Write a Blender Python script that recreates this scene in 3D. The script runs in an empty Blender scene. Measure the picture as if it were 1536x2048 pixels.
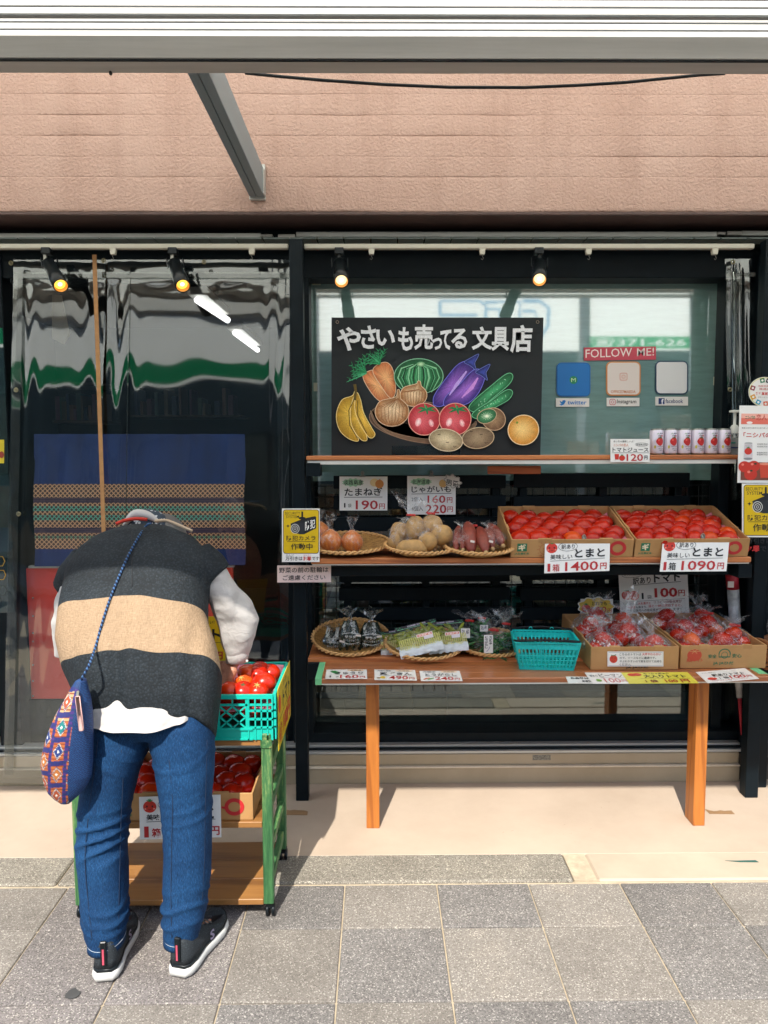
import bpy, bmesh, math, random
from mathutils import Vector, Matrix, noise
random.seed(7)
rad = math.radians
scene = bpy.context.scene
COL = scene.collection

# ---------------------------------------------------------------- camera
CAM = Vector((0, 0, 1.405))
R = Matrix.Rotation(rad(-0.5), 3, 'Z') @ Matrix.Rotation(rad(90 - 4.73), 3, 'X') @ Matrix.Rotation(rad(-0.15), 3, 'Z')
cd = bpy.data.cameras.new('camera')
cd.sensor_fit = 'VERTICAL'
cd.sensor_height = 36
cd.lens = 36 * 1500 / 2048
cd.clip_start = 0.05
cd.clip_end = 500
cam = bpy.data.objects.new('camera', cd)
cam.matrix_world = Matrix.Translation(CAM) @ R.to_4x4()
COL.objects.link(cam)
scene.camera = cam

# ---------------------------------------------------------------- sky, sun, exposure
SD = Vector((0.22, 1.0, -1.17)).normalized()          # direction the sunlight travels
world = bpy.data.worlds.new('World')
scene.world = world
world.use_nodes = True
wn = world.node_tree
bg = wn.nodes['Background']
sky = wn.nodes.new('ShaderNodeTexSky')
sky.sky_type = 'NISHITA'
sky.sun_disc = False
sky.sun_elevation = math.asin(-SD.z)
sky.sun_rotation = math.atan2(-SD.x, -SD.y)
wn.links.new(sky.outputs[0], bg.inputs[0])
bg.inputs[1].default_value = 0.15
sl = bpy.data.lights.new('sun', 'SUN')
sl.energy = 3.3
sl.angle = rad(0.53)
sl.color = (1.0, 0.95, 0.87)
sun = bpy.data.objects.new('sun', sl)
sun.rotation_euler = SD.to_track_quat('-Z', 'Y').to_euler()
sun.location = (-3, -8, 12)
COL.objects.link(sun)
scene.view_settings.view_transform = 'Standard'
scene.view_settings.look = 'None'
scene.view_settings.gamma = 1
scene.view_settings.exposure = 1.2
scene.render.engine = 'CYCLES'
cy = scene.cycles
cy.use_denoising = True
cy.max_bounces = 10
cy.transparent_max_bounces = 24
cy.diffuse_bounces = 5
cy.glossy_bounces = 4
cy.caustics_reflective = False
cy.caustics_refractive = False
cy.sample_clamp_indirect = 6

# ---------------------------------------------------------------- measuring helpers
def ray(px, py):
    return R @ Vector(((px - 768) / 1500, -(py - 1024) / 1500, -1))
def P(px, py, Y):
    d = ray(px, py)
    return CAM + d * (Y / d.y)
def PZ(px, py, z):
    d = ray(px, py)
    return CAM + d * ((z - CAM.z) / d.z)
def PP(px, py, p0, n):
    d = ray(px, py)
    return CAM + d * ((p0 - CAM).dot(n) / d.dot(n))
def ZY(py, Y, px=755):
    return P(px, py, Y).z
def XY(px, Y, py=1024):
    return P(px, py, Y).x

# ---------------------------------------------------------------- colours and materials
def lin(h, a=1.0):
    if not isinstance(h, str):
        return (h[0], h[1], h[2], a)
    h = h.lstrip('#')
    c = [int(h[i:i + 2], 16) / 255 for i in (0, 2, 4)]
    return tuple(x / 12.92 if x <= 0.04045 else ((x + 0.055) / 1.055) ** 2.4 for x in c) + (a,)

class NT:
    def __init__(s, name):
        s.m = bpy.data.materials.new(name)
        s.m.use_nodes = True
        s.t = s.m.node_tree
        s.b = s.t.nodes['Principled BSDF']
        s.o = s.t.nodes['Material Output']
    def n(s, typ, **kw):
        nd = s.t.nodes.new('ShaderNode' + typ)
        for k, v in kw.items():
            if k in nd.inputs.keys():
                nd.inputs[k].default_value = v
            else:
                setattr(nd, k, v)
        return nd
    def l(s, a, b):
        s.t.links.new(a, b)
    def coords(s, scale=(1, 1, 1), kind='Object', rnd=False):
        tc = s.n('TexCoord')
        mp = s.n('Mapping')
        mp.inputs['Scale'].default_value = scale
        s.l(tc.outputs[kind], mp.inputs[0])
        if rnd:
            oi = s.n('ObjectInfo')
            mu = s.n('Math', operation='MULTIPLY')
            mu.inputs[1].default_value = 37.0
            s.l(oi.outputs['Random'], mu.inputs[0])
            s.l(mu.outputs[0], mp.inputs['Location'])
        return mp.outputs[0]
    def ramp(s, src, stops, interp='LINEAR'):
        r = s.n('ValToRGB')
        cr = r.color_ramp
        cr.interpolation = interp
        while len(cr.elements) < len(stops):
            cr.elements.new(0.5)
        for e, (p, c) in zip(cr.elements, stops):
            e.position = p
            e.color = lin(c)
        s.l(src, r.inputs[0])
        return r.outputs[0]
    def noise(s, co, scale, detail=4, rough=0.6, dist=0):
        n = s.n('TexNoise')
        n.inputs['Scale'].default_value = scale
        n.inputs['Detail'].default_value = detail
        n.inputs['Roughness'].default_value = rough
        n.inputs['Distortion'].default_value = dist
        s.l(co, n.inputs['Vector'])
        return n.outputs['Fac']
    def bump(s, src, strength, dist=0.002, prev=None):
        b = s.n('Bump')
        b.inputs['Strength'].default_value = strength
        b.inputs['Distance'].default_value = dist
        s.l(src, b.inputs['Height'])
        if prev:
            s.l(prev, b.inputs['Normal'])
        s.l(b.outputs[0], s.b.inputs['Normal'])
        return b.outputs[0]
    def mix(s, a, b, fac, mode='MIX'):
        m = s.n('Mix', data_type='RGBA', blend_type=mode)
        for k, v in ((0, fac), (6, a), (7, b)):
            if hasattr(v, 'links'):
                s.l(v, m.inputs[k])
            else:
                m.inputs[k].default_value = v if k == 0 else lin(v)
        return m.outputs[2]

MC = {}
def mat(name, col, rough=0.5, metal=0.0, var=0.12, scale=12, bump=0.0, bscale=300, bdist=0.001, spec=0.5, rnd=False, stretch=(1, 1, 1), coat=0.0):
    if name in MC:
        return MC[name]
    t = NT(name)
    co = t.coords(stretch, rnd=rnd)
    c = lin(col)
    lo = tuple(x * (1 - var) for x in c[:3])
    hi = tuple(min(1, x * (1 + var)) for x in c[:3])
    f = t.noise(co, scale, 5, 0.65)
    t.l(t.ramp(f, [(0.3, lo), (0.7, hi)]), t.b.inputs['Base Color'])
    r2 = t.n('MapRange')
    t.l(f, r2.inputs[0])
    r2.inputs[3].default_value = max(0, rough - 0.08)
    r2.inputs[4].default_value = min(1, rough + 0.1)
    t.l(r2.outputs[0], t.b.inputs['Roughness'])
    t.b.inputs['Metallic'].default_value = metal
    t.b.inputs['Specular IOR Level'].default_value = spec
    t.b.inputs['Coat Weight'].default_value = coat
    if bump:
        t.bump(t.noise(co, bscale, 3, 0.6), bump, bdist)
    MC[name] = t.m
    return t.m

def wood(name, dark, light, axis='X', rough=0.5, grain=1.0, coat=0.0):
    if name in MC:
        return MC[name]
    t = NT(name)
    s = {'X': (0.35, 6, 6), 'Z': (6, 6, 0.35), 'Y': (6, 0.35, 6)}[axis]
    co = t.coords(s, rnd=True)
    w = t.n('TexWave', wave_type='BANDS', bands_direction='DIAGONAL')
    w.inputs['Scale'].default_value = 4.0 * grain
    w.inputs['Distortion'].default_value = 5
    w.inputs['Detail'].default_value = 3
    w.inputs['Detail Scale'].default_value = 1.2
    t.l(co, w.inputs[0])
    f2 = t.noise(co, 14, 6, 0.7)
    a = t.ramp(w.outputs['Fac'], [(0.0, light), (0.75, light), (1.0, dark)])
    b = t.ramp(f2, [(0.3, dark), (0.65, light)])
    t.l(t.mix(a, b, 0.45), t.b.inputs['Base Color'])
    t.b.inputs['Roughness'].default_value = rough
    t.b.inputs['Coat Weight'].default_value = coat
    t.bump(f2, 0.25, 0.001)
    MC[name] = t.m
    return t.m

def print_mat(name, rough=0.5, chalk=False):
    if name in MC:
        return MC[name]
    t = NT(name)
    a = t.n('Attribute', attribute_name='Col')
    src = a.outputs['Color']
    co = t.coords()
    if chalk:
        f = t.noise(co, 420, 3, 0.8)
        g = t.ramp(f, [(0.34, (0.55, 0.55, 0.55)), (0.5, (1.15, 1.15, 1.15))])
        src = t.mix(src, g, 1.0, 'MULTIPLY')
    t.l(src, t.b.inputs['Base Color'])
    t.b.inputs['Roughness'].default_value = rough
    MC[name] = t.m
    return t.m

# ---------------------------------------------------------------- mesh builder
def frame(d, up=Vector((0, 0, 1))):
    d = d.normalized()
    if abs(d.dot(up)) > 0.98:
        up = Vector((0, 1, 0))
    s = d.cross(up).normalized()
    u = s.cross(d).normalized()
    return s, u

def root_of(o):
    while o.parent:
        o = o.parent
    return o

class MB:
    def __init__(s):
        s.v = []; s.f = []; s.mi = []; s.vc = []; s.cur = 0; s.col = (1, 1, 1, 1); s.sm = []; s.smooth = False
    def add(s, vs, fs):
        o = len(s.v)
        s.v += [Vector(v) for v in vs]
        s.vc += [s.col] * len(vs)
        s.f += [tuple(i + o for i in f) for f in fs]
        s.mi += [s.cur] * len(fs)
        s.sm += [s.smooth] * len(fs)
        return o
    def box(s, lo, hi, M=None, bev=0.0):
        x0, y0, z0 = lo; x1, y1, z1 = hi
        if bev > 0:
            bev = min(bev, abs(x1 - x0) * .3, abs(y1 - y0) * .3, abs(z1 - z0) * .3)
            vs = []; idx = {}
            X = (x0, x1); Y = (y0, y1); Z = (z0, z1)
            for i in (0, 1):
                for j in (0, 1):
                    for k in (0, 1):
                        sx = bev if i == 0 else -bev; sy = bev if j == 0 else -bev; sz = bev if k == 0 else -bev
                        for a, w in enumerate(((X[i], Y[j] + sy, Z[k] + sz), (X[i] + sx, Y[j], Z[k] + sz), (X[i] + sx, Y[j] + sy, Z[k]))):
                            idx[i, j, k, a] = len(vs); vs.append(Vector(w))
            g = lambda i, j, k, a: idx[i, j, k, a]
            fs = []
            for a in range(3):
                for e in (0, 1):
                    q = []
                    for (p, r) in ((0, 0), (1, 0), (1, 1), (0, 1)):
                        t = [p, r]; t.insert(a, e); q.append(g(*t, a))
                    fs.append(q if (e == 1) == (a != 1) else q[::-1])
            for a in range(3):           # edges parallel to axis a
                b, c = [q for q in range(3) if q != a]
                for p in (0, 1):
                    for r in (0, 1):
                        def ix(e, which):
                            t = [0, 0, 0]; t[a] = e; t[b] = p; t[c] = r
                            return g(*t, which)
                        q = [ix(0, b), ix(1, b), ix(1, c), ix(0, c)]
                        fs.append(q if ((p == r) == (a != 1)) else q[::-1])
            for i in (0, 1):
                for j in (0, 1):
                    for k in (0, 1):
                        q = [g(i, j, k, 0), g(i, j, k, 1), g(i, j, k, 2)]
                        fs.append(q if (i + j + k) % 2 == 1 else q[::-1])
        else:
            vs = [Vector((x, y, z)) for x in (x0, x1) for y in (y0, y1) for z in (z0, z1)]
            fs = [(0, 1, 3, 2), (4, 6, 7, 5), (0, 4, 5, 1), (2, 3, 7, 6), (0, 2, 6, 4), (1, 5, 7, 3)]
        if M is not None:
            vs = [M @ v for v in vs]
        s.add(vs, fs)
    def bar(s, p0, p1, w, h, up=Vector((0, 0, 1)), bev=0.0):
        p0 = Vector(p0); p1 = Vector(p1)
        d = p1 - p0
        a, u = frame(d, up)
        M = Matrix((a, u, -d.normalized())).transposed().to_4x4()
        M = Matrix.Translation(p0) @ M
        s.box((-w / 2, -h / 2, -d.length), (w / 2, h / 2, 0), M, bev)
    def tube(s, path, r, n=10, cap=True, closed=False):
        path = [Vector(p) for p in path]
        m = len(path)
        rs = r if isinstance(r, (list, tuple)) else [r] * m
        vs = []; fs = []
        up = Vector((0, 0, 1)); pu = None
        for i, p in enumerate(path):
            if closed:
                d = path[(i + 1) % m] - path[i - 1]
            else:
                d = path[min(i + 1, m - 1)] - path[max(i - 1, 0)]
            d.normalize()
            if pu is None:
                a, u = frame(d)
            else:
                u = pu - d * pu.dot(d)
                if u.length < 1e-5:
                    a, u = frame(d)
                u.normalize(); a = d.cross(u)
            pu = u
            for k in range(n):
                t = 2 * math.pi * k / n
                vs.append(p + (a * math.cos(t) + u * math.sin(t)) * rs[i])
        rng = m if closed else m - 1
        for i in range(rng):
            j = (i + 1) % m
            for k in range(n):
                k2 = (k + 1) % n
                fs.append((i * n + k, i * n + k2, j * n + k2, j * n + k))
        if cap and not closed:
            fs.append(tuple(range(n))[::-1])
            fs.append(tuple((m - 1) * n + k for k in range(n)))
        s.add(vs, fs)
    def lathe(s, prof, n=24, M=None, squash=None):
        vs = []; fs = []
        for (r, z) in prof:
            for k in range(n):
                t = 2 * math.pi * k / n
                v = Vector((r * math.cos(t), r * math.sin(t), z))
                vs.append(M @ v if M is not None else v)
        for i in range(len(prof) - 1):
            for k in range(n):
                k2 = (k + 1) % n
                fs.append((i * n + k, i * n + k2, (i + 1) * n + k2, (i + 1) * n + k))
        s.add(vs, fs)
    def ball(s, c, r, n=12, m=8, f=None):
        c = Vector(c)
        if not isinstance(r, (tuple, list, Vector)):
            r = (r, r, r)
        vs = [];  fs = []
        for i in range(1, m):
            ph = math.pi * i / m
            for k in range(n):
                t = 2 * math.pi * k / n
                d = Vector((math.sin(ph) * math.cos(t), math.sin(ph) * math.sin(t), math.cos(ph)))
                q = f(d) if f else 1
                vs.append(c + Vector((d.x * r[0], d.y * r[1], d.z * r[2])) * q)
        top = len(vs); vs.append(c + Vector((0, 0, r[2] * (f(Vector((0, 0, 1))) if f else 1))))
        bot = len(vs); vs.append(c - Vector((0, 0, r[2] * (f(Vector((0, 0, -1))) if f else 1))))
        for i in range(m - 2):
            for k in range(n):
                k2 = (k + 1) % n
                fs.append((i * n + k, (i + 1) * n + k, (i + 1) * n + k2, i * n + k2))
        for k in range(n):
            fs.append((top, k, (k + 1) % n))
            fs.append((bot, (m - 2) * n + (k + 1) % n, (m - 2) * n + k))
        s.add(vs, fs)
    def grid(s, fn, nu, nv, wrap=False):
        vs = [fn(i / nu, j / nv) for j in range(nv + 1) for i in range(nu + (0 if wrap else 1))]
        w = nu if wrap else nu + 1
        fs = []
        for j in range(nv):
            for i in range(nu):
                i2 = (i + 1) % w if wrap else i + 1
                fs.append((j * w + i, j * w + i2, (j + 1) * w + i2, (j + 1) * w + i))
        s.add(vs, fs)
    def prism(s, pts, d):
        """flat outline (list of 3D points) pushed along vector d"""
        n = len(pts); d = Vector(d)
        vs = [Vector(p) for p in pts] + [Vector(p) + d for p in pts]
        fs = [tuple(range(n))[::-1], tuple(range(n, 2 * n))]
        fs += [(i, (i + 1) % n, n + (i + 1) % n, n + i) for i in range(n)]
        s.add(vs, fs)
    def mesh(s, name, mats, org=Vector((0, 0, 0)), inv=None, cols=False):
        me = bpy.data.meshes.new(name)
        vs = [(inv @ v) if inv is not None else v - org for v in s.v]
        me.from_pydata([tuple(v) for v in vs], [], s.f)
        if not isinstance(mats, (list, tuple)):
            mats = [mats]
        for m in mats:
            me.materials.append(m)
        me.polygons.foreach_set('material_index', s.mi)
        me.polygons.foreach_set('use_smooth', s.sm)
        if cols:
            at = me.color_attributes.new('Col', 'FLOAT_COLOR', 'POINT')
            flat = [x for c in s.vc for x in c]
            at.data.foreach_set('color', flat)
        me.validate()
        me.update()
        return me
    def build(s, name, mats, parent=None, base=None, cols=False, fixn=False):
        """links ONE mesh object; under a parent the mesh sits in the root's space"""
        if parent is not None:
            inv = root_of(parent).matrix_basis.inverted()
            me = s.mesh(name, mats, inv=inv, cols=cols)
            o = bpy.data.objects.new(name, me)
            COL.objects.link(o)
            o.parent = parent
        else:
            if base is None:
                xs = [v.x for v in s.v]; ys = [v.y for v in s.v]; zs = [v.z for v in s.v]
                base = Vector(((min(xs) + max(xs)) / 2, (min(ys) + max(ys)) / 2, min(zs)))
            base = Vector(base)
            me = s.mesh(name, mats, org=base, cols=cols)
            o = bpy.data.objects.new(name, me)
            o.location = base
            COL.objects.link(o)
        if fixn:
            bm = bmesh.new(); bm.from_mesh(me)
            bmesh.ops.recalc_face_normals(bm, faces=bm.faces)
            bm.to_mesh(me); bm.free()
        return o

def tag(o, label=None, cat=None, group=None, kind=None):
    if label: o['label'] = label
    if cat: o['category'] = cat
    if group: o['group'] = group
    if kind: o['kind'] = kind
    return o

def empty(name, loc, label=None, cat=None, group=None, kind=None, rz=0):
    o = bpy.data.objects.new(name, None)
    o.empty_display_size = 0.05
    o.location = loc
    o.rotation_euler = (0, 0, rz)
    o.matrix_basis = Matrix.Translation(Vector(loc)) @ Matrix.Rotation(rz, 4, 'Z')
    COL.objects.link(o)
    return tag(o, label, cat, group, kind)

KIDS = {}
def copy_tree(o, M=None, label=None, group=None):
    def rec(a, parent):
        c = a.copy()
        COL.objects.link(c)
        c.parent = parent
        for ch in [x for x in a.children]:
            rec(ch, c)
        return c
    r = rec(o, None)
    if M is not None:
        r.matrix_basis = M
    if label: r['label'] = label
    if group: r['group'] = group
    return r

def remesh(mb, voxel, smooth=4, disp=None):
    """unite the overlapping lofts in mb into one continuous skin; returns (verts, faces)"""
    me = mb.mesh('tmp', [None] if False else [])
    bm = bmesh.new(); bm.from_mesh(me)
    bmesh.ops.recalc_face_normals(bm, faces=bm.faces)
    bm.to_mesh(me); bm.free()
    o = bpy.data.objects.new('tmp', me)
    COL.objects.link(o)
    m = o.modifiers.new('r', 'REMESH'); m.mode = 'VOXEL'; m.voxel_size = voxel
    m2 = o.modifiers.new('s', 'SMOOTH'); m2.factor = 0.5; m2.iterations = smooth
    dg = bpy.context.evaluated_depsgraph_get()
    ev = o.evaluated_get(dg)
    em = ev.to_mesh()
    vs = [v.co.copy() for v in em.vertices]
    ns = [v.normal.copy() for v in em.vertices]
    fs = [tuple(p.vertices) for p in em.polygons]
    ev.to_mesh_clear()
    bpy.data.objects.remove(o); bpy.data.meshes.remove(me)
    if disp:
        vs = [v + n * disp(v, n) for v, n in zip(vs, ns)]
    return vs, fs

# ---------------------------------------------------------------- print on flat things
GC = {}
def glyphs(s, bold=0.0, res=2):
    k = (s, bold, res)
    if k not in GC:
        c = bpy.data.curves.new('glyphs', 'FONT')
        c.body = s; c.resolution_u = res; c.offset = bold
        o = bpy.data.objects.new('glyphs', c)
        m = o.to_mesh()
        vs = [v.co.copy() for v in m.vertices]
        fs = [tuple(p.vertices) for p in m.polygons]
        o.to_mesh_clear()
        bpy.data.objects.remove(o); bpy.data.curves.remove(c)
        GC[k] = (vs, fs)
    return GC[k]

class Face:
    """a flat printed face: ref rectangle (x0,y0,x1,y1) laid on the world corners TL, TR, BL"""
    def __init__(s, TL, TR, BL, ref):
        s.TL = Vector(TL); s.U = Vector(TR) - s.TL; s.V = Vector(BL) - s.TL
        s.ref = ref
        s.n = s.V.cross(s.U).normalized()       # towards the reader
        s.art = MB(); s.let = MB(); s.k = 1
    def w(s, x, y, out=0.0):
        x0, y0, x1, y1 = s.ref
        return s.TL + s.U * ((x - x0) / (x1 - x0)) + s.V * ((y - y0) / (y1 - y0)) + s.n * out
    def _o(s):
        s.k += 1
        return 0.0004 + s.k * 0.00005
    def poly(s, pts, c, let=False):
        b = s.let if let else s.art
        b.col = lin(c); o = s._o()
        b.add([s.w(x, y, o) for x, y in pts], [tuple(range(len(pts)))[::-1]])
    def rect(s, x0, y0, x1, y1, c, r=0):
        if r:
            pts = []
            for cx, cy_, a0 in ((x1 - r, y1 - r, 0), (x0 + r, y1 - r, 90), (x0 + r, y0 + r, 180), (x1 - r, y0 + r, 270)):
                for k in range(5):
                    a = rad(a0 + k * 22.5)
                    pts.append((cx + r * math.cos(a), cy_ + r * math.sin(a)))
            s.poly(pts, c)
        else:
            s.poly([(x0, y0), (x1, y0), (x1, y1), (x0, y1)], c)
    def ell(s, cx, cy_, rx, ry, c, n=24, rot=0, a0=0, a1=360):
        pts = []
        full = a1 - a0 >= 360
        for k in range(n if full else n + 1):
            a = rad(a0 + (a1 - a0) * k / n)
            x = rx * math.cos(a); y = ry * math.sin(a)
            pts.append((cx + x * math.cos(rot) - y * math.sin(rot), cy_ + x * math.sin(rot) + y * math.cos(rot)))
        s.poly(pts, c)
        return pts
    def line(s, pts, wd, c, closed=False, let=False):
        b = s.let if let else s.art
        b.col = lin(c); o = s._o()
        n = len(pts); L = []; Rr = []
        for i, (x, y) in enumerate(pts):
            if closed:
                xa, ya = pts[i - 1]; xb, yb = pts[(i + 1) % n]
            else:
                xa, ya = pts[max(0, i - 1)]; xb, yb = pts[min(n - 1, i + 1)]
            dx, dy = xb - xa, yb - ya
            q = math.hypot(dx, dy) or 1
            ww = wd[i] if isinstance(wd, (list, tuple)) else wd
            nx, ny = -dy / q * ww / 2, dx / q * ww / 2
            L.append(s.w(x + nx, y + ny, o)); Rr.append(s.w(x - nx, y - ny, o))
        vs = L + Rr
        fs = [(i, i + 1, n + i + 1, n + i) for i in range(n - 1)]
        if closed:
            fs.append((n - 1, 0, n, 2 * n - 1))
        b.add(vs, fs)
    def text(s, t, x0, y0, x1, y1, c, bold=0.0, skew=0.0, rise=0.0, vertical=False, res=2):
        """fit the string's ink box into the reference rectangle"""
        s.let.col = lin(c); o = s._o()
        if vertical:
            h = (y1 - y0) / len(t)
            for i, ch in enumerate(t):
                s.text(ch, x0, y0 + i * h + h * .06, x1, y0 + (i + 1) * h - h * .06, c, bold)
            return
        vs, fs = glyphs(t, bold, res)
        if not vs:
            return
        a0 = min(v.x for v in vs); a1 = max(v.x for v in vs); b0 = min(v.y for v in vs); b1 = max(v.y for v in vs)
        out = []
        for v in vs:
            fx = (v.x - a0) / max(1e-6, a1 - a0); fy = (v.y - b0) / max(1e-6, b1 - b0)
            x = x0 + (x1 - x0) * fx + skew * (fy - .5) * (y1 - y0)
            y = y1 - (y1 - y0) * fy - rise * fx
            out.append(s.w(x, y, o))
        s.let.add(out, fs)
    def finish(s, parent, rough=0.5, chalk=False, art='print', let='lettering'):
        if s.art.f:
            s.art.build(art, print_mat('printed_ink_chalk' if chalk else 'printed_ink', 0.85 if chalk else rough, chalk), parent, cols=True)
        if s.let.f:
            s.let.build(let, print_mat('lettering_ink_chalk' if chalk else 'printed_ink', 0.85 if chalk else rough, chalk), parent, cols=True)

def card(name, label, cat, TLp, TRp, BLp, p0, n, ref, m, thick=0.0015, group=None, outline=None):
    """a card cut to the image-measured corners on plane (p0,n); its print uses the ref rectangle"""
    p0 = Vector(p0); n = Vector(n).normalized()
    TL = PP(*TLp, p0, n); TR = PP(*TRp, p0, n); BL = PP(*BLp, p0, n)
    f = Face(TL, TR, BL, ref)
    b = MB()
    if outline:
        pts = [f.w(x, y) for x, y in outline]
    else:
        x0, y0, x1, y1 = ref
        pts = [f.w(x0, y0), f.w(x1, y0), f.w(x1, y1), f.w(x0, y1)]
    b.prism([p - f.n * thick for p in pts[::-1]], f.n * thick)
    o = b.build(name, m, fixn=True)
    tag(o, label, cat, group)
    return o, f

def up_card(name, label, cat, rect, Y, m, tilt=0.0, skew=(0, 0), thick=0.0015, group=None, outline=None):
    """an upright card filling the rectangle measured at distance Y; tilt leans its top back"""
    x0, y0, x1, y1 = rect
    p0 = P((x0 + x1) / 2, (y0 + y1) / 2, Y)
    n = Vector((0, -math.cos(rad(tilt)), math.sin(rad(tilt))))
    sx, sy = skew        # skew px: right side raised by sy, bottom shifted by sx
    return card(name, label, cat, (x0, y0), (x1, y0 - sy), (x0 + sx, y1), p0, n, (x0, y0, x1, y1), m, thick, group, outline)
# ================================================================ materials
blackm = mat('black_powder_coat', (0.003, 0.007, 0.010), 0.5, var=0.3, scale=8, bump=0.1, bscale=400, bdist=0.0004, spec=0.16)
blackp = mat('black_plastic', (0.005, 0.008, 0.010), 0.35, var=0.1, spec=0.3)
alu = mat('brushed_aluminium', '#b3b5b2', 0.42, metal=0.4, var=0.12, scale=3, stretch=(0.3, 12, 12))
greym = mat('grey_painted_steel', '#b0aeaa', 0.5, metal=0.0, var=0.16, scale=2.2, stretch=(0.4, 9, 9), bump=.15, bscale=60, bdist=.001)
steel = mat('zinc_steel', '#8d8d86', 0.3, metal=0.9, var=0.1)
white_pl = mat('white_plastic', '#dcdcd4', 0.4, var=0.04)
cream_pl = mat('cream_plastic', '#b9b6a8', 0.45, var=0.05)
plank = wood('shelf_plank_wood', '#8a4a28', '#c07845', 'X', 0.42, 0.5)
tablew = wood('brown_table_top', '#8d5230', '#a9683f', 'X', 0.32, 0.25, coat=.2)
legw = wood('orange_stained_timber', '#82451a', '#b26c2c', 'Z', 0.45, 0.6)

def stucco():
    t = NT('pink_stucco')
    co = t.coords()
    f = t.noise(co, 3.0, 4, 0.6)
    g = t.ramp(f, [(0.3, '#b09183'), (0.7, '#ba9d90')])
    st = t.noise(t.coords((5, 5, .35)), 2.2, 5, .7)
    g = t.mix(g, t.ramp(st, [(.3, (.9, .88, .87)), (.5, (1, 1, 1))]), 1, 'MULTIPLY')
    t.l(g, t.b.inputs['Base Color'])
    v = t.noise(co, 95, 3, 0.55)
    r = t.ramp(v, [(0.42, (0, 0, 0)), (0.6, (1, 1, 1))])
    t.bump(r, 0.75, 0.003)
    t.b.inputs['Roughness'].default_value = 0.75
    return t.m
stuccom = stucco()

def paver(name, a, b, c):
    t = NT(name)
    co = t.coords(rnd=True)
    v = t.n('TexVoronoi')
    v.inputs['Scale'].default_value = 330
    t.l(co, v.inputs['Vector'])
    sep = t.n('SeparateColor')
    t.l(v.outputs['Color'], sep.inputs[0])
    g = t.ramp(sep.outputs[0], [(0.0, a), (0.42, b), (0.86, b), (0.95, c)])
    f = t.noise(co, 420, 2, 0.7)
    g = t.mix(g, t.ramp(f, [(0.3, (0.7, 0.7, 0.7)), (0.7, (1.18, 1.18, 1.18))]), 0.75, 'MULTIPLY')
    big = t.noise(co, 5, 7, 0.72)
    g = t.mix(g, t.ramp(big, [(0.3, (0.78, 0.77, 0.76)), (0.55, (1, 1, 1)), (0.72, (1.1, 1.08, 1.05))]), 1, 'MULTIPLY')
    oi = t.n('ObjectInfo')
    h = t.n('HueSaturation')
    mr = t.n('MapRange')
    mr.inputs[3].default_value = 0.9; mr.inputs[4].default_value = 1.1
    t.l(oi.outputs['Random'], mr.inputs[0])
    t.l(mr.outputs[0], h.inputs['Value'])
    t.l(g, h.inputs['Color'])
    t.l(h.outputs[0], t.b.inputs['Base Color'])
    t.b.inputs['Roughness'].default_value = 0.85
    t.bump(f, 0.5, 0.001)
    return t.m
pav_dark = paver('dark_speckled_paver', '#504d4a', '#736f6b', '#a29d96')
pav_warm = paver('warm_speckled_paver', '#655f58', '#7f7971', '#a8a298')
pav_mid = paver('grey_speckled_paver', '#524e49', '#797370', '#aaa49b')
kerbm = paver('rough_kerb_stone', '#56524a', '#807a6f', '#aca596')

def concrete(name, c1, c2):
    t = NT(name)
    co = t.coords()
    f = t.noise(co, 2.5, 6, 0.65)
    g = t.ramp(f, [(0.3, c1), (0.7, c2)])
    s = t.noise(co, 22, 6, 0.75, 1.2)
    sp = t.ramp(s, [(0.27, (0.42, 0.40, 0.36)), (0.335, (1, 1, 1))])
    # scuffs only in patches
    pm = t.ramp(t.noise(co, 1.7, 2), [(0.52, (0, 0, 0)), (0.66, (1, 1, 1))])
    sp = t.mix((1, 1, 1), sp, pm)
    g = t.mix(g, sp, 1.0, 'MULTIPLY')
    t.l(g, t.b.inputs['Base Color'])
    t.b.inputs['Roughness'].default_value = 0.7
    t.bump(t.noise(co, 60, 4, 0.6), 0.15, 0.002)
    return t.m
apronm = concrete('beige_screed', '#a59482', '#b3a290')
sillm = concrete('beige_painted_sill', '#96886f', '#a69881')
mortar = mat('pale_mortar', '#a89a83', 0.9, var=0.2, scale=30, bump=.4, bscale=90)
asph = mat('street_asphalt', (0.06, 0.06, 0.06), 0.9, var=0.3, scale=120, bump=0.5, bscale=200)

# ================================================================ ground
b = MB(); b.add([(-14, -30, -.03), (14, -30, -.03), (14, 30, -.03), (-14, 30, -.03)], [(0, 1, 2, 3)])
g = b.build('ground', asph, base=(0, 0, -.03)); tag(g, kind='structure')
Y1, Y2 = PZ(755, 2003.9, 0).y, PZ(755, 1855.8, 0).y
YK = PZ(755, 1765, 0).y; YA = PZ(755, 1711, 0).y
b = MB(); b.box((-3.4, -3.3, -.028), (3.4, YA + .02, -.006)); g = b.build('pavement', mortar); tag(g, kind='structure')
PAV = g
xs0 = PZ(905, 2001, 0).x; SP = 0.2975
tones = {(0, 0): 1, (1, 0): 0, (2, 0): 1, (3, 0): 0, (4, 0): 2, (-1, 0): 1, (-2, 0): 2, (-3, 0): 2}
pat = ['d', 'w', 'm']
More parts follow.
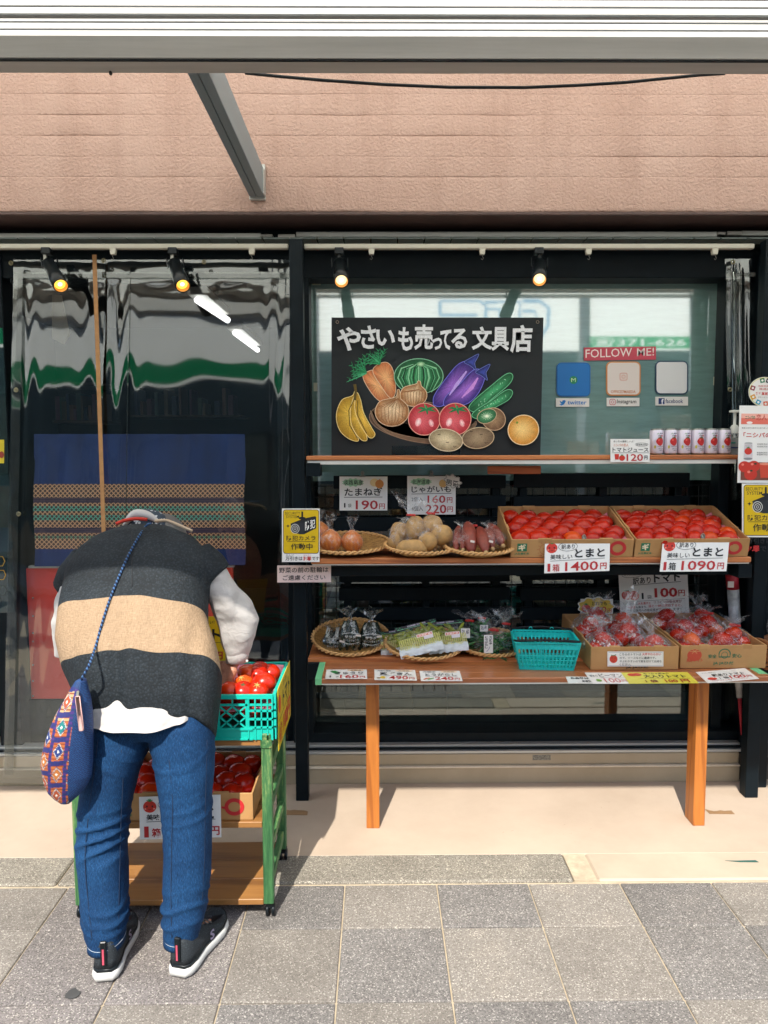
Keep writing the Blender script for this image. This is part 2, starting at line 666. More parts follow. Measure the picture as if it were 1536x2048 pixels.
# tone of each tile as seen: rows from the kerb (r=0 partial, 1 whole, 2 ...)
seen = {(-1, 0): 'w', (-2, 0): 'd', (0, 0): 'd', (1, 0): 'w', (2, 0): 'd', (3, 0): 'w', (-3, 0): 'm', (-4, 0): 'm',
        (-1, 1): 'd', (-2, 1): 'w', (0, 1): 'w', (1, 1): 'w', (2, 1): 'd', (3, 1): 'd', (-3, 1): 'm', (-4, 1): 'm', (-5, 1): 'w',
        (-1, 2): 'w', (-2, 2): 'd', (0, 2): 'd', (1, 2): 'd', (2, 2): 'w', (-3, 2): 'w', (-4, 2): 'm'}
pm = {'d': pav_dark, 'w': pav_warm, 'm': pav_mid}
rnd = random.Random(3)
meshes = {}
for r in range(0, 13):
    y1 = Y2 - SP * (r - 1) if r else YK - .012
    y0 = Y2 - SP * r if r else Y2
    for c in range(-9, 10):
        x0 = xs0 + SP * c
        if abs(x0) > 3.0: continue
        tone = seen.get((c, r), rnd.choice('dwmwm'))
        key = (tone, r == 0)
        gap = .0022
        if key not in meshes:
            m = MB(); m.box((-SP / 2 + gap, -(y1 - y0) / 2 + gap, -.02), (SP / 2 - gap, (y1 - y0) / 2 - gap, 0), bev=.0025)
            meshes[key] = m.mesh('paving_tile', pm[tone])
        o = bpy.data.objects.new('paving_tile', meshes[key])
        o.location = Vector((x0 + SP / 2, (y0 + y1) / 2, rnd.uniform(-.0012, .0012))) - PAV.location
        o.rotation_euler = (rnd.uniform(-.003, .003), rnd.uniform(-.003, .003), 0)
        COL.objects.link(o); o.parent = PAV
# kerb stones
kx = PZ(1150, 1740, 0).x
for (a, c, m_) in ((-3.3, -1.05, kerbm), (-1.045, kx - .02, kerbm), (kx + .06, 3.3, concrete('smooth_kerb_patch', '#a39380', '#b3a390'))):
    m = MB(); m.box((a, YK, -.05), (c, YA, .004), bev=.006)
    o = m.build('kerb_stone', m_, PAV)
m = MB(); m.box((kx - .018, YK + .001, -.05), (kx + .058, YA - .001, .001)); m.build('kerb_mortar', mortar, PAV)
m = MB(); m.box((-3.3, YA, -.06), (3.3, 3.5, 0.0), bev=.004); o = m.build('shop_apron', apronm); tag(o, kind='structure')
# stains and scraps
def blob_flat(c, rx, ry, n, seed, z=.001, ang=0):
    rr = random.Random(seed); pts = []
    for k in range(n):
        a = 2 * math.pi * k / n; q = 1 + rr.uniform(-.18, .18)
        x = rx * q * math.cos(a); y = ry * q * math.sin(a)
        pts.append((c[0] + x * math.cos(ang) - y * math.sin(ang), c[1] + x * math.sin(ang) + y * math.cos(ang), z))
    return pts
gum = mat('dried_gum', (0.05, 0.05, 0.048), .8)
m = MB(); m.prism(blob_flat(PZ(145, 1989, 0), .017, .019, 16, 2, .0015), (0, 0, .0012))
tag(m.build('chewing_gum', gum, fixn=True), 'flattened dark spot of old gum on the paving behind the left shoe', 'gum')
tapem = mat('torn_brown_tape', '#8a6c4c', .6)
for (x, y, seed, lab) in ((1438, 1623, 4, 'torn scrap of brown tape on the beige floor near the right table leg'), (590, 1625, 5, 'torn scrap of brown tape on the floor between the green cart and black post')):
    c = PZ(x, y, 0); m = MB()
    rr = random.Random(seed); pts = [(c.x - .045, c.y - .02, .001), (c.x + .05, c.y - .024, .001), (c.x + .05, c.y + .004, .001)]
    for k in range(7):
        pts.append((c.x + .05 - .014 * (k + 1), c.y + .01 + rr.uniform(-.012, .01), .001))
    m.prism(pts, (0, 0, .001)); tag(m.build('tape_scrap', tapem, fixn=True), lab, 'tape')
m = MB(); c = PZ(1483, 1722, 0.005)
m.prism([(c.x - .055, c.y + .003, .0046), (c.x - .01, c.y - .006, .0046), (c.x + .055, c.y - .008, .0046), (c.x + .05, c.y + .004, .0046), (c.x - .02, c.y + .002, .0046)], (0, 0, .001))
tag(m.build('twig', mat('dark_teal_twig', '#23524c', .7), fixn=True), 'thin dark twig lying on the smooth pale kerb section', 'twig')

# ================================================================ upper wall in courses
YW = 2.90
zb = ZY(423, YW); z354 = ZY(354, YW); pitch = (ZY(188, YW) - z354) / 4
WALL = empty('upper_wall', (0, YW, zb), kind='structure')
def course(z0, z1, seed):
    m = MB(); m.smooth = True
    N = 230
    def fn(u, v):
        x = -3.3 + 6.6 * u
        # profile across the course: recessed joint, rounded arris, face
        prof = [(0.0, 1.0), (.0, .9), (.035, .25), (.09, 0), (.5, 0), (.91, 0), (.965, .25), (1.0, .9), (1.0, 1.0)]
        k = min(8, int(round(v * 8)))
        t, dpt = prof[k]
        def jd(z, o):
            return max(0.0, min(1, .35 + 1.6 * noise.noise(Vector((x * 2.3, z * 9, o)))))
        q = jd(z0, 5) if k < 4 else jd(z1, 5)
        z = z0 + (z1 - z0) * t + .0022 * noise.noise(Vector((x * 5, round((z0 if k < 4 else z1) * 50), 3)))
        y = YW + .0008 + dpt * (.0006 + .0034 * q * q) + .0012 * noise.noise(Vector((x * 3, z * 6, 0)))
        return Vector((x, y, z))
    m.grid(fn, N, 8)
    m.build('wall_course', stuccom, WALL)
course(zb, z354, 0)
for k in range(13):
    course(z354 + pitch * k, z354 + pitch * (k + 1), k + 1)
zt = z354 + pitch * 13
m = MB(); m.box((-3.3, YW + .008, zb + .002), (3.3, 3.16, zt)); m.build('wall_core', stuccom, WALL)
m = MB(); m.box((-3.3, YW + .004, zt + .001), (3.3, 3.5, zt + 2.6)); m.build('wall_top', stuccom, WALL)
# brown lintel soffit
brownm = mat('brown_painted_soffit', '#4d3a36', .55, var=.25, scale=8, bump=.5, bscale=70, bdist=.003)
m = MB(); m.box((-3.3, YW - .003, zb - .014), (3.3, 3.155, zb - .001), bev=.003); o = m.build('soffit', brownm); tag(o, kind='structure')

# building sides so the shop goes on outside the frame
for (a, c) in ((-3.3, -2.15), (2.1, 3.3)):
    m = MB(); m.box((a, 3.0, 0), (c, 3.5, zb - .015)); o = m.build('side_wall', stuccom); tag(o, kind='structure')

# ================================================================ shop interior
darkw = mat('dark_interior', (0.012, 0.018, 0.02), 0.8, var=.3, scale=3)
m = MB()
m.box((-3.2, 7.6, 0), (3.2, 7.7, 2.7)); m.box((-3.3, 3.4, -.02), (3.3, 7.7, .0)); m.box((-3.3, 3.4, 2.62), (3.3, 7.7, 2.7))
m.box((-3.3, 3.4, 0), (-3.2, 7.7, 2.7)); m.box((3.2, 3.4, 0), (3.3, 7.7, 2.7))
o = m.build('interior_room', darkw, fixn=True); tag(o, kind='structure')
# ================================================================ canopy over the pavement
zR = ZY(398, YW)                                   # underside of the arm
ybeam0 = (zR - CAM.z) / .478; 
m = MB()
beam = empty('canopy_beam', (0, 1.9, zR), 'long grey steel beam of the canopy above the shopfront', 'beam')
yb_back = P(755, 148, 1).y and (zR - CAM.z) / (P(755, 148, 1).z - CAM.z)
yb_mid = (zR - CAM.z) / (P(755, 121, 1).z - CAM.z)
zft = CAM.z + yb_mid * (P(755, 74, 1).z - CAM.z)
m.box((-3.2, yb_mid + .004, zR), (3.2, yb_back, zR + .05), bev=.003); m.build('lower_rail', greym, beam)
m = MB(); m.box((-3.2, yb_mid - .004, zR + .003), (3.2, yb_mid + .0, zft), bev=.001)
m.build('front_flange', greym, beam)
m = MB(); m.box((-3.2, yb_mid - .002, zR - .001), (3.2, yb_mid + .006, zR + .002)); m.build('seam', blackp, beam)
m = MB()
m.ball((P(224, 149, yb_back).x, yb_back - .01, zR - .004), (.004, .006, .005)); m.build('grime_drip', gum, beam)
# arm to the wall
xa = P(515, 396, YW).x; wa = (P(530, 396, YW).x - P(500, 396, YW).x)
arm = empty('canopy_arm', (xa, YW, zR), 'slanting-looking grey steel arm running from the wall bracket to the canopy beam', 'beam')
m = MB(); m.box((xa - wa / 2 + .002, yb_back, zR), (xa - .001, YW - .02, zR + .1), bev=.002)
m.box((xa + .001, yb_back, zR), (xa + wa / 2, YW - .02, zR + .1), bev=.002); m.build('channel', mat('dark_grey_channel', '#7d8a90', .45, metal=.15, var=.12, scale=3, stretch=(9, .4, 9)), arm)
m = MB(); m.box((xa - wa / 2, YW - .019, zR - .008), (xa + wa / 2 + .004, YW - .002, zR + .12), bev=.002)
m.box((xa + wa / 2 + .001, YW - .06, zR + .0), (xa + wa / 2 + .005, YW - .019, zR + .09)); m.build('wall_bracket', alu, arm)
# translucent roofing
def poly_mat():
    t = NT('ribbed_polycarbonate')
    tr = t.n('BsdfTranslucent'); df = t.n('BsdfDiffuse'); gl = t.n('BsdfGlossy')
    co = t.coords()
    f = t.noise(co, 5, 3)
    c = t.ramp(f, [(0.3, (.90, .90, .84)), (.7, (.98, .97, .91))])
    t.l(c, tr.inputs[0]); df.inputs[0].default_value = (.8, .8, .8, 1); gl.inputs['Roughness'].default_value = .3
    m1 = t.n('MixShader'); m1.inputs[0].default_value = .12
    t.l(tr.outputs[0], m1.inputs[1]); t.l(df.outputs[0], m1.inputs[2])
    m2 = t.n('MixShader'); m2.inputs[0].default_value = .05
    t.l(m1.outputs[0], m2.inputs[1]); t.l(gl.outputs[0], m2.inputs[2])
    t.l(m2.outputs[0], t.o.inputs[0])
    return t.m
polym = poly_mat()
canopy = empty('canopy_roof', (0, 1.4, 2.4), 'white translucent ribbed canopy sheet above the grey beam', 'canopy')
YF, ZF = 0.893, 2.534
ya, za = yb_mid + .01, zft + .006
def strip(name, y0, z0, y1, z1):
    m = MB(); m.box((-3.25, 0, 0), (3.25, 1, .003))
    M = Matrix(((1, 0, 0, 0), (0, y1 - y0, 0, y0), (0, z1 - z0, 1, z0), (0, 0, 0, 1)))
    m.v = [M @ v for v in m.v]
    m.build(name, polym, canopy)
NS = 40
for k in range(NS):
    t0, t1 = k / NS, (k + 1) / NS
    y0 = YF + (ya - YF) * t0; y1 = YF + (ya - YF) * t1 - .0018
    z0 = ZF + (za - ZF) * t0; z1 = ZF + (za - ZF) * t1
    strip('roof_strip', y0, z0, y1, z1)
ybar = None
ribm = mat('canopy_bar_grey', '#8f9496', .5)
for k in range(NS - 16, NS):
    t1 = (k + 1) / NS; y_ = YF + (ya - YF) * t1; z_ = ZF + (za - ZF) * t1
    m = MB(); m.box((-3.2, y_ - .0022, z_ - .0035), (3.2, y_ + .0006, z_ - .0008)); m.build('rib', ribm, canopy)
sl_ = (za - ZF) / (ya - YF)
# grey purlin seen at image height 31
dd = P(755, 31, 1); k_ = dd.z - CAM.z
yp = (ZF - YF * sl_ - CAM.z) / (k_ - sl_)
m = MB(); m.box((-3.2, yp - .008, ZF + sl_ * (yp - YF) - .006), (3.2, yp + .006, ZF + sl_ * (yp - YF) - .001), bev=.001); m.build('purlin', ribm, canopy)
m = MB(); m.box((-3.2, YF - .03, ZF - .02), (3.2, YF, ZF + .03), bev=.003); m.build('front_bar', greym, canopy)
# back half rising to the wall, out of sight above the beam
m = MB()
y0, z0, y1, z1 = yb_back - .03, zR + .051, YW + .0, 3.02
m.box((-3.25, 0, 0), (3.25, 1, .004)); M = Matrix(((1, 0, 0, 0), (0, y1 - y0, 0, y0), (0, z1 - z0, 1, z0), (0, 0, 0, 1)))
m.v = [M @ v for v in m.v]; m.build('back_sheet', polym, canopy)
# black cable sagging under the beam
m = MB(); m.smooth = True; pts = []
for (x, y) in ((490, 146), (560, 153), (640, 160), (768, 169), (900, 174.5), (1050, 175), (1150, 171), (1250, 165), (1340, 156), (1400, 150), (1450, 147)):
    pts.append(P(x, y, 2.05))
m.tube(pts, .0042, 8); tag(m.build('cable', blackp), 'thin black cable sagging below the grey canopy beam', 'cable')

# ================================================================ shopfront framing
HEAD = empty('shutter_head', (0, 3.0, 2.2), 'dark shutter head with aluminium guide strips above the shop window', 'shutter head')
def boxpx(m, x0, x1, y0, y1, Yf, Yb, bev=.002):
    """box whose front face spans the measured rectangle at Yf"""
    a = P(x0, (y0 + y1) / 2, Yf); c = P(x1, (y0 + y1) / 2, Yf)
    zt_ = P((x0 + x1) / 2, y0, Yf).z; zb_ = P((x0 + x1) / 2, y1, Yf).z
    m.box((a.x, Yf, zb_), (c.x, Yb, zt_), bev=bev)
for (x0, x1, y0, y1) in ((-700, 522, 466, 477), (592, 1435, 463, 474), (1484, 2300, 461, 471)):
    m = MB(); boxpx(m, x0, x1, y0, y1, 3.03, 3.06); m.build('guide_strip', alu, HEAD)
for (x0, x1, y0, y1) in ((520, 545, 468, 474), (556, 590, 468, 476), (1436, 1452, 463, 469), (1455, 1484, 462, 470)):
    m = MB(); boxpx(m, x0, x1, y0, y1, 3.025, 3.06); m.build('latch', greym, HEAD)
m = MB(); m.box((-3.2, 3.07, ZY(494, 3.07)), (3.2, 3.15, zb - .02)); m.build('head_box', blackm, HEAD)
slatg = mat('grey_soffit_slat', '#5f6a68', .55)
zsl = ZY(482, 3.02)
for k in range(-26, 34):
    x = -.02 + k * .105
    m = MB(); m.box((x, 2.99, zsl), (x + .1, 3.068, zsl + .006)); m.build('soffit_slat', slatg, HEAD)
# cream lighting rail
RAIL = MB(); 
for (x0, x1) in ((-700, 576), (608, 1510)):
    m = MB(); boxpx(m, x0, x1, 487, 497, 2.96, 2.985, .003)
    o = m.build('lighting_rail', cream_pl)
    tag(o, 'long cream lighting rail above the ' + ('clear vinyl curtain' if x1 < 600 else 'chalkboard window'), 'rail')
# rail hooks
HK = []
for (x, side) in ((225, 'left of the second left spotlight'), (503, 'beside the black post, above the clear curtain'), (743, 'just right of the spotlight over the chalkboard'), (965, 'over the middle of the chalkboard'), (1178, 'between the right spotlight and the window corner'), (1431, 'at the far end above the window corner')):
    r = empty('rail_hook', P(x, 500, 2.97), 'small cream hook runner on the lighting rail, ' + side, 'hook', 'hook runners on the lighting rails')
    m = MB(); m.prism([P(x - 6.5, 495.5, 2.962), P(x + 6.5, 495.5, 2.962), P(x + 4.5, 508, 2.962), P(x - 4.5, 508, 2.962)], (0, .018, 0)); m.build('runner', cream_pl, r, fixn=True)
    m = MB(); m.smooth = True
    pts = [P(x, 507, 2.97), P(x, 513, 2.97), P(x + 2, 516, 2.972), P(x, 519.5, 2.975), P(x - 3, 517.5, 2.975)]
    m.tube(pts, .0012, 6); m.build('hook', steel, r)

# posts of the display rack (to the lintel) and outer column
rack = empty('display_rack', (.4, 2.92, 0), 'black steel display rack with two tall posts and shelf brackets', 'rack')
def post(m, xt, xb, yb, Yf, d, w, ztop, zbot=0.0):
    xa_ = P(xb, yb, Yf).x
    m.box((xa_, Yf, zbot), (xa_ + w, Yf + d, ztop), bev=.002)
YPf = PZ(604, 1602, 0).y
m = MB(); post(m, 0, 592, 1600, YPf, .05, .0505, 2.2); m.build('post', blackm, rack)
m = MB(); post(m, 0, 1490, 1605, YPf, .05, .052, 2.2); m.build('post', blackm, rack)
# bracket arms behind each shelf
xl = P(617, 1200, YPf).x; xr = P(1492, 1200, YPf).x
for (y0, y1, yf, yb_, nm) in ((925, 955, 2.93, 3.1, 0), (1132, 1152, 2.87, 2.90, 1), (1325, 1358, 2.90, 2.93, 2)):
    if nm == 0:
        m = MB(); boxpx(m, 612, 640, 926, 953, 2.90, 3.0); m.build('bracket', blackm, rack)
    elif nm == 1:
        m = MB(); boxpx(m, 640, 1496, 1133, 1151, 2.87, 2.905); m.build('cross_bar', blackm, rack)
        m = MB(); boxpx(m, 1477, 1504, 1128, 1156, 2.80, 2.9); m.build('bracket', blackm, rack)
    else:
        m = MB(); boxpx(m, 615, 642, 1326, 1360, 2.87, 2.95); m.build('bracket', blackm, rack)
        m = MB(); boxpx(m, 640, 1496, 1330, 1345, 2.96, 3.0); m.build('cross_bar', blackm, rack)
# cream door-edge column at the far right of the frame
m = MB(); x_ = P(1519, 900, 3.03).x
m.box((x_, 3.0, 0), (x_ + .07, 3.12, 2.2), bev=.004); tag(m.build('outer_column', blackm), 'black frame column at the far right beside the round sticker', 'column')

# window unit: frame, film pane, clear lower pane, tracks and sill
YG = 3.24
win = empty('shop_window', (.6, YG, .1), 'wide shop window with teal film behind the chalkboard', 'window')
xL, xR = P(606, 900, 3.17).x, P(1480, 900, 3.17).x
m = MB(); m.box((-2.2, 3.13, ZY(556, 3.13)), (xR + .25, 3.28, ZY(497, 3.13) + .02), bev=.003); m.build('header', blackm, win)
m = MB(); m.box((xL - .05, 3.13, .1), (P(622, 1000, 3.13).x, 3.28, ZY(556, 3.13)), bev=.002); m.build('stile', blackm, win)
m = MB(); m.box((P(1437, 1000, 3.16).x, 3.16, .1), (P(1457, 1000, 3.16).x, 3.28, ZY(556, 3.16)), bev=.002); m.build('stile', blackm, win)
m = MB(); m.box((P(1500, 1000, 3.16).x, 3.16, .1), (P(1519, 1000, 3.16).x, 3.28, ZY(556, 3.16)), bev=.002); m.build('stile', blackm, win)
zbr0, zbr1 = ZY(1490, 3.13), ZY(1466, 3.13)
m = MB(); m.box((xL - .05, 3.131, zbr0), (xR + .25, 3.27, zbr1), bev=.003); m.build('bottom_rail', blackm, win)
for k, (y0, y1, yy) in enumerate(((1490, 1496, 3.10), (1497, 1502, 3.085), (1503, 1508, 3.07))):
    m = MB(); m.box((-2.2, yy, ZY(y1, yy)), (2.2, yy + .05, ZY(y0, yy)), bev=.001); m.build('track', alu if k != 1 else blackm, win)

def glass_mat(name, col, refl, rough_d=.6, trans=0.0, tint=(1, 1, 1), groughness=.02, noise_amt=.15, blur=0.0):
    t = NT(name)
    co = t.coords((1, 1, 1))
    df = t.n('BsdfDiffuse'); tp = t.n('BsdfTransparent'); gl = t.n('BsdfGlossy')
    c = lin(col)
    f = t.noise(t.coords((2, 2, 14)), 2.5, 5, .7)
    t.l(t.ramp(f, [(.3, tuple(x * (1 - noise_amt) for x in c[:3])), (.7, tuple(x * (1 + noise_amt) for x in c[:3]))]), df.inputs[0])
    tp.inputs[0].default_value = lin(tint)
    gl.inputs['Roughness'].default_value = groughness
    gl.inputs[0].default_value = (.95, 1, .98, 1)
    m1 = t.n('MixShader'); m1.inputs[0].default_value = trans
    t.l(df.outputs[0], m1.inputs[1]); t.l(tp.outputs[0], m1.inputs[2])
    m2 = t.n('MixShader')
    fr = t.n('Fresnel'); fr.inputs[0].default_value = 1.5
    mr = t.n('MapRange'); mr.inputs[3].default_value = refl - .04; mr.inputs[4].default_value = 1.0
    t.l(fr.outputs[0], mr.inputs[0])
    t.l(mr.outputs[0], m2.inputs[0])
    t.l(m1.outputs[0], m2.inputs[1]); t.l(gl.outputs[0], m2.inputs[2])
    t.l(m2.outputs[0], t.o.inputs[0])
    return t
film = glass_mat('teal_film_glass', '#86aca6', .45, groughness=.035).m
clear = glass_mat('clear_dark_glass', (0.02, 0.03, 0.03), .11, trans=.85, tint=(.75, .85, .85)).m
zmid = ZY(962, YG)
m = MB(); m.box((P(618, 800, YG).x, YG, zmid), (P(1440, 800, YG).x, YG + .005, ZY(556, YG) + .03)); m.build('film_pane', film, win)
m = MB(); m.box((P(618, 1200, YG).x, YG, .12), (P(1440, 1200, YG).x, YG + .005, zmid - .001)); m.build('clear_pane', clear, win)
m = MB(); m.box((P(1455, 1200, YG).x, YG, .12), (P(1502, 1200, YG).x + .03, YG + .005, 2.1)); m.build('side_pane', clear, win)
tapes = mat('pale_tape', '#b9bda6', .5)
for (x, y) in ((633, 566), (816, 564), (1007, 563), (1192, 561), (1428, 563), (631, 774), (1430, 762), (1430, 965)):
    m = MB(); w_, h_ = (.018, .009) if y < 600 else (.008, .018)
    c = P(x, y, YG); m.box((c.x - w_, YG - .0012, c.z - h_), (c.x + w_, YG - .0004, c.z + h_)); m.build('tape_tab', tapes, win)
# sill step
m = MB(); z1_, z2_ = ZY(1509, 3.07), ZY(1532, 3.07)
sill = empty('window_sill', (0, 3.07, 0), 'beige two-step door sill below the black tracks', 'sill')
m = MB(); m.box((-2.2, 3.07, z2_ + .002), (P(1478, 1520, 3.07).x, 3.3, z1_), bev=.003); m.build('upper_step', sillm, sill)
m = MB(); m.box((-2.2, 3.055, z2_ - .006), (P(1478, 1520, 3.07).x, 3.12, z2_ + .001), bev=.002); m.build('nosing', mat('pale_nosing', '#cfc2ad', .5), sill)
m = MB(); m.box((-2.2, 3.062, .0), (P(1478, 1520, 3.07).x, 3.3, z2_ - .007), bev=.002); m.build('lower_step', sillm, sill)
m = MB(); m.box((P(1478, 1520, 3.07).x + .002, 3.08, .0), (2.2, 3.3, z1_ - .01), bev=.003); m.build('lower_step', mat('dark_sill', '#4a453d', .7), sill)
m = MB(); m.box((P(1065, 1518, 3.07).x, 3.0685, ZY(1522, 3.07)), (P(1101, 1518, 3.07).x, 3.0699, ZY(1512, 3.07)))
m.build('worn_label', mat('worn_label_grey', '#77746a', .7, var=.7, scale=160), sill)

# ================================================================ left bay: frame, red board, cloth, vinyl
bay = empty('door_frame', (-1.0, 3.1, 0), 'black door frame around the clear curtain', 'door frame')
for (x0, x1, Yf) in ((-30, 4, 3.12),):
    m = MB(); m.box((P(18, 900, Yf).x - .09, Yf, .0), (P(18, 900, Yf).x, 3.25, 2.2), bev=.003); m.build('stile', blackm, bay)
m = MB(); m.box((P(18, 560, 3.13).x, 3.135, ZY(566, 3.13)), (xL - .055, 3.2, ZY(556, 3.13)), bev=.003); m.build('rail', blackm, bay)
m = MB(); m.box((P(558, 900, 3.2).x, 3.17, 0.1), (xL - .052, 3.25, ZY(556, 3.17)), bev=.002); m.build('stile', blackm, bay)
# far left pane with stickers
dm = glass_mat('green_dark_glass', (0.012, 0.03, 0.03), .2, trans=.3).m
m = MB(); m.box((-2.15, 3.14, .25), (P(14, 900, 3.12).x - .12, 3.146, 2.0)); 
lp = m.build('side_pane', dm, bay)
f = Face(P(-40, 640, 3.118), P(16, 640, 3.118), P(-40, 1220, 3.118), (-40, 640, 16, 1220))
m = MB(); m.box((P(-40, 900, 3.12).x, 3.1185, ZY(1222, 3.12)), (P(16, 900, 3.12).x, 3.1195, ZY(655, 3.12)), bev=.0); m.build('sticker_pane', dm, bay)
f.rect(-30, 875, 9, 922, '#cdb81f'); f.ell(4, 905, 5, 7, '#8a2a1c')
for (x, y, c) in ((2, 1120, '#b98a20'), (4, 1148, '#b98a20'), (6, 1180, '#4b504c'), (-6, 1200, '#4b504c')):
    f.line([(x + 9 * math.cos(rad(a)), y + 11 * math.sin(rad(a))) for a in range(0, 360, 60)], 1.5, c, closed=True)
f.finish(bay)
# red board
redm = mat('red_vinyl_board', '#c23a2c', .3, var=.12, scale=3, bump=.12, bscale=9, bdist=.004)
m = MB(); boxpx(m, 57, 468, 1136, 1397, 3.19, 3.21)
rb = m.build('red_board', redm); tag(rb, 'glossy dark red board leaning behind the clear curtain', 'board')
m = MB(); boxpx(m, 56, 468, 1131, 1136, 3.188, 3.212); m.build('rim', alu, rb)
for y in (1196, 1232, 1266, 1283, 1330, 1362, 1392):
    m = MB(); m.ball(P(66, y, 3.188), .004, 8, 6); m.build('rivet', steel, rb)
# lower base dark under the board
m = MB(); boxpx(m, 40, 470, 1398, 1530, 3.2, 3.24); o = m.build('kick_panel', mat('dark_green_kick', (0.012, 0.02, 0.018), .4), bay)
# woven cloth
def cloth_mat():
    t = NT('navy_cloth_with_woven_band')
    uv = t.n('UVMap'); sp = t.n('SeparateXYZ')
    t.l(uv.outputs[0], sp.inputs[0])
    U, V = sp.outputs[0], sp.outputs[1]
    def mth(op, a, b_=None):
        n = t.n('Math', operation=op)
        for k, v in ((0, a), (1, b_)):
            if v is None: continue
            if hasattr(v, 'links'): t.l(v, n.inputs[k])
            else: n.inputs[k].default_value = v
        return n.outputs[0]
    # lattice of small diamonds in brick colour on tan
    su = mth('MULTIPLY', U, 46.0); sv = mth('MULTIPLY', V, 14.0)
    d1 = mth('ABSOLUTE', mth('SUBTRACT', mth('FRACT', mth('ADD', su, sv)), .5))
    d2 = mth('ABSOLUTE', mth('SUBTRACT', mth('FRACT', mth('SUBTRACT', su, sv)), .5))
    lat = mth('MINIMUM', d1, d2)
    line = mth('LESS_THAN', lat, .13)
    base = t.ramp(V, [(0.0, '#c79a74'), (.16, '#5f8f72'), (.2, '#b88a66'), (.33, '#c79a74'), (.44, '#5aa892'), (.52, '#c79a74'), (.58, '#5aa892'), (.66, '#c79a74'), (1.0, '#9ab088')], 'CONSTANT')
    dark = t.ramp(V, [(0, '#4a3530'), (1, '#3c302c')])
    patt = t.mix(dark, base, line)
    stripe = t.ramp(V, [(0.0, (0, 0, 0)), (.245, (1, 1, 1)), (.325, (0, 0, 0)), (.71, (1, 1, 1)), (.79, (0, 0, 0))], 'CONSTANT')
    wv = mth('FRACT', mth('MULTIPLY', V, 38.0))
    sc = t.ramp(wv, [(0, '#0b1530'), (.35, '#3d2e45'), (.55, '#6a4a4a'), (.75, '#101a38')])
    patt = t.mix(patt, sc, stripe)
    band = t.ramp(V, [(0, (1, 1, 1)), (.999, (0, 0, 0))], 'CONSTANT')
    inside = mth('MULTIPLY', mth('GREATER_THAN', V, 0.0), mth('LESS_THAN', V, 1.0))
    navy = t.ramp(t.noise(t.coords((1, 1, .3)), 9, 4), [(.3, '#0a1f4c'), (.7, '#10316c')])
    t.l(t.mix(navy, patt, inside), t.b.inputs['Base Color'])
    t.b.inputs['Roughness'].default_value = .85
    t.bump(t.noise(t.coords(), 700, 2), .3, .0006)
    return t.m
m = MB(); m.smooth = True
def cf(u, v):
    px = 68 + 422 * u + (0 if v < .2 else 2 * math.sin(v * 9)); py = 868 + 262 * v + 3 * (1 - u) * v
    q = P(px, py, 3.17)
    q.y += .006 * math.sin(u * 23) * v + .004 * noise.noise(Vector((u * 9, v * 5, 1)))
    return q
m.grid(cf, 60, 40)
o = m.build('woven_cloth', cloth_mat()); tag(o, 'navy cloth with a brown and green woven band hanging behind the clear curtain', 'cloth')
me = o.data; uvl = me.uv_layers.new(name='UVMap')
for lp_ in me.loops:
    k = lp_.vertex_index; i, j = k % 61, k // 61
    u = i / 60; py = 868 + 262 * (j / 40) + 3 * (1 - u) * (j / 40)
    uvl.data[lp_.index].uv = (u, (1098 - py) / 130 + .0 * u)
# interior things seen through the curtain
intm = mat('dim_shelf_wood', '#3a2f28', .7)
sh = empty('interior_shelf', (-1.6, 4.4, 0), 'dim shelving with stationery inside the shop behind the clear curtain', 'shelf')
for (x0, x1, y0, y1) in ((105, 205, 765, 772), (105, 205, 840, 846), (260, 480, 830, 834)):
    m = MB(); boxpx(m, x0, x1, y0, y1, 4.2, 4.5); m.build('shelf_board', intm, sh)
rr = random.Random(5)
for k in range(26):
    x = 110 + (k % 13) * 7.2 + rr.uniform(-2, 2) if k < 13 else 265 + (k - 13) * 16 + rr.uniform(-4, 4)
    yb_ = 840 if k < 13 else 830
    h = rr.uniform(22, 56)
    m = MB(); boxpx(m, x, x + rr.uniform(5, 12), yb_ - h, yb_, 4.25, 4.4)
    m.build('stationery_item', mat('dim_item_%d' % (k % 5), ['#4a3040', '#2c3f3a', '#4a4030', '#223044', '#503830'][k % 5], .6), sh)
# pale hanging panel
m = MB(); m.prism([P(104, 590, 3.6), P(122, 590, 3.6), P(139, 668, 3.6), P(127, 688, 3.6), P(104, 676, 3.6)], (0, .01, 0))
tag(m.build('hanging_banner', mat('pale_cloth', '#a39a86', .8), fixn=True), 'pale pointed banner hanging inside, below the far left spotlight', 'banner')
# fluorescent tubes in the shop
em = NT('lit_tube'); e = em.n('Emission'); e.inputs[1].default_value = 1.1; em.l(e.outputs[0], em.o.inputs[0])
for (x0, y0, Ya, x1, y1, Yb_, lab) in ((395, 600, 4.6, 455, 640, 5.26, 'nearer lit fluorescent tube on the shop ceiling behind the curtain'), (470, 666, 5.9, 515, 700, 6.84, 'farther lit fluorescent tube on the shop ceiling behind the curtain')):
    a = P(x0, y0, Ya); c = P(x1, y1, Yb_)
    r = empty('ceiling_tube_light', (a + c) / 2, lab, 'light', 'ceiling tubes in the shop')
    m = MB(); m.tube([a, c], .022, 10); m.build('tube', em.m, r)
    m = MB(); m.box((a.x - .06, a.y, a.z + .03), (a.x + .06, c.y, a.z + .08), bev=.005); m.build('housing', white_pl, r)

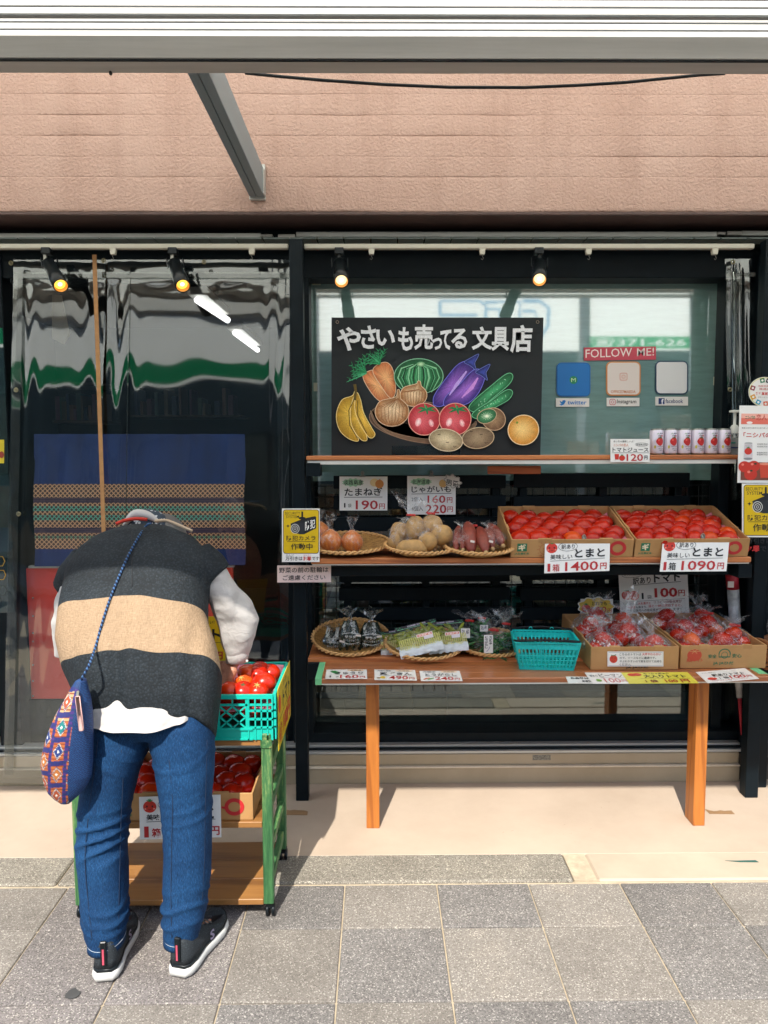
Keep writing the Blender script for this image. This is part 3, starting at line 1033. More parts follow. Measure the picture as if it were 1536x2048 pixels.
# vinyl curtain
def vinyl_mat():
    t = glass_mat('clear_vinyl', (.12, .15, .15), .135, trans=.98, tint=(.95, .97, .97), groughness=.032)
    co = t.coords()
    n1 = t.noise(co, 4.0, 2, .5, .6)
    bp = t.n('Bump'); bp.inputs['Strength'].default_value = .25; bp.inputs['Distance'].default_value = .01
    t.l(n1, bp.inputs['Height'])
    for nd in t.t.nodes:
        if nd.bl_idname == 'ShaderNodeBsdfGlossy':
            t.l(bp.outputs[0], nd.inputs['Normal'])
    return t.m
vinm = vinyl_mat()
YV = 3.06
def vf(px0, px1, py0, py1, amp, seed, folds=()):
    def fn(u, v):
        px = px0 + (px1 - px0) * u; py = py0 + (py1 - py0) * v
        q = P(px, py, YV)
        x, z = q.x, q.z
        y = .004 * noise.noise(Vector((x * 1.6, z * 1.3, seed))) * amp
        y += .0016 * noise.noise(Vector((x * 6, z * 3, seed + 4))) * amp
        for (fx, w, a, fy) in folds:     # radiating folds hanging from the head
            k = math.exp(-((px - fx - (py - 560) * .05) / w) ** 2)
            y += a * k * math.sin((px - fx) / w * 5 + (py - 520) * .006) * (1 if py > 540 else .4) * math.exp(-max(0, py - fy) / 260)
        # tight puckers under the head rail and along the side hems
        e = math.exp(-abs(py - 553) / 14.0)
        y += .003 * e * noise.noise(Vector((x * 9, z * 30, seed)))
        e2 = math.exp(-abs(px - px1) / 22.0)
        y += .003 * e2 * noise.noise(Vector((x * 14, z * 5, seed + 1)))
        e3 = math.exp(-abs(px - px0) / 22.0)
        y += .0025 * e3 * noise.noise(Vector((x * 14, z * 5, seed + 2)))
        if py > 1450: y -= .0
        q.y += y + .040 * (z - 1.3)
        return q
    return fn
cur = empty('vinyl_curtain', P(300, 1560, YV), 'clear vinyl curtain with tan zip tape across the doorway', 'curtain')
m = MB(); m.smooth = True; m.grid(vf(18, 203, 515, 1545, 1.0, 1, ((185, 40, .0018, 800), (40, 25, .0012, 1300))), 60, 170); m.build('vinyl_sheet', vinm, cur)
m = MB(); m.smooth = True; m.grid(vf(203, 578, 515, 1545, 1.0, 2, ((222, 34, .0028, 760), (548, 26, .002, 660))), 110, 170); m.build('vinyl_sheet', vinm, cur)
tan = mat('tan_zip_tape', '#a87b4c', .6, var=.15, scale=40)
m = MB(); m.box((P(199, 780, YV).x, YV - .030, ZY(1400, YV)), (P(207, 780, YV).x, YV - .027, ZY(513, YV))); m.build('zip_tape', tan, cur)
hem = glass_mat('vinyl_hem', (.05, .055, .05), .10, trans=.7, tint=(.6, .62, .6), groughness=.05).m
for (x0, x1, y0, y1) in ((20, 38, 540, 1540), (20, 576, 540, 552), (2, 128, 1530, 1556), (252, 254, 552, 1100)):
    m = MB(); m.smooth = True
    def hf(u, v, x0=x0, x1=x1, y0=y0, y1=y1):
        q = P(x0 + (x1 - x0) * u, y0 + (y1 - y0) * v, YV - .012); q.y += .0018 * noise.noise(Vector((q.x * 14, q.z * 10, 9))) + .04 * (q.z - 1.3); return q
    L = max(6, int(abs(x1 - x0) / 8)); H = max(6, int(abs(y1 - y0) / 8))
    m.grid(hf, L, H); m.build('hem', hem, cur)
brass = mat('brass_grommet', '#8a8468', .3, metal=.9)
for (x, y) in ((22, 526), (207, 521), (408, 524), (32, 780), (37, 1028), (12, 1528)):
    c = P(x, y, YV - .034); m = MB(); m.smooth = True
    m.tube([c + Vector((math.cos(a) * .007, 0, math.sin(a) * .007)) for a in [2 * math.pi * k / 12 for k in range(12)]], .0026, 6, closed=True)
    m.ball(c, (.0035, .002, .0035), 8, 6)
    m.build('grommet', brass, cur)
# narrow strip of curtain at the right of the window
cr = empty('vinyl_strip', P(1475, 900, YV), 'narrow clear vinyl strip folded back beside the window corner', 'curtain')
m = MB(); m.smooth = True; m.grid(vf(1458, 1512, 513, 1000, 1.6, 6, ((1475, 16, .006, 900),)), 24, 90); m.build('vinyl_sheet', vinm, cr)
for (x0, x1, y0, y1) in ((1462, 1474, 552, 1000), (1458, 1510, 545, 553)):
    m = MB(); m.smooth = True; m.grid(lambda u, v: P(x0 + (x1 - x0) * u, y0 + (y1 - y0) * v, YV - .012), 6, 40); m.build('hem', hem, cr)
for (x, y) in ((1466, 524), (1460, 779)):
    c = P(x, y, YV - .034); m = MB(); m.smooth = True
    m.tube([c + Vector((math.cos(a) * .007, 0, math.sin(a) * .007)) for a in [2 * math.pi * k / 12 for k in range(12)]], .0026, 6, closed=True); m.build('grommet', brass, cr)

# ================================================================ across the street (seen mirrored in the glass)
far = empty('opposite_building', (0, -7, 0), 'low tiled building across the street mirrored in the shop glass', 'building')
tilem = mat('tan_wall_tile', '#8d7a63', .6, var=.2, scale=4)
m = MB(); m.box((-9, -8, 0), (9, -7, 5.2)); m.build('wall', mat('grey_far_wall', '#56615f', .8, var=.2, scale=.8), far)
for k in range(9):
    m = MB(); m.box((-8.6 + k * 1.95, -6.99, 1.0), (-7.1 + k * 1.95, -6.95, 2.4), bev=.01); m.build('window', mat('far_window', (0.02, .035, .04), .15), far)
m = MB(); m.box((-9, -6.95, 0), (9, -6.8, .8), bev=.02); m.build('plinth', tilem, far)
m = MB(); m.box((-9, -6.78, 0), (9, -3.6, .08)); o = m.build('far_pavement', mat('far_kerb', '#8c867b', .9)); tag(o, kind='structure')
# backlit canvas sign seen in the glass
canv = NT('white_canvas'); tr = canv.n('BsdfTranslucent'); tr.inputs[0].default_value = (.93, .94, .93, 1)
a_ = canv.n('Attribute', attribute_name='Col'); canv.l(a_.outputs[0], tr.inputs[0])
canv.l(tr.outputs[0], canv.o.inputs[0])
YS = -3.2; YVs = 2 * YG - YS      # its mirror distance
def sgn(px, py):
    q = P(px, py, YVs); return Vector((q.x, YS, q.z))
CB = empty('canvas_banner', sgn(900, 700), 'white canvas sign with a green phone number band, mirrored in the window glass', 'banner')
def cquad(x0, y0, x1, y1, c, dy=0.0, name='canvas'):
    m = MB(); m.col = lin(c); q = [sgn(x0, y0), sgn(x1, y0), sgn(x1, y1), sgn(x0, y1)]
    m.add([v + Vector((0, dy, 0)) for v in q], [(0, 1, 2, 3)]); m.build(name, canv.m, CB, cols=True)
cquad(-300, 560, 620, 658, '#f2f2ee'); cquad(-300, 658, 620, 694, '#1b7a52'); cquad(-300, 694, 620, 700, '#f2f2ee')
cquad(1410, 570, 1800, 672, '#f2f2ee'); cquad(1410, 672, 1800, 697, '#1b7a52'); cquad(1410, 697, 1800, 702, '#f2f2ee')
fc = Face(sgn(600, 560), sgn(1400, 560), sgn(600, 720), (600, 560, 1400, 720))
fc.n = Vector((0, 1, 0))
fc.text('☎371-626', 1182, 676, 1377, 694.5, '#f4f4f0', .01)
blue = '#6d8fb0'
def ol(pts, w=5): fc.line(pts, w, blue, let=True)
ol([(880, 602), (960, 602), (972, 612), (972, 640), (958, 652)], 6); ol([(880, 630), (955, 630)], 6); ol([(880, 602), (880, 630)], 6)
ol([(970, 604), (1040, 604), (1040, 650), (1000, 650), (1000, 618), (970, 618)], 6)
ol([(1045, 602), (1080, 602), (1098, 616), (1098, 650), (1085, 672)], 7); ol([(1045, 622), (1070, 622), (1076, 640), (1050, 640)], 6)
ol([(255, 640), (262, 655), (285, 668), (300, 690), (262, 690)], 7)
from mathutils.bvhtree import BVHTree as _B
_bv = _B.FromPolygons([tuple(v) for v in fc.let.v], fc.let.f)
def panel(x0, x1, y0, y1, step, green):
    nu = int((x1 - x0) / step); nv = int((y1 - y0) / step); m = MB(); vs = []; cs = []
    for j in range(nv + 1):
        for i in range(nu + 1):
            px = x0 + (x1 - x0) * i / nu; py = y0 + (y1 - y0) * j / nv
            q = sgn(px, py); vs.append(q)
            h = _bv.ray_cast(q + Vector((0, -.1, 0)), Vector((0, 1, 0)), .3)
            g = green and 673 < py < 697
            if h[0] is not None:
                c = '#f2f2ee' if g else '#8fb2cc'
            else:
                c = '#2a9a66' if g else '#f2f2ee'
            cs.append(lin(c))
    fs = [(j * (nu + 1) + i, j * (nu + 1) + i + 1, (j + 1) * (nu + 1) + i + 1, (j + 1) * (nu + 1) + i) for j in range(nv) for i in range(nu)]
    m.add(vs, fs); m.vc = cs; m.build('canvas', canv.m, CB, cols=True)
panel(637, 1158, 570, 702, 1.6, False); panel(1180, 1379, 570, 701, 1.1, True)
for x in (628, 1169, 1394):
    a = sgn(x, 560); m = MB(); m.box((a.x - .05, YS - .05, 0), (a.x + .05, YS - .005, a.z)); m.build('pole', greym, CB)
m = MB(); a = sgn(-300, 561); c = sgn(1800, 561); m.box((a.x, YS - .05, a.z), (c.x, YS - .005, a.z + .06)); m.build('top_bar', greym, CB)
# ================================================================ shelves and tables
def shelf(name, label, x0, x1, yt, yb, Yf, Yb, m_, under=None):
    m = MB(); a = P(x0, yt, Yf); c = P(x1, yt, Yf); z1 = ZY(yt, Yf); z0 = ZY(yb, Yf)
    m.box((a.x, Yf, z0), (c.x, Yb, z1), bev=.003)
    o = m.build(name, m_); tag(o, label, 'shelf')
    if under:
        m = MB(); m.box((a.x + .004, Yf + .008, ZY(under, Yf)), (c.x - .004, Yb, z0 - .0005), bev=.001)
        m.build('edge_strip', white_pl, o)
    return a.x, c.x, z1
tsx0, tsx1, ZT = shelf('top_shelf', 'narrow brown top shelf under the chalkboard carrying the juice cans', 612, 1477, 911.5, 920.5, 2.915, 3.12, plank, 929)
msx0, msx1, ZM = shelf('middle_shelf', 'brown middle shelf with the onion and potato baskets and two open tomato boxes', 622, 1503, 1117, 1128, 2.78, 3.14, plank, 1131)
lsx0, lsx1, ZL = shelf('lower_shelf', 'brown lower rack shelf behind the front table', 616, 1500, 1315, 1325, 2.885, 3.18, plank)
# wood offcut hanging under the top shelf
m = MB(); boxpx(m, 976, 1082, 932, 948, 3.0, 3.02); tag(m.build('wood_offcut', wood('redwood', '#7a3a18', '#a85a2a', 'X')), 'short reddish wood block fixed under the top shelf', 'wood block')
# small prop under the tilted boxes
m = MB(); m.box((P(1030, 1100, 3.05).x, 3.05, ZM), (P(1480, 1100, 3.05).x, 3.09, ZM + .085), bev=.002)
tag(m.build('prop_rail', blackm), 'black rail propping up the backs of the two open tomato boxes', 'rail')
# front table
YT0 = 2.62; ZTb = ZY(1357, YT0)
ytb = (ZTb - CAM.z) / (P(755, 1324, 1).z - CAM.z)
ytb = min(ytb, 2.882)
table = empty('front_table', (.6, 2.75, 0), 'brown front table on orange timber legs, green tape at both ends', 'table')
tx0 = P(631, 1362, YT0).x; tx1 = P(1543, 1362, YT0).x
m = MB()
N = 3
for k in range(N):     # planks of the top
    y0 = YT0 + (ytb - YT0) * k / N; y1 = YT0 + (ytb - YT0) * (k + 1) / N - .0012
    m = MB(); m.box((tx0, y0, ZTb - .019), (tx1, y1, ZTb), bev=.003 if k == 0 else .0008); m.build('board', tablew, table)
m = MB(); m.box((tx0 + .002, YT0 + .004, ZTb - .024), (tx1 - .002, ytb, ZTb - .0195)); m.build('edge_strip', white_pl, table)
xl_ = P(733, 1657, 1).x
yl = PZ(746, 1657, 0).y; xl_ = P(733, 1655, yl).x
m = MB(); m.box((xl_, yl, 0), (xl_ + .0485, yl + .04, ZTb - .025), bev=.002); m.build('leg', legw, table)
yr = PZ(1395, 1652, 0).y; xr_ = P(1386, 1650, yr).x
m = MB(); m.box((xr_, yr, 0), (xr_ + .044, yr + .075, ZTb - .025), bev=.002); m.build('leg', legw, table)
green_t = mat('green_tape', '#6fbf8a', .45, var=.08)
m = MB(); m.box((tx0 - .0015, YT0 - .0015, ZTb - .022), (tx0 + .022, ytb, ZTb + .0012), bev=.001); m.build('tape_edge', green_t, table)
m = MB(); m.box((tx1 - .03, YT0 + .03, ZTb - .022), (tx1 + .0015, ytb, ZTb + .0012), bev=.001); m.build('tape_edge', green_t, table)

# ================================================================ slatted panels and wire grid behind the goods
def slats(name, label, x0, x1, rows, posts, Y):
    r = empty(name, P((x0 + x1) / 2, rows[-1][1], Y), label, 'slat panel')
    for (a, c) in rows:
        m = MB(); boxpx(m, x0, x1, a, c, Y, Y + .015, .002); m.build('slat', blackm, r)
    for x in posts:
        m = MB(); boxpx(m, x, x + 14, rows[0][0] + 2, rows[-1][1] - 1, Y + .0155, Y + .03, .002); m.build('batten', blackm, r)
YSl = 3.19
slats('slat_panel', 'black slatted panel behind the onion and potato price cards', 667, 1012, [(951, 977), (991, 1018), (1034, 1062), (1073, 1100)], [680, 845, 985], YSl)
slats('slat_panel', 'black slatted panel behind the two open tomato boxes', 1028, 1380, [(946, 975), (992, 1018), (1034, 1060)], [1040, 1200, 1350], YSl - .001)
slats('slat_panel', 'black slatted panel behind the cucumber and edamame baskets', 678, 1020, [(1142, 1164), (1175, 1201), (1215, 1240), (1256, 1282)], [688, 845, 985], YSl)
slats('slat_panel', 'black slatted panel behind the bagged tomato boxes and small yellow card', 1041, 1255, [(1142, 1160), (1175, 1201), (1214, 1240), (1256, 1280)], [1050, 1195], YSl - .001)
wire = mat('black_wire', (0.012, .015, .016), .4)
def wgrid(label, x0, x1, y0, y1, step=22):
    r = empty('wire_grid', P((x0 + x1) / 2, y1, 3.228), label, 'wire grid')
    m = MB()
    x = x0
    while x <= x1:
        a = P(x, y0, 3.228); c = P(x, y1, 3.228); m.box((a.x - .0013, 3.227, c.z), (a.x + .0013, 3.2295, a.z)); x += step
    o = m.build('wires', wire, r); o['kind'] = 'stuff'
    m = MB(); y = y0
    while y <= y1:
        a = P(x0, y, 3.229); c = P(x1, y, 3.229); zz = ZY(y, 3.229); m.box((a.x, 3.2262, zz - .0013), (c.x, 3.2268, zz + .0013)); y += step
    o = m.build('wires', wire, r); o['kind'] = 'stuff'
wgrid('fine black wire grid behind the slats above the middle shelf', 628, 1430, 972, 1112)
wgrid('fine black wire grid behind the slats below the middle shelf', 628, 1430, 1150, 1310)
wgrid('fine black wire grid behind the table, low in the window', 628, 900, 1350, 1382)
# goods and dim shapes inside the shop, seen between slats
inn = empty('shop_fixture', (.6, 4.2, 0), 'dim shop fixture with boxes and ceramics behind the slatted window', 'shelf')
rr = random.Random(11)
for k in range(30):
    x = 640 + rr.random() * 760; y = rr.choice([1100, 1172, 1250, 1310])
    w = rr.uniform(14, 70); h = rr.uniform(10, 34)
    m = MB(); boxpx(m, x, x + w, y - h, y, 3.6 + rr.random() * .5, 4.4)
    m.build('stock_box', mat('stock_tone_%d' % (k % 6), ['#8a7a68', '#6a7a72', '#8f6f6a', '#4f6070', '#9a9484', '#55524a'][k % 6], .6), inn)
# low tiled wall seen through the bottom pane
tw = empty('low_tiled_wall', P(745, 1500, 3.6), 'low tan tiled wall seen in the glass under the front table', 'wall')
tt = mat('tan_square_tile', '#8d6f55', .5, var=.12, scale=9, rnd=True)
mtile = None
for r in range(3):
    for c in range(14):
        x = 622 + c * 20.2; y = 1355 + r * 20.2 if r < 2 else 1400
        if r < 2:
            m = MB(); boxpx(m, x + .5, x + 19.5, y - 6, y + 12.5, 3.6, 3.62, .001); m.build('tile', tt, tw)
for c in range(4):
    m = MB(); boxpx(m, 622 + c * 68, 622 + c * 68 + 67, 1397, 1434, 3.58, 3.62, .002); m.build('stone_slab', mat('tan_slab', '#7d6450', .7, var=.15), tw)
m = MB(); boxpx(m, 622, 893, 1388, 1396, 3.57, 3.62); m.build('ledge', mat('grey_ledge', '#3f4a4c', .6), tw)
m = MB(); boxpx(m, 622, 893, 1435, 1464, 3.5, 3.62); m.build('ground_course', mat('mottled_ground_course', '#6d6a5a', .8, var=.3, scale=20), tw)
m = MB(); boxpx(m, 895, 1420, 1385, 1464, 3.62, 3.66); m.build('grey_base', mat('blue_grey_blocks', '#33464a', .8, var=.3, scale=12), tw)

# ================================================================ chalkboard with drawn vegetables
cbm = mat('chalkboard_black', (0.006, 0.010, 0.013), .75, var=.3, scale=4)
CBO, cf_ = up_card('chalkboard', 'black chalkboard with white Japanese lettering above drawn fruit and vegetables', 'chalkboard', (663, 635, 1087, 915), 3.06, cbm, thick=.008)
def blobs(outline, c0, c1, rim=None, n=72, rings=6, hl=None, stroke=.2, seed=1, k=None, line=None, lw=1.6):
    """hand-drawn filled shape: smooth outline, chalk strokes as colour variation, lighter heart c1"""
    rr = random.Random(seed)
    m = len(outline); pts = []
    for i in range(n):
        t = i / n * m; a = int(t) % m; f = t - int(t)
        p0, p1, p2, p3 = [outline[(a + q) % m] for q in (-1, 0, 1, 2)]
        q = []
        for ax in (0, 1):
            q.append(.5 * ((2 * p1[ax]) + (-p0[ax] + p2[ax]) * f + (2 * p0[ax] - 5 * p1[ax] + 4 * p2[ax] - p3[ax]) * f * f + (-p0[ax] + 3 * p1[ax] - 3 * p2[ax] + p3[ax]) * f ** 3))
        pts.append(tuple(q))
    cx = sum(p[0] for p in pts) / n; cy_ = sum(p[1] for p in pts) / n
    hx, hy = hl if hl else (cx, cy_)
    o = cf_._o(); A = lin(c0); B = lin(c1)
    vs = []; cols = []
    ang = [rr.uniform(1 - stroke, 1 + stroke) for _ in range(n)]
    for r in range(rings + 1):
        t = r / rings
        for i, (x, y) in enumerate(pts):
            px = hx + (x - hx) * (1 - t * .999); py = hy + (y - hy) * (1 - t * .999)
            w = min(1, t * 1.25) ** 1.2
            g = (ang[i] * .6 + ang[(i + r) % n] * .4)
            cols.append(tuple((A[q] * (1 - w) + B[q] * w) * g for q in range(3)) + (1,))
            vs.append(cf_.w(px, py, o))
    fs = []
    for r in range(rings):
        for i in range(n):
            j = (i + 1) % n
            fs.append((r * n + i, (r + 1) * n + i, (r + 1) * n + j, r * n + j))
    st = len(cf_.art.v)
    cf_.art.add(vs, fs)
    cf_.art.vc[st:] = cols
    if line:
        cf_.line(pts, lw, line, closed=True)
    return pts
def E_(cx, cy_, rx, ry, rot=0, n=14):
    rot = rad(rot)
    return [(cx + rx * math.cos(a) * math.cos(rot) - ry * math.sin(a) * math.sin(rot), cy_ + rx * math.cos(a) * math.sin(rot) + ry * math.sin(a) * math.cos(rot)) for a in [2 * math.pi * k / n for k in range(n)]]
# basket behind
blobs(E_(843, 842, 104, 40, 6), '#5d4638', '#33261f', line='#8a705c', seed=3)
blobs([(742, 820), (760, 850), (800, 868), (860, 878), (900, 872), (945, 850), (955, 842), (950, 856), (900, 884), (850, 886), (790, 872), (752, 846)], '#7a5f4a', '#5d4636', seed=4, line='#9a8068', lw=1)
# carrots
for (o_, s_) in (([(726, 752), (738, 741), (752, 741), (762, 760), (788, 790), (782, 800), (760, 801), (740, 780)], 5), ([(746, 742), (756, 728), (774, 724), (786, 738), (792, 770), (790, 790), (780, 794), (762, 770)], 6)):
    blobs(o_, '#b9683c', '#e0a873', line='#d8c0a0', lw=1.2, seed=s_, stroke=.35)
def fern(x, y, ang, L, seed):
    rr = random.Random(seed)
    for k in range(9):
        a = rad(ang + (k - 4) * 13 + rr.uniform(-4, 4)); l = L * rr.uniform(.7, 1.1)
        pts = [(x + l * t * math.cos(a) + 3 * math.sin(t * 3) * (k - 4) / 4, y - l * t * math.sin(a) + 4 * t * t) for t in (0, .3, .6, 1)]
        cf_.line(pts, [3, 2.6, 2, .8], rr.choice(['#1f7a4a', '#2f9460', '#4fae7c']))
        for t in (.4, .6, .8):
            q = (x + l * t * math.cos(a), y - l * t * math.sin(a))
            cf_.line([q, (q[0] + 8 * math.cos(a + .7), q[1] - 8 * math.sin(a + .7))], [1.6, .6], '#3d9c6c')
            cf_.line([q, (q[0] + 8 * math.cos(a - .7), q[1] - 8 * math.sin(a - .7))], [1.6, .6], '#257d50')
fern(733, 746, 150, 40, 1); fern(760, 728, 120, 34, 2)
# pumpkin
blobs(E_(838, 752, 49, 35), '#17502f', '#2f8352', line='#7fb898', seed=8, stroke=.3, n=90)
for k in range(-4, 5):
    f = k / 4.6
    cf_.line([(838 + f * 12, 728), (838 + f * 40, 736), (838 + f * 48, 755), (838 + f * 30, 784)], [1, 2.6, 2.6, 1], '#0c3320' if k % 2 else '#8cc79c')
    cf_.line([(842 + f * 12, 730), (842 + f * 36, 738), (842 + f * 44, 755), (842 + f * 28, 780)], [.6, 1.6, 1.6, .6], '#5fae7c')
blobs(E_(842, 728, 9, 5), '#4f8f62', '#b8d8b0', seed=3)
# onions
for (cx, cy_, rx, ry, sx, sy, sd) in ((828, 790, 27, 22, 838, 762, 4), (785, 823, 34, 29, 797, 780, 5)):
    blobs(E_(cx, cy_, rx, ry)[:9] + E_(cx, cy_, rx, ry)[9:10] + [(sx - 5, cy_ - ry - 1), (sx - 2, sy), (sx + 3, sy), (sx + 5, cy_ - ry + 2)] + E_(cx, cy_, rx, ry)[12:], '#9a6436', '#e2c7a0', line='#d9c0a0', seed=sd, stroke=.3, lw=1.3)
    for k in range(-4, 5):
        cf_.line([(sx, sy + 16), (cx + k * rx * .22, cy_ - ry * .3), (cx + k * rx * .2, cy_ + ry * .5), (cx + k * rx * .08, cy_ + ry * .95)], [.5, 1.1, 1.1, .5], '#8a5228')
# eggplants
for (o_, s_) in (([(868, 806), (870, 790), (890, 760), (915, 730), (935, 722), (948, 730), (945, 748), (922, 775), (902, 800), (884, 812), (872, 811)], 1), ([(888, 806), (895, 790), (920, 768), (938, 748), (952, 738), (966, 742), (970, 758), (958, 786), (938, 806), (912, 812), (894, 812)], 2)):
    blobs(o_, '#2a2070', '#8f5fc0', line='#6f70d0', seed=s_, stroke=.3, lw=1.4)
cf_.line([(900, 790), (915, 768), (934, 742)], [2, 7, 3], '#b79ae0'); cf_.line([(925, 795), (945, 775), (957, 755)], [2, 8, 3], '#c48ad8')
for (x, y) in ((945, 722), (968, 742)):
    blobs([(x - 16, y + 2), (x - 4, y - 6), (x + 12, y - 14), (x + 10, y - 6), (x + 5, y + 4), (x + 8, y + 18), (x, y + 12), (x - 6, y + 8)], '#141c50', '#3a48a0', line='#6a78c0', lw=1, seed=5, n=40, rings=3)
# cucumbers
for (o_, s_) in (([(940, 818), (948, 802), (985, 770), (1010, 750), (1022, 746), (1027, 754), (1018, 770), (985, 798), (958, 822)], 1), ([(946, 832), (954, 820), (985, 800), (1010, 782), (1022, 779), (1027, 786), (1018, 800), (990, 816), (962, 836)], 2)):
    blobs(o_, '#12502f', '#43a06a', line='#6fc090', seed=s_, stroke=.35, lw=1.3)
    rr = random.Random(s_)
    for k in range(16):
        t = rr.random(); x = 958 + 58 * t; y = (812 if s_ == 1 else 826) - (55 if s_ == 1 else 38) * t + rr.uniform(-4, 4)
        cf_.ell(x, y, .9, .9, '#a8dcb8', 6)
# kiwi
blobs(E_(990, 838, 24, 22, 30), '#6d5038', '#a08060', line='#c0a080', seed=4)
blobs(E_(976, 832, 20, 14, -20), '#1e5c38', '#58a06c', line='#b8a080', seed=4, hl=(976, 832))
for k in range(14):
    a = 2 * math.pi * k / 14; cf_.line([(976 + 3 * math.cos(a), 832 + 2 * math.sin(a)), (976 + 12 * math.cos(a), 832 + 8 * math.sin(a))], [1.2, .4], '#d0e8c8')
cf_.ell(976, 832, 3, 2.4, '#e8f0d8', 10)
# tomatoes
for (cx, cy_, sd) in ((850, 838, 1), (912, 838, 2)):
    blobs(E_(cx, cy_, 32, 32), '#a82630', '#d8606a', line='#e0a090', seed=sd, hl=(cx - 8, cy_ + 6), lw=1.6)
    blobs(E_(cx - 12, cy_ + 6, 6, 9, 20), '#e49098', '#f8e0e0', seed=2, n=20, rings=3); blobs(E_(cx + 14, cy_ + 8, 5, 8, -20), '#dc8088', '#f4d0d0', seed=2, n=20, rings=3)
    for k in range(6):
        a = rad(20 + k * 62); x = cx + 4; y = cy_ - 20
        cf_.line([(x, y), (x + 12 * math.cos(a), y + 6 * math.sin(a)), (x + 21 * math.cos(a), y + 9 * math.sin(a) + 2)], [4.5, 4, .8], '#1f7a48')
    cf_.line([(cx + 4, cy_ - 20), (cx, cy_ - 30)], [2.5, 2], '#4f9a60')
# potatoes
blobs(E_(894, 880, 34, 22, 10), '#8a7a5c', '#d4c8a4', line='#d8ccb0', seed=2)
blobs(E_(959, 876, 32, 21, -6), '#6b5844', '#a08c6e', line='#c8b490', seed=3)
for (x, y) in ((880, 868), (897, 884), (912, 893), (945, 862), (965, 868), (975, 885)):
    cf_.line([(x - 3, y), (x, y + 1.5), (x + 3, y)], 1.4, '#4a3a2a')
# bananas
for (o_, s_) in (([(712, 772), (706, 790), (684, 800), (673, 830), (680, 860), (700, 878), (718, 880), (704, 850), (702, 815), (712, 795)], 1), ([(712, 785), (702, 815), (704, 850), (722, 878), (735, 879), (728, 855), (714, 828), (714, 800)], 2), ([(714, 785), (722, 800), (728, 825), (744, 855), (751, 868), (744, 876), (733, 868), (716, 838), (710, 812)], 3)):
    blobs(o_, '#a8801c', '#dfb84a', line='#f0dc98', seed=s_, stroke=.25, lw=1.2)
cf_.line([(710, 800), (712, 782), (710, 768)], [6, 5, 6], '#5c4c1c')
cf_.line([(708, 800), (698, 820), (700, 850), (716, 876)], 1.5, '#4a3a10'); cf_.line([(716, 800), (716, 830), (734, 866)], 1.5, '#4a3a10')
# orange
blobs(E_(1050, 860, 31, 30), '#c8862c', '#f0cc80', line='#ecd8b0', seed=6, hl=(1046, 858), stroke=.15)
cf_.ell(1037, 845, 2.5, 2.5, '#6f8a30', 8)
for (x, y) in ((675, 645), (1074, 645)):
    cf_.line([(x + 3 * math.cos(a), y + 3 * math.sin(a)) for a in [k for k in range(6)]], 1, '#8a7a6a', closed=True)
for (t, x0, y0, x1, y1) in (('や', 674, 655, 722, 702), ('さ', 722, 652, 752, 698), ('い', 752, 660, 790, 692), ('も', 796, 655, 826, 702), ('売', 828, 650, 866, 700), ('っ', 864, 676, 884, 700), ('て', 880, 660, 902, 700), ('る', 902, 658, 934, 698), ('文', 943, 654, 984, 700), ('具', 982, 655, 1018, 702), ('店', 1020, 651, 1064, 706)):
    cf_.text(t, x0, y0, x1, y1, '#d3d6da', .032)
cf_.finish(CBO, chalk=True, art='chalk_drawing')
for (x0, x1) in ((785, 924),):
    m = MB(); a = cf_.w(x0, 892, .0012); c = cf_.w(x1, 914, .0022)
    m.box((a.x, min(a.y, c.y), c.z), (c.x, max(a.y, c.y), a.z)); m.build('clear_tab', glass_mat('smoky_tab', (.03, .04, .045), .08, trans=.5).m, CBO)
# ================================================================ goods: materials and builders
from mathutils.bvhtree import BVHTree
def tomato_mat():
    t = NT('tomato_skin')
    oi = t.n('ObjectInfo')
    c = t.ramp(oi.outputs['Random'], [(0, '#a41a0a'), (.4, '#b82408'), (.7, '#ab1606'), (.9, '#c4380c'), (1, '#d05a18')])
    f = t.noise(t.coords(rnd=True), 18, 4, .6)
    c2 = t.mix(c, t.ramp(f, [(.35, (.8, .7, .7)), (.65, (1.1, 1.1, 1.05))]), 1, 'MULTIPLY')
    t.l(c2, t.b.inputs['Base Color'])
    t.b.inputs['Roughness'].default_value = .25
    t.b.inputs['Subsurface Weight'].default_value = .0
    t.b.inputs['Specular IOR Level'].default_value = .38
    t.bump(f, .05, .002)
    return t.m
tomm = tomato_mat()
calyx = mat('dry_stem_scar', '#8a8a40', .8)
def tomato_mesh(seed, r=.037, nub=True):
    rr = random.Random(seed); m = MB(); m.smooth = True
    lob = rr.choice([0, 4, 5]); ph = rr.random() * 6; a = rr.uniform(.0, .03)
    sq = rr.uniform(.78, .88)
    def f(d):
        th = math.atan2(d.y, d.x); s_ = math.hypot(d.x, d.y)
        q = 1 + a * math.cos(lob * th + ph) * s_ + .02 * noise.noise(d * 1.5 + Vector((seed, 0, 0)))
        if nub and d.z > .97: q *= 1 + (d.z - .97) * 1.6
        return q
    m.ball((0, 0, 0), (r, r * rr.uniform(.95, 1.05), r * sq), 22, 14, f)
    return m.mesh('tomato', tomm)
TM = [tomato_mesh(k) for k in range(9)]
rt = random.Random(21)
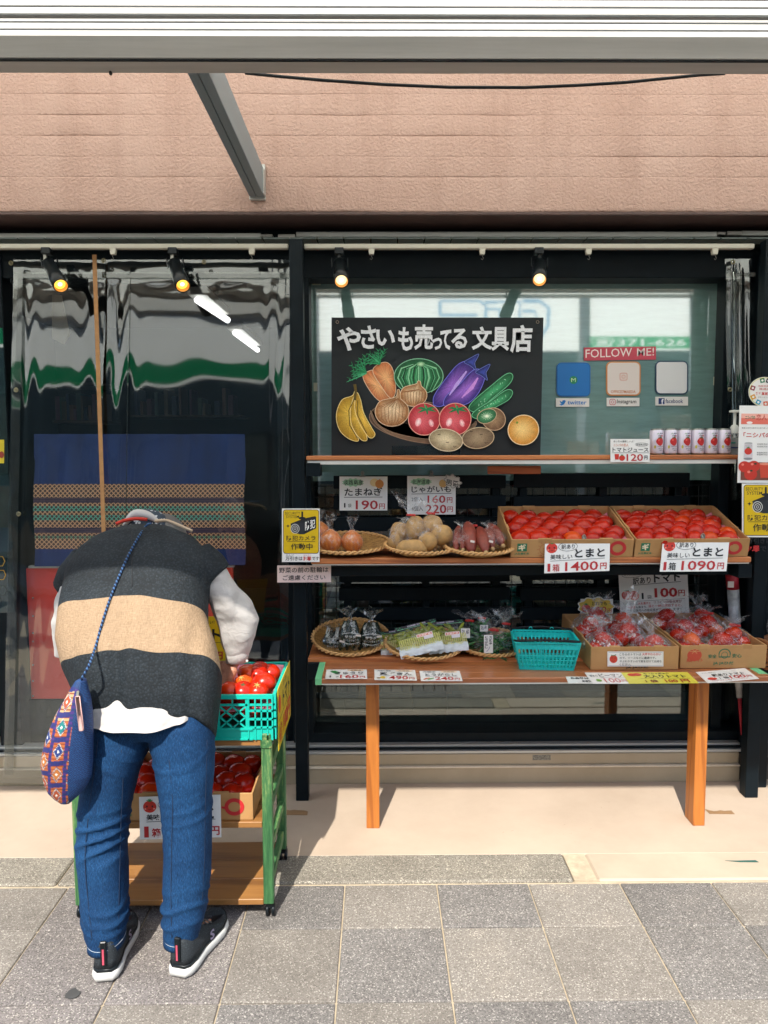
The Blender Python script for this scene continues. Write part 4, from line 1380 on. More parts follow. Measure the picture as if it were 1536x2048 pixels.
def put_tomato(p, M3, label, group, parent=None, sc=1.0):
    o = bpy.data.objects.new('tomato', rt.choice(TM))
    Rr = M3.to_3x3().to_4x4() @ Matrix.Rotation(rt.uniform(0, 6.28), 4, 'Z') @ Matrix.Rotation(rt.uniform(-.35, .35), 4, 'X') @ Matrix.Rotation(rt.uniform(-.35, .35), 4, 'Y')
    s = sc * rt.uniform(.94, 1.07)
    Mw = Matrix.Translation(p) @ Rr @ Matrix.Scale(s, 4)
    COL.objects.link(o)
    if parent is not None:
        o.matrix_basis = root_of(parent).matrix_basis.inverted() @ Mw
        o.parent = parent
    else:
        o.matrix_basis = Mw
        tag(o, label, 'tomato', group)
    return o

def carton_mat():
    t = NT('corrugated_cardboard')
    co = t.coords((1, 1, 1), rnd=True)
    f = t.noise(co, 6, 4)
    t.l(t.ramp(f, [(.3, '#a67b4a'), (.7, '#b98d5a')]), t.b.inputs['Base Color'])
    w = t.n('TexWave'); w.inputs['Scale'].default_value = 60; t.l(co, w.inputs[0])
    t.bump(w.outputs['Fac'], .06, .0008)
    t.b.inputs['Roughness'].default_value = .75
    return t.m
cardm = carton_mat()
cardedge = mat('cardboard_cut_edge', '#c09a68', .85, var=.25, scale=200)
foam = mat('pink_foam_liner', '#e08a9c', .7, var=.1, scale=30, bump=.5, bscale=80, bdist=.004)
paper = mat('laminated_paper', '#efeeeb', .25, var=.02, scale=3, coat=.3)
paper2 = mat('matt_paper', '#e6e4e0', .6, var=.03)

def carton(label, org, w, d, h, tilt, group, front_fn=None, hback=None, rz=0.0, side=True, cat='box'):
    """open cardboard tray; org = front bottom left corner, x along the front, y back"""
    Mx = Matrix.Translation(org) @ Matrix.Rotation(rz, 4, 'Z') @ Matrix.Rotation(tilt, 4, 'X')
    r = empty('cardboard_box', org, label, cat, group)
    T = .005
    hb = hback or h
    def part(nm, lo, hi, mt=cardm):
        m = MB(); m.box(lo, hi, Mx, .0012); return m.build(nm, mt, r)
    part('base', (T, T, .001), (w - T, d - T, .005))
    part('front_wall', (0, 0, 0), (w, T, h))
    part('back_wall', (0, d - T, 0), (w, d, hb))
    for x in (0, w - T):
        m = MB(); pts = [(x, T + .0004, 0), (x, d - T - .0004, 0), (x, d - T - .0004, hb), (x, d - T - .03, hb), (x, T + .03, h), (x, T + .0004, h)]
        m.prism([Mx @ Vector(p) for p in pts], Mx.to_3x3() @ Vector((T, 0, 0))); m.build('side_wall', cardm, r, fixn=True)
    # folded tongues and top lips
    for x in (w * .22, w * .72):
        part('tongue', (x, -.0006, h - .014), (x + w * .11, T + .006, h + .0022)); part('tongue', (x, d - T - .006, hb - .014), (x + w * .11, d + .0006, hb + .0022))
    for x in (0, w - T):
        for y in (d * .3, d * .68):
            zz = h + (hb - h) * (y / d) - .001
            part('side_tongue', (x - .0006, y, zz - .012), (x + T + .004 if x == 0 else x + T + .0006, y + .05, zz + .003))
    for x in (w * .38, w * .62):
        m = MB(); c = Mx @ Vector((x, d - T - .0004, hb * .62)); m.ball(c, (.004, .0012, .007), 10, 6); m.build('hand_hole', gum, r)
    if front_fn:
        f = Face(Mx @ Vector((0, 0, h)), Mx @ Vector((w, 0, h)), Mx @ Vector((0, 0, 0)), (0, 0, 100, 100 * h / w))
        front_fn(f); f.finish(r, .7)
    return r, Mx

RED = '#b8262a'; GRN = '#1c6b4a'; INK = '#15181c'
def tray_print(f):
    H = f.ref[3]
    f.rect(5, H * .22, 13, H * .66, GRN); f.text('ギ', 6, H * .26, 12, H * .62, '#e8d8b8', .05)
    f.text('JA全農岐阜', 3, H * .72, 15, H * .86, GRN, .02)
    cx, cy_ = 28, H * .55
    f.line([(cx + 4.6 * math.cos(a), cy_ + 4.6 * math.sin(a)) for a in [k * .3 for k in range(21)]], .35, '#a8542c', closed=True)
    for k in range(12):
        a = k * .52; f.line([(cx + 5.4 * math.cos(a), cy_ + 5.4 * math.sin(a)), (cx + 6.8 * math.cos(a), cy_ + 6.8 * math.sin(a))], .35, '#a8542c')
    f.ell(cx - 1.4, cy_ - .8, .4, .6, '#a8542c', 8); f.ell(cx + 1.4, cy_ - .8, .4, .6, '#a8542c', 8)
    f.line([(cx - 1.8, cy_ + 1.4), (cx, cy_ + 2.4), (cx + 1.8, cy_ + 1.4)], .35, '#a8542c')
    f.text('ぎふの', 23, H * .84, 33, H * .95, '#a8542c')
    cx = 87
    f.line([(cx + 5.6 * math.cos(a), H * .5 + 5.0 * math.sin(a)) for a in [k * .22 for k in range(29)]], 2.7, RED, closed=True)
    f.line([(cx - 5, H * .5 + 1), (cx - 9, H * .5 + .2)], 1.5, RED)

def tomato_grid(r, Mx, w, d, cols, rows, z, label, group, sc=1.0, jit=.006, skip=()):
    for j in range(rows):
        off = (j % 2) * .5
        nc = cols if j % 2 == 0 else cols - 0
        for i in range(nc):
            if (i, j) in skip: continue
            x = .045 + (w - .09) * (i + off * .9) / (cols - .55) + rt.uniform(-jit, jit)
            y = .043 + (d - .086) * j / (rows - 1) + rt.uniform(-jit, jit)
            if x > w - .035: continue
            on = ['first', 'second', 'third', 'fourth', 'fifth', 'sixth', 'seventh']
            rn = ['front', 'second', 'middle', 'fourth', 'rear']; bn = 'left' if '1400' in group else 'right'
            put_tomato(Mx @ Vector((x, y, z + rt.uniform(-.004, .006))), Mx, label % (on[i], rn[j] if rows == 5 else ['front', 'second', 'third', 'rear'][j]), group, sc=sc)
def liner(r, Mx, w, d, z):
    m = MB(); m.smooth = True
    m.grid(lambda u, v: Mx @ Vector((.006 + (w - .012) * u, .006 + (d - .012) * v, z + .012 * noise.noise(Vector((u * 7, v * 6, 2))) + .028 * max(0, abs(v - .5) * 2 - .8) / .2 * .6 + .03 * max(0, abs(u - .5) * 2 - .86) / .14 * .6)), 26, 20)
    m.build('foam_liner', foam, r)

# --- two open boxes on the middle shelf
o1 = P(1021, 1117, 2.785); o2 = P(1267, 1117, 2.785)
w1 = (o2 - o1).x - .004
b1, M1 = carton('open tomato box next to the sweet potato tray, 1400 yen card on it', Vector((o1.x, 2.785, ZM + .001)), w1, .335, .072, rad(14), 'cardboard boxes of loose tomatoes', tray_print, hback=.092)
w2 = P(1500, 1117, 2.785).x - o2.x - .012
b2, M2 = carton('open tomato box at the end of the middle shelf, 1090 yen card on it', Vector((o2.x + .002, 2.785, ZM + .001)), w2, .335, .072, rad(14), 'cardboard boxes of loose tomatoes', tray_print, hback=.092)
for k_, (b_, M_, w_, lab) in enumerate(((b1, M1, w1, '1400 yen'), (b2, M2, w2, '1090 yen'))):
    liner(b_, M_, w_, .335, .03)
    tomato_grid(b_, M_, w_, .335, 6, 5, .054, ('%s tomato in the %s row of the box beside the sweet potatoes' if k_ == 0 else '%s tomato in the %s row of the end box nearest the poster'), 'tomatoes in the ' + lab + ' box', sc=1.04)

# --- plastic film bags
def film_mat(name, base=(.8, .82, .84), alpha=.12, rough=.12):
    t = NT(name)
    co = t.coords()
    n1 = t.noise(co, 60, 3, .6, 1.0)
    tp = t.n('BsdfTransparent'); gl = t.n('BsdfGlossy'); df = t.n('BsdfDiffuse')
    df.inputs[0].default_value = lin(base); gl.inputs['Roughness'].default_value = rough
    bp = t.n('Bump'); bp.inputs['Strength'].default_value = .9; bp.inputs['Distance'].default_value = .004
    t.l(n1, bp.inputs['Height']); t.l(bp.outputs[0], gl.inputs['Normal'])
    ad = t.n('MixShader'); ad.inputs[0].default_value = .5
    t.l(df.outputs[0], ad.inputs[1]); t.l(gl.outputs[0], ad.inputs[2])
    lw = t.n('LayerWeight'); lw.inputs[0].default_value = .35
    cr = t.ramp(n1, [(.5, (alpha * .25,) * 3), (.66, (min(1, alpha * 3.2),) * 3)])
    mx = t.n('Math', operation='MULTIPLY_ADD'); t.l(lw.outputs['Facing'], mx.inputs[0]); mx.inputs[1].default_value = alpha * .9
    t.l(cr, mx.inputs[2])
    m = t.n('MixShader'); t.l(mx.outputs[0], m.inputs[0]); t.l(tp.outputs[0], m.inputs[1]); t.l(ad.outputs[0], m.inputs[2])
    t.l(m.outputs[0], t.o.inputs[0])
    return t.m
filmm = film_mat('clear_bag_film', alpha=.08)
filmw = film_mat('milky_bag_film', alpha=.16, rough=.2)
redtape = mat('red_bag_tape', '#c02a24', .35)
sticker = mat('small_price_sticker', '#d9cfc6', .5)

def bag_shell(c, rx, ry, rz, neck, tuft, lean=(0, 0), seed=1, n=26, crink=.09, spread=1.0):
    """gathered bag: body round c, neck at the top, crumpled tuft above it"""
    c = Vector(c); m = MB(); rr = random.Random(seed)
    prof = []
    for k in range(9):
        a = -math.pi / 2 + math.pi * .86 * k / 8
        prof.append((math.cos(a), math.sin(a) * 1.0, 1))
    zt = prof[-1][1]
    nr = .13
    prof += [(.26, zt + neck * .45, 0), (nr, zt + neck, 0), (nr * 1.6, zt + neck + tuft * .35, 2), (nr * 2.6 * spread, zt + neck + tuft * .72, 2), (nr * 3.6 * spread, zt + neck + tuft, 2)]
    vs = []
    for (r, z, k) in prof:
        for i in range(n):
            t = 2 * math.pi * i / n
            q = noise.noise(Vector((math.cos(t) * 2.2, math.sin(t) * 2.2, z * 2.5 + seed * 7)))
            q2 = noise.noise(Vector((math.cos(t) * 6, math.sin(t) * 6, z * 5 + seed * 3)))
            amp = crink if k == 1 else (.35 if k == 0 else .75)
            R_ = r * (1 + amp * q * 1.6 + amp * .9 * q2)
            zz = z + (0 if k != 2 else .35 * tuft * q2 * 1.6) + .03 * q
            hgt = max(0, z - .4)
            vs.append(c + Vector((rx * R_ * math.cos(t) + lean[0] * hgt, ry * R_ * math.sin(t) + lean[1] * hgt, rz * zz)))
    fs = []
    for a in range(len(prof) - 1):
        for i in range(n):
            j = (i + 1) % n
            fs.append((a * n + i, a * n + j, (a + 1) * n + j, (a + 1) * n + i))
    m.add(vs, fs)
    zn = zt + neck
    return m, c + Vector((lean[0] * (zn - .4), lean[1] * (zn - .4), rz * zn)), nr
def tie(root, p, rx, ry, mt=redtape, h=.006):
    m = MB(); m.smooth = True
    m.tube([p + Vector((rx * 1.5 * math.cos(a), ry * 1.5 * math.sin(a), 0)) for a in [2 * math.pi * k / 12 for k in range(12)]], h * .6, 6, closed=True)
    m.box((p.x + rx, p.y - ry * 1.6 - .002, p.z - h * .7), (p.x + rx + .012, p.y - ry * 1.6 + .001, p.z + h * .7))
    m.build('tie', mt, root)

# --- woven bamboo trays
def bamboo(name, a, b_):
    t = NT(name)
    uv = t.n('UVMap'); ck = t.n('TexBrick')
    t.l(uv.outputs[0], ck.inputs['Vector'])
    ck.inputs['Scale'].default_value = 1.0
    ck.inputs['Color1'].default_value = lin(a); ck.inputs['Color2'].default_value = lin(b_)
    ck.inputs['Mortar'].default_value = lin('#5e4020'); ck.inputs['Mortar Size'].default_value = .05
    ck.inputs['Brick Width'].default_value = 1.0; ck.inputs['Row Height'].default_value = .5
    t.l(ck.outputs['Color'], t.b.inputs['Base Color'])
    t.bump(ck.outputs['Fac'], -.6, .002)
    t.b.inputs['Roughness'].default_value = .5
    return t.m
weavem = bamboo('bamboo_weave', '#c79858', '#8c6534')
rimm = mat('bamboo_rim', '#c79a62', .45, var=.25, scale=60, stretch=(1, 1, 1))
def zaru(label, c, R_, tilt, depth=.03, roll=0.0):
    c = Vector(c)
    r = empty('bamboo_tray', c, label, 'basket', 'woven bamboo trays')
    M = Matrix.Translation(c + Vector((0, 0, 0))) @ Matrix.Rotation(rad(tilt), 4, 'X') @ Matrix.Rotation(rad(roll), 4, 'Y')
    m = MB(); NR, NA = 12, 64; vs = []
    def hz(q): return depth * max(0, (q - .45) / .55) ** 1.6 * 1.0
    for i in range(NR + 1):
        q = max(.001, i / NR)
        for k in range(NA):
            t = 2 * math.pi * k / NA
            vs.append(M @ Vector((R_ * q * math.cos(t), R_ * q * math.sin(t), hz(q))))
    fs = [(i * NA + k, i * NA + (k + 1) % NA, (i + 1) * NA + (k + 1) % NA, (i + 1) * NA + k) for i in range(NR) for k in range(NA)]
    m.smooth = True; m.add(vs, fs)
    o = m.build('woven_dish', weavem, r)
    me = o.data; uvl = me.uv_layers.new(name='UVMap'); Mi = M.inverted() @ Matrix.Translation(c)
    for l_ in me.loops:
        v = Mi @ me.vertices[l_.vertex_index].co
        uvl.data[l_.index].uv = (v.x / .016, v.y / .012)
    for ph in (0, math.pi):
        m = MB(); m.smooth = True; pts = []
        NT_ = 150
        for k in range(NT_):
            t = 2 * math.pi * k / NT_; a = t * 22 + ph
            q = R_ + .0045 * math.cos(a)
            pts.append(M @ Vector((q * math.cos(t), q * math.sin(t), depth + .0045 * math.sin(a))))
        m.tube(pts, .0042, 6, closed=True); m.build('rim_strand', rimm, r)
    return r, M
def at_px(px, py, Y): return P(px, py, Y)
z0 = ZM + .004
def tray_c(px, pyc, Y): q = P(px, pyc, Y); return q
def solve_tray(px, pfront, R_, tilt, depth, zbase):
    """tray whose front rim sits at image height pfront, resting on zbase"""
    s = math.sin(rad(tilt)); c = math.cos(rad(tilt))
    # centre z so that the lowest point of the flat base touches zbase
    zc = zbase + .5 * R_ * s + .003
    Y = 2.9
    for _ in range(20):
        yf = Y - R_ * c + depth * 0 ; zf = zc - R_ * s + depth * c
        d = P(px, pfront, 1); k = d.z - CAM.z
        yy = (zf - CAM.z) / k
        Y += (yy - yf) * .8
    return Vector((P(px, 1100, Y).x, Y, zc))
TR = {}
for (nm, px, pf, R_, tl, zb_, lab) in (
    ('onion', 693, 1106, .168, 7, ZM, 'woven bamboo tray, half empty, holding bagged onions'),
    ('potato', 843, 1107, .14, 6, ZM, 'woven bamboo tray heaped with bagged potatoes'),
    ('sweet', 957, 1108, .13, 6, ZM, 'woven bamboo tray of bagged sweet potatoes beside the tomato box'),
    ('cuke', 700, 1309, .155, 14, ZL, 'woven bamboo tray of dark cucumber bags, nearest the black post'),
    ('edamame', 848, 1318, .155, 10, ZL, 'woven bamboo tray with green soybean packs, jutting over the table'),
    ('pepper', 984, 1311, .135, 9, ZL, 'woven bamboo tray of green peppers beside the turquoise basket')):
    cc = solve_tray(px, pf, R_, tl, .03, zb_)
    TR[nm] = (zaru(lab, cc, R_, tl) + (cc,))
    print(nm, cc)

# --- onions
onionm = NT('onion_skin'); co = onionm.coords((1, 1, .12), rnd=True)
f_ = onionm.noise(co, 90, 4, .6)
onionm.l(onionm.ramp(f_, [(.3, '#b05a1e'), (.55, '#c4702c'), (.8, '#d08a44')]), onionm.b.inputs['Base Color']); onionm.b.inputs['Roughness'].default_value = .35
onionm.bump(f_, .2, .001); onionm = onionm.m
def depth_on(px, py, tr):        # point above the tray's plane at a pixel
    return P(px, py, tr[2].y)
for k, (px, py, r_, dy, hue, lab) in enumerate(((690 - 50, 1064, 19, .05, 0, 'rear reddish onion bag, half hidden by the yellow security sign'), (661, 1083, 22, -.06, 0, 'bagged onion beside the yellow security sign'), (704, 1084, 21.5, -.05, 0, 'bagged onion at the open middle of its tray'))):
    c = P(px, py, TR['onion'][2].y + dy); rr_ = r_ / 1500 * (c.y + .1)
    rt_ = empty('bagged_onion', c - Vector((0, 0, rr_)), lab, 'onion', 'bagged onions')
    m = MB(); m.smooth = True
    m.ball(c, (rr_, rr_, rr_ * .96), 24, 16, lambda d: 1 + (.16 * max(0, d.z - .9) / .1 if d.z > .9 else 0) + .015 * noise.noise(d * 3))
    m.build('onion', onionm, rt_)
    bm_, np_, nr = bag_shell(c, rr_ * 1.1, rr_ * 1.1, rr_ * 1.08, .22, .95, seed=k + 3, crink=.05)
    bm_.build('film', filmm, rt_)
# --- potatoes
potm = mat('potato_skin', '#b08a55', .65, var=.22, scale=40, bump=.4, bscale=120, bdist=.002, rnd=True)
PB = [((800, 1064, 20, 20, .03), (791, 1083, 14, 18, .0), 0, 'small left bag of potatoes in its tray'),
      ((831, 1057, 20, 24, .0), (823, 1096, 31, 17, -.07), 1, 'middle potato bag with a large potato lying in front'),
      ((864, 1050, 21, 20, .0), (856, 1083, 19, 19, -.05), 2, 'red-tied potato bag with a tall crumpled top'),
      ((884, 1070, 22, 20, -.03), (893, 1082, 14, 16, .02), 3, 'rightmost potato bag, next to the sweet potatoes')]
for (a, b_, k, lab) in PB:
    cs = []
    Y0 = TR['potato'][2].y
    ca = P((a[0] + b_[0]) / 2, (a[1] + b_[1]) / 2, Y0)
    r = empty('bag_of_potatoes', ca - Vector((0, 0, .04)), lab, 'potatoes', 'bags of potatoes')
    for (px, py, rx, rz, dy) in (a, b_):
        c = P(px, py, Y0 + dy); sc = (c.y + .1) / 1500
        m = MB(); m.smooth = True
        m.ball(c, (rx * sc, min(rx, rz) * sc, rz * sc), 20, 12, lambda d: 1 + .1 * noise.noise(d * 1.6 + Vector((px, 0, 0))) + .02 * noise.noise(d * 6))
        m.build('potato', potm, r); cs.append((c, rx * sc, rz * sc))
    x0 = min(c.x - rx for c, rx, rz in cs); x1 = max(c.x + rx for c, rx, rz in cs); z0_ = min(c.z - rz for c, rx, rz in cs); z1_ = max(c.z + rz for c, rx, rz in cs)
    cc = Vector(((x0 + x1) / 2, sum(c.y for c, _, _ in cs) / 2, (z0_ + z1_) / 2))
    tn = (.25, 1.1, .95, .15)[k]
    top = [P(812, 1042, 2.9), P(818, 1020, 2.9), P(846, 1020, 2.9), P(880, 1050, 2.9)][k]
    bm_, np_, nr = bag_shell(cc, (x1 - x0) / 2 * 1.12, .05, (z1_ - z0_) / 2 * 1.06, .14, tn * .8, seed=k + 11, crink=.07, lean=(((822 if k < 2 else 858) - (a[0] + b_[0]) / 2) * .0012, 0), spread=1.3)
    bm_.build('film', filmm, r)
    if k in (1, 2): tie(r, np_, (x1 - x0) / 2 * nr, .05 * nr)
# --- sweet potatoes
swm = mat('sweet_potato_skin', '#7a3224', .5, var=.28, scale=50, bump=.4, bscale=90, bdist=.002, rnd=True)
cutm = mat('sweet_potato_end', '#b99a6a', .8)
swpos = [(918, 1052, 912, 1103, 9, .0), (935, 1046, 944, 1107, 15, -.04), (958, 1056, 972, 1106, 13, -.06), (972, 1058, 985, 1098, 11, -.02), (978, 1050, 1006, 1092, 12, .02), (930, 1060, 926, 1100, 9, -.02)]
for g_, (idx, lab) in enumerate((((0, 1, 5), 'left bag of reddish sweet potatoes'), ((2, 3, 4), 'right bag of sweet potatoes with a small white sticker'))):
    Y0 = TR['sweet'][2].y
    mx = [swpos[i] for i in idx]
    cx = sum((q[0] + q[2]) / 2 for q in mx) / 3
    r = empty('bag_of_sweet_potatoes', P(cx, 1100, Y0), lab, 'sweet potatoes', 'bags of sweet potatoes')
    for (ax, ay, bx, by, rr_, dy) in mx:
        a = P(ax, ay, Y0 + dy + .06); b_ = P(bx, by, Y0 + dy - .06); sc = (a.y + .1) / 1500
        n_ = 9; path = []; rs = []
        for k in range(n_):
            t = k / (n_ - 1); path.append(a.lerp(b_, t) + Vector((0, 0, .006 * math.sin(t * 3.1)))); rs.append(rr_ * sc * (max(.12, math.sin(math.pi * (t * .9 + .06))) ** .7) * (1 + .12 * noise.noise(Vector((ax, t * 4, 0)))))
        m = MB(); m.smooth = True; m.tube(path, rs, 14); m.build('sweet_potato', swm, r)
        m = MB(); m.smooth = True; m.ball(b_, rs[-1] * 1.3 + .002, 8, 6); m.build('cut_end', cutm, r)
    c = P(cx, 1078, Y0 - .01)
    bm_, np_, nr = bag_shell(c, .062, .07, .042, .1, .5, seed=31 + g_, crink=.1)
    bm_.build('film', filmm, r)
    m = MB(); q = P(mx[1][0] + 10, 1083, Y0 - .1); m.box((q.x - .008, q.y - .001, q.z - .004), (q.x + .008, q.y, q.z + .004), Matrix.Translation(q) @ Matrix.Rotation(.25, 4, 'Y') @ Matrix.Translation(-q)); m.build('price_sticker', sticker, r)
    if g_ == 0: tie(r, P(946, 1051, Y0), .004, .004)

# --- draping print on bags
def drape(mbs, face, off=.0015):
    V = []; F = []
    for mb in mbs:
        o = len(V); V += [tuple(v) for v in mb.v]; F += [tuple(i + o for i in f) for f in mb.f]
    bv = BVHTree.FromPolygons(V, F)
    for b_ in (face.art, face.let):
        for i, v in enumerate(b_.v):
            hit = bv.ray_cast(v - Vector((0, .3, 0)), Vector((0, 1, 0)), 1.0)
            if hit[0] is not None:
                lay = (v - face.TL).dot(face.n)
                b_.v[i] = Vector((v.x, hit[0].y - off - max(0, lay), v.z))
def up_face(rect, Y):
    x0, y0, x1, y1 = rect
    return Face(P(x0, y0, Y), P(x1, y0, Y), P(x0, y1, Y), rect)
# cucumbers in dark bags
cukem = mat('cucumber_skin', '#0c2418', .35, var=.4, scale=60, bump=.5, bscale=200, bdist=.002)
darkfilm = film_mat('dark_bag_film', base=(.02, .05, .035), alpha=.3, rough=.12)
for k, (px, py, rx, rz, dy, lab, tn) in enumerate(((667, 1284, 27, 24, -.02, 'cucumber bag slumped against the left rim of its tray', .3), (700, 1272, 26, 34, -.05, 'middle cucumber bag with an upright crumpled top', .5), (742, 1274, 29, 32, -.03, 'right cucumber bag with a small white sticker', .6))):
    Y0 = TR['cuke'][2].y + dy; c = P(px, py, Y0); sc = (c.y + .1) / 1500
    r = empty('cucumber_bag', c - Vector((0, 0, rz * sc)), lab, 'cucumbers', 'bags of cucumbers')
    for q in range(4):
        m = MB(); m.smooth = True; dx = (q - 1.5) * rx * .4 * sc
        a = c + Vector((dx * .6, .01 * (q % 2), rz * sc * .9)); b_ = c + Vector((dx * 1.25, -.01, -rz * sc * .8))
        m.tube([a.lerp(b_, t / 6) for t in range(7)], [rx * sc * .2 * s for s in (.5, .85, 1, 1.05, 1, .85, .45)], 10); m.build('cucumber', cukem, r)
    bm_, np_, nr = bag_shell(c, rx * sc * 1.08, rx * sc * .75, rz * sc, .2, tn, seed=41 + k, crink=.12, spread=1.5)
    # cone the body towards the top
    for v in bm_.v:
        h = (v.z - (c.z - rz * sc)) / (2 * rz * sc)
        if h < 1.05:
            s = 1.12 - .5 * max(0, h); v.x = c.x + (v.x - c.x) * s
    bm_.build('film', darkfilm, r)
    f = up_face((px - 30, py - 34, px + 30, py + 30), Y0 - .1)
    f.text('もぎたて', px - 16, py - 20, px - 9, py + 4, '#c9ccc8', .02, vertical=True)
    f.text('きゅうり', px + 2, py - 20, px + 10, py + 4, '#c9ccc8', .02, vertical=True)
    f.text('サラダ', px - 12, py + 6, px + 12, py + 12, '#c9ccc8', .03); f.text('おいしいきゅうり', px - 15, py + 14, px + 16, py + 19, '#c9ccc8', .02)
    f.line([(px - 18 + 36 * t, py + 5 - 4 * math.sin(t * 3.14)) for t in (0, .2, .4, .6, .8, 1)], 1.4, '#b8bcb8')
    f.line([(px - 18 + 36 * t, py + 21 + 3 * math.sin(t * 3.14)) for t in (0, .2, .4, .6, .8, 1)], 1.6, '#b8bcb8')
    for q in range(9):
        x = px - 18 + q * 4.5; f.line([(x, py + 21 + 2), (x + 2.5, py + 26)], 1, '#9fa49f')
    drape([bm_], f); f.finish(r, .3)
    m = MB(); q = P(px + 17, py - 1, Y0 - .075); m.box((q.x - .01, q.y - .001, q.z - .004), (q.x + .01, q.y, q.z + .004), Matrix.Translation(q) @ Matrix.Rotation(.3 - .2 * k, 4, 'Y') @ Matrix.Translation(-q)); m.build('price_sticker', sticker, r)
# green soybean packs
podm = mat('soybean_pod', '#77801a', .5, var=.3, scale=40, rnd=True)
netm = mat('purple_black_header', '#191428', .3)
whitefilm = mat('white_pack_film', '#cfd6da', .3, var=.08, scale=60, bump=.9, bscale=70, bdist=.005)
pod_me = []
for s_ in range(3):
    m = MB(); m.smooth = True
    m.tube([Vector((0.026 * (t / 8 - .5) * 2, .003 * math.sin(t / 8 * 3.1), 0)) for t in range(9)], [.0022, .0058, .0068, .0056, .0072, .0058, .007, .005, .0014], 8); pod_me.append(m.mesh('soybean_pod', podm))
for k, (px, py, rx, rz, dy, roll, lab) in enumerate(((795, 1285, 34, 20, .02, -8, 'darker soybean pack mostly under the front pack'), (838, 1278, 42, 26, -.08, -14, 'front soybean pack with a purple header and white foot'), (893, 1274, 38, 26, -.05, -6, 'right soybean pack lying against the green peppers'))):
    Y0 = TR['edamame'][2].y + dy; c = P(px, py, Y0); sc = (c.y + .1) / 1500
    r = empty('soybean_pack', c - Vector((0, 0, rz * sc)), lab, 'soybeans', 'packs of green soybeans')
    w, h = rx * sc, rz * sc
    M = Matrix.Translation(c) @ Matrix.Rotation(rad(-roll), 4, 'Y') @ Matrix.Rotation(rad(-42), 4, 'X')   # local z = up the pack
    M = Matrix.Translation(c) @ Matrix.Rotation(rad(roll), 4, 'Y') @ Matrix.Rotation(rad(-40), 4, 'X')
    rr = random.Random(k)
    for q in range(34):
        o = bpy.data.objects.new('pod', pod_me[q % 3])
        lp_ = Vector((rr.uniform(-.85, .85) * w, rr.uniform(-.012, .006), rr.uniform(-.15, .85) * h))
        Mw = M @ Matrix.Translation(lp_) @ Matrix.Rotation(rr.uniform(-.9, 1.3), 4, 'Y') @ Matrix.Rotation(rr.uniform(-.4, .4), 4, 'X')
        o.matrix_basis = root_of(r).matrix_basis.inverted() @ Mw; COL.objects.link(o); o.parent = r
    m = MB(); m.smooth = True
    def pill(u, v, s_=-1):
        X = (u - .5) * 2; Z = (v - .5) * 2
        t = (1 - abs(X) ** 4) * (1 - abs(Z) ** 4)
        return M @ Vector((X * w, s_ * (.002 + .019 * max(0, t)) + .003 * noise.noise(Vector((u * 9, v * 9, k))), Z * h * 1.05))
    m.grid(lambda u, v: pill(u, v), 24, 18)
    front = MB(); front.v = list(m.v); front.f = list(m.f)
    m.grid(lambda u, v: pill(u, v, 1), 12, 10)
    m.build('film', filmm, r)
    m = MB(); m.box((-w, -.007, h * .98), (w, .002, h * 1.3), M, .001); m.build('header', netm, r)
    F = Face(M @ Vector((-w, -.008, h * 1.3)), M @ Vector((w, -.008, h * 1.3)), M @ Vector((-w, -.008, h * .98)), (0, 0, 100, 20))
    F.text('EDAMAME  SOYBEANS', 30, 5, 74, 13, '#c9c4d4', .02); F.line([(4, 18), (96, 18)], 1.6, '#8fd0a8')
    for (x, y) in ((4, 6), (8, 14), (12, 8), (17, 15), (86, 6), (90, 14), (94, 8), (97, 15)): F.ell(x, y, 2, 2.6, '#2f8a5c', 7)
    F.finish(r, .4)
    m = MB(); m.smooth = True
    m.grid(lambda u, v: M @ Vector(((u - .5) * 2.05 * w, -.012 - .01 * math.sin(v * 3.1) + .006 * noise.noise(Vector((u * 8, v * 5, k))), h * (-.62 - .75 * v) + .006 * noise.noise(Vector((u * 12, 1, k))))), 26, 8)
    m.build('foot_film', whitefilm, r)
    F = Face(M @ Vector((-w, -.024, h * -.02)), M @ Vector((w, -.024, h * -.02)), M @ Vector((-w, -.016, h * -.8)), (0, 0, 100, 40))
    for y in range(0, 41, 5): F.line([(3, y), (97, y + 1)], 1.5, '#d2cf74')
    for x in range(3, 100, 5): F.line([(x, 0), (x + 1, 40)], 1.3, '#d2cf74')
    F.rect(46, -8, 84, 4, '#e8d8d0'); F.rect(48, -6, 82, 2, '#d0604e'); F.text('京都府産', 50, -5, 80, 1, '#f0e4dc', .02); F.rect(62, 4, 84, 16, '#d8cfd4')
    F.finish(r, .5)
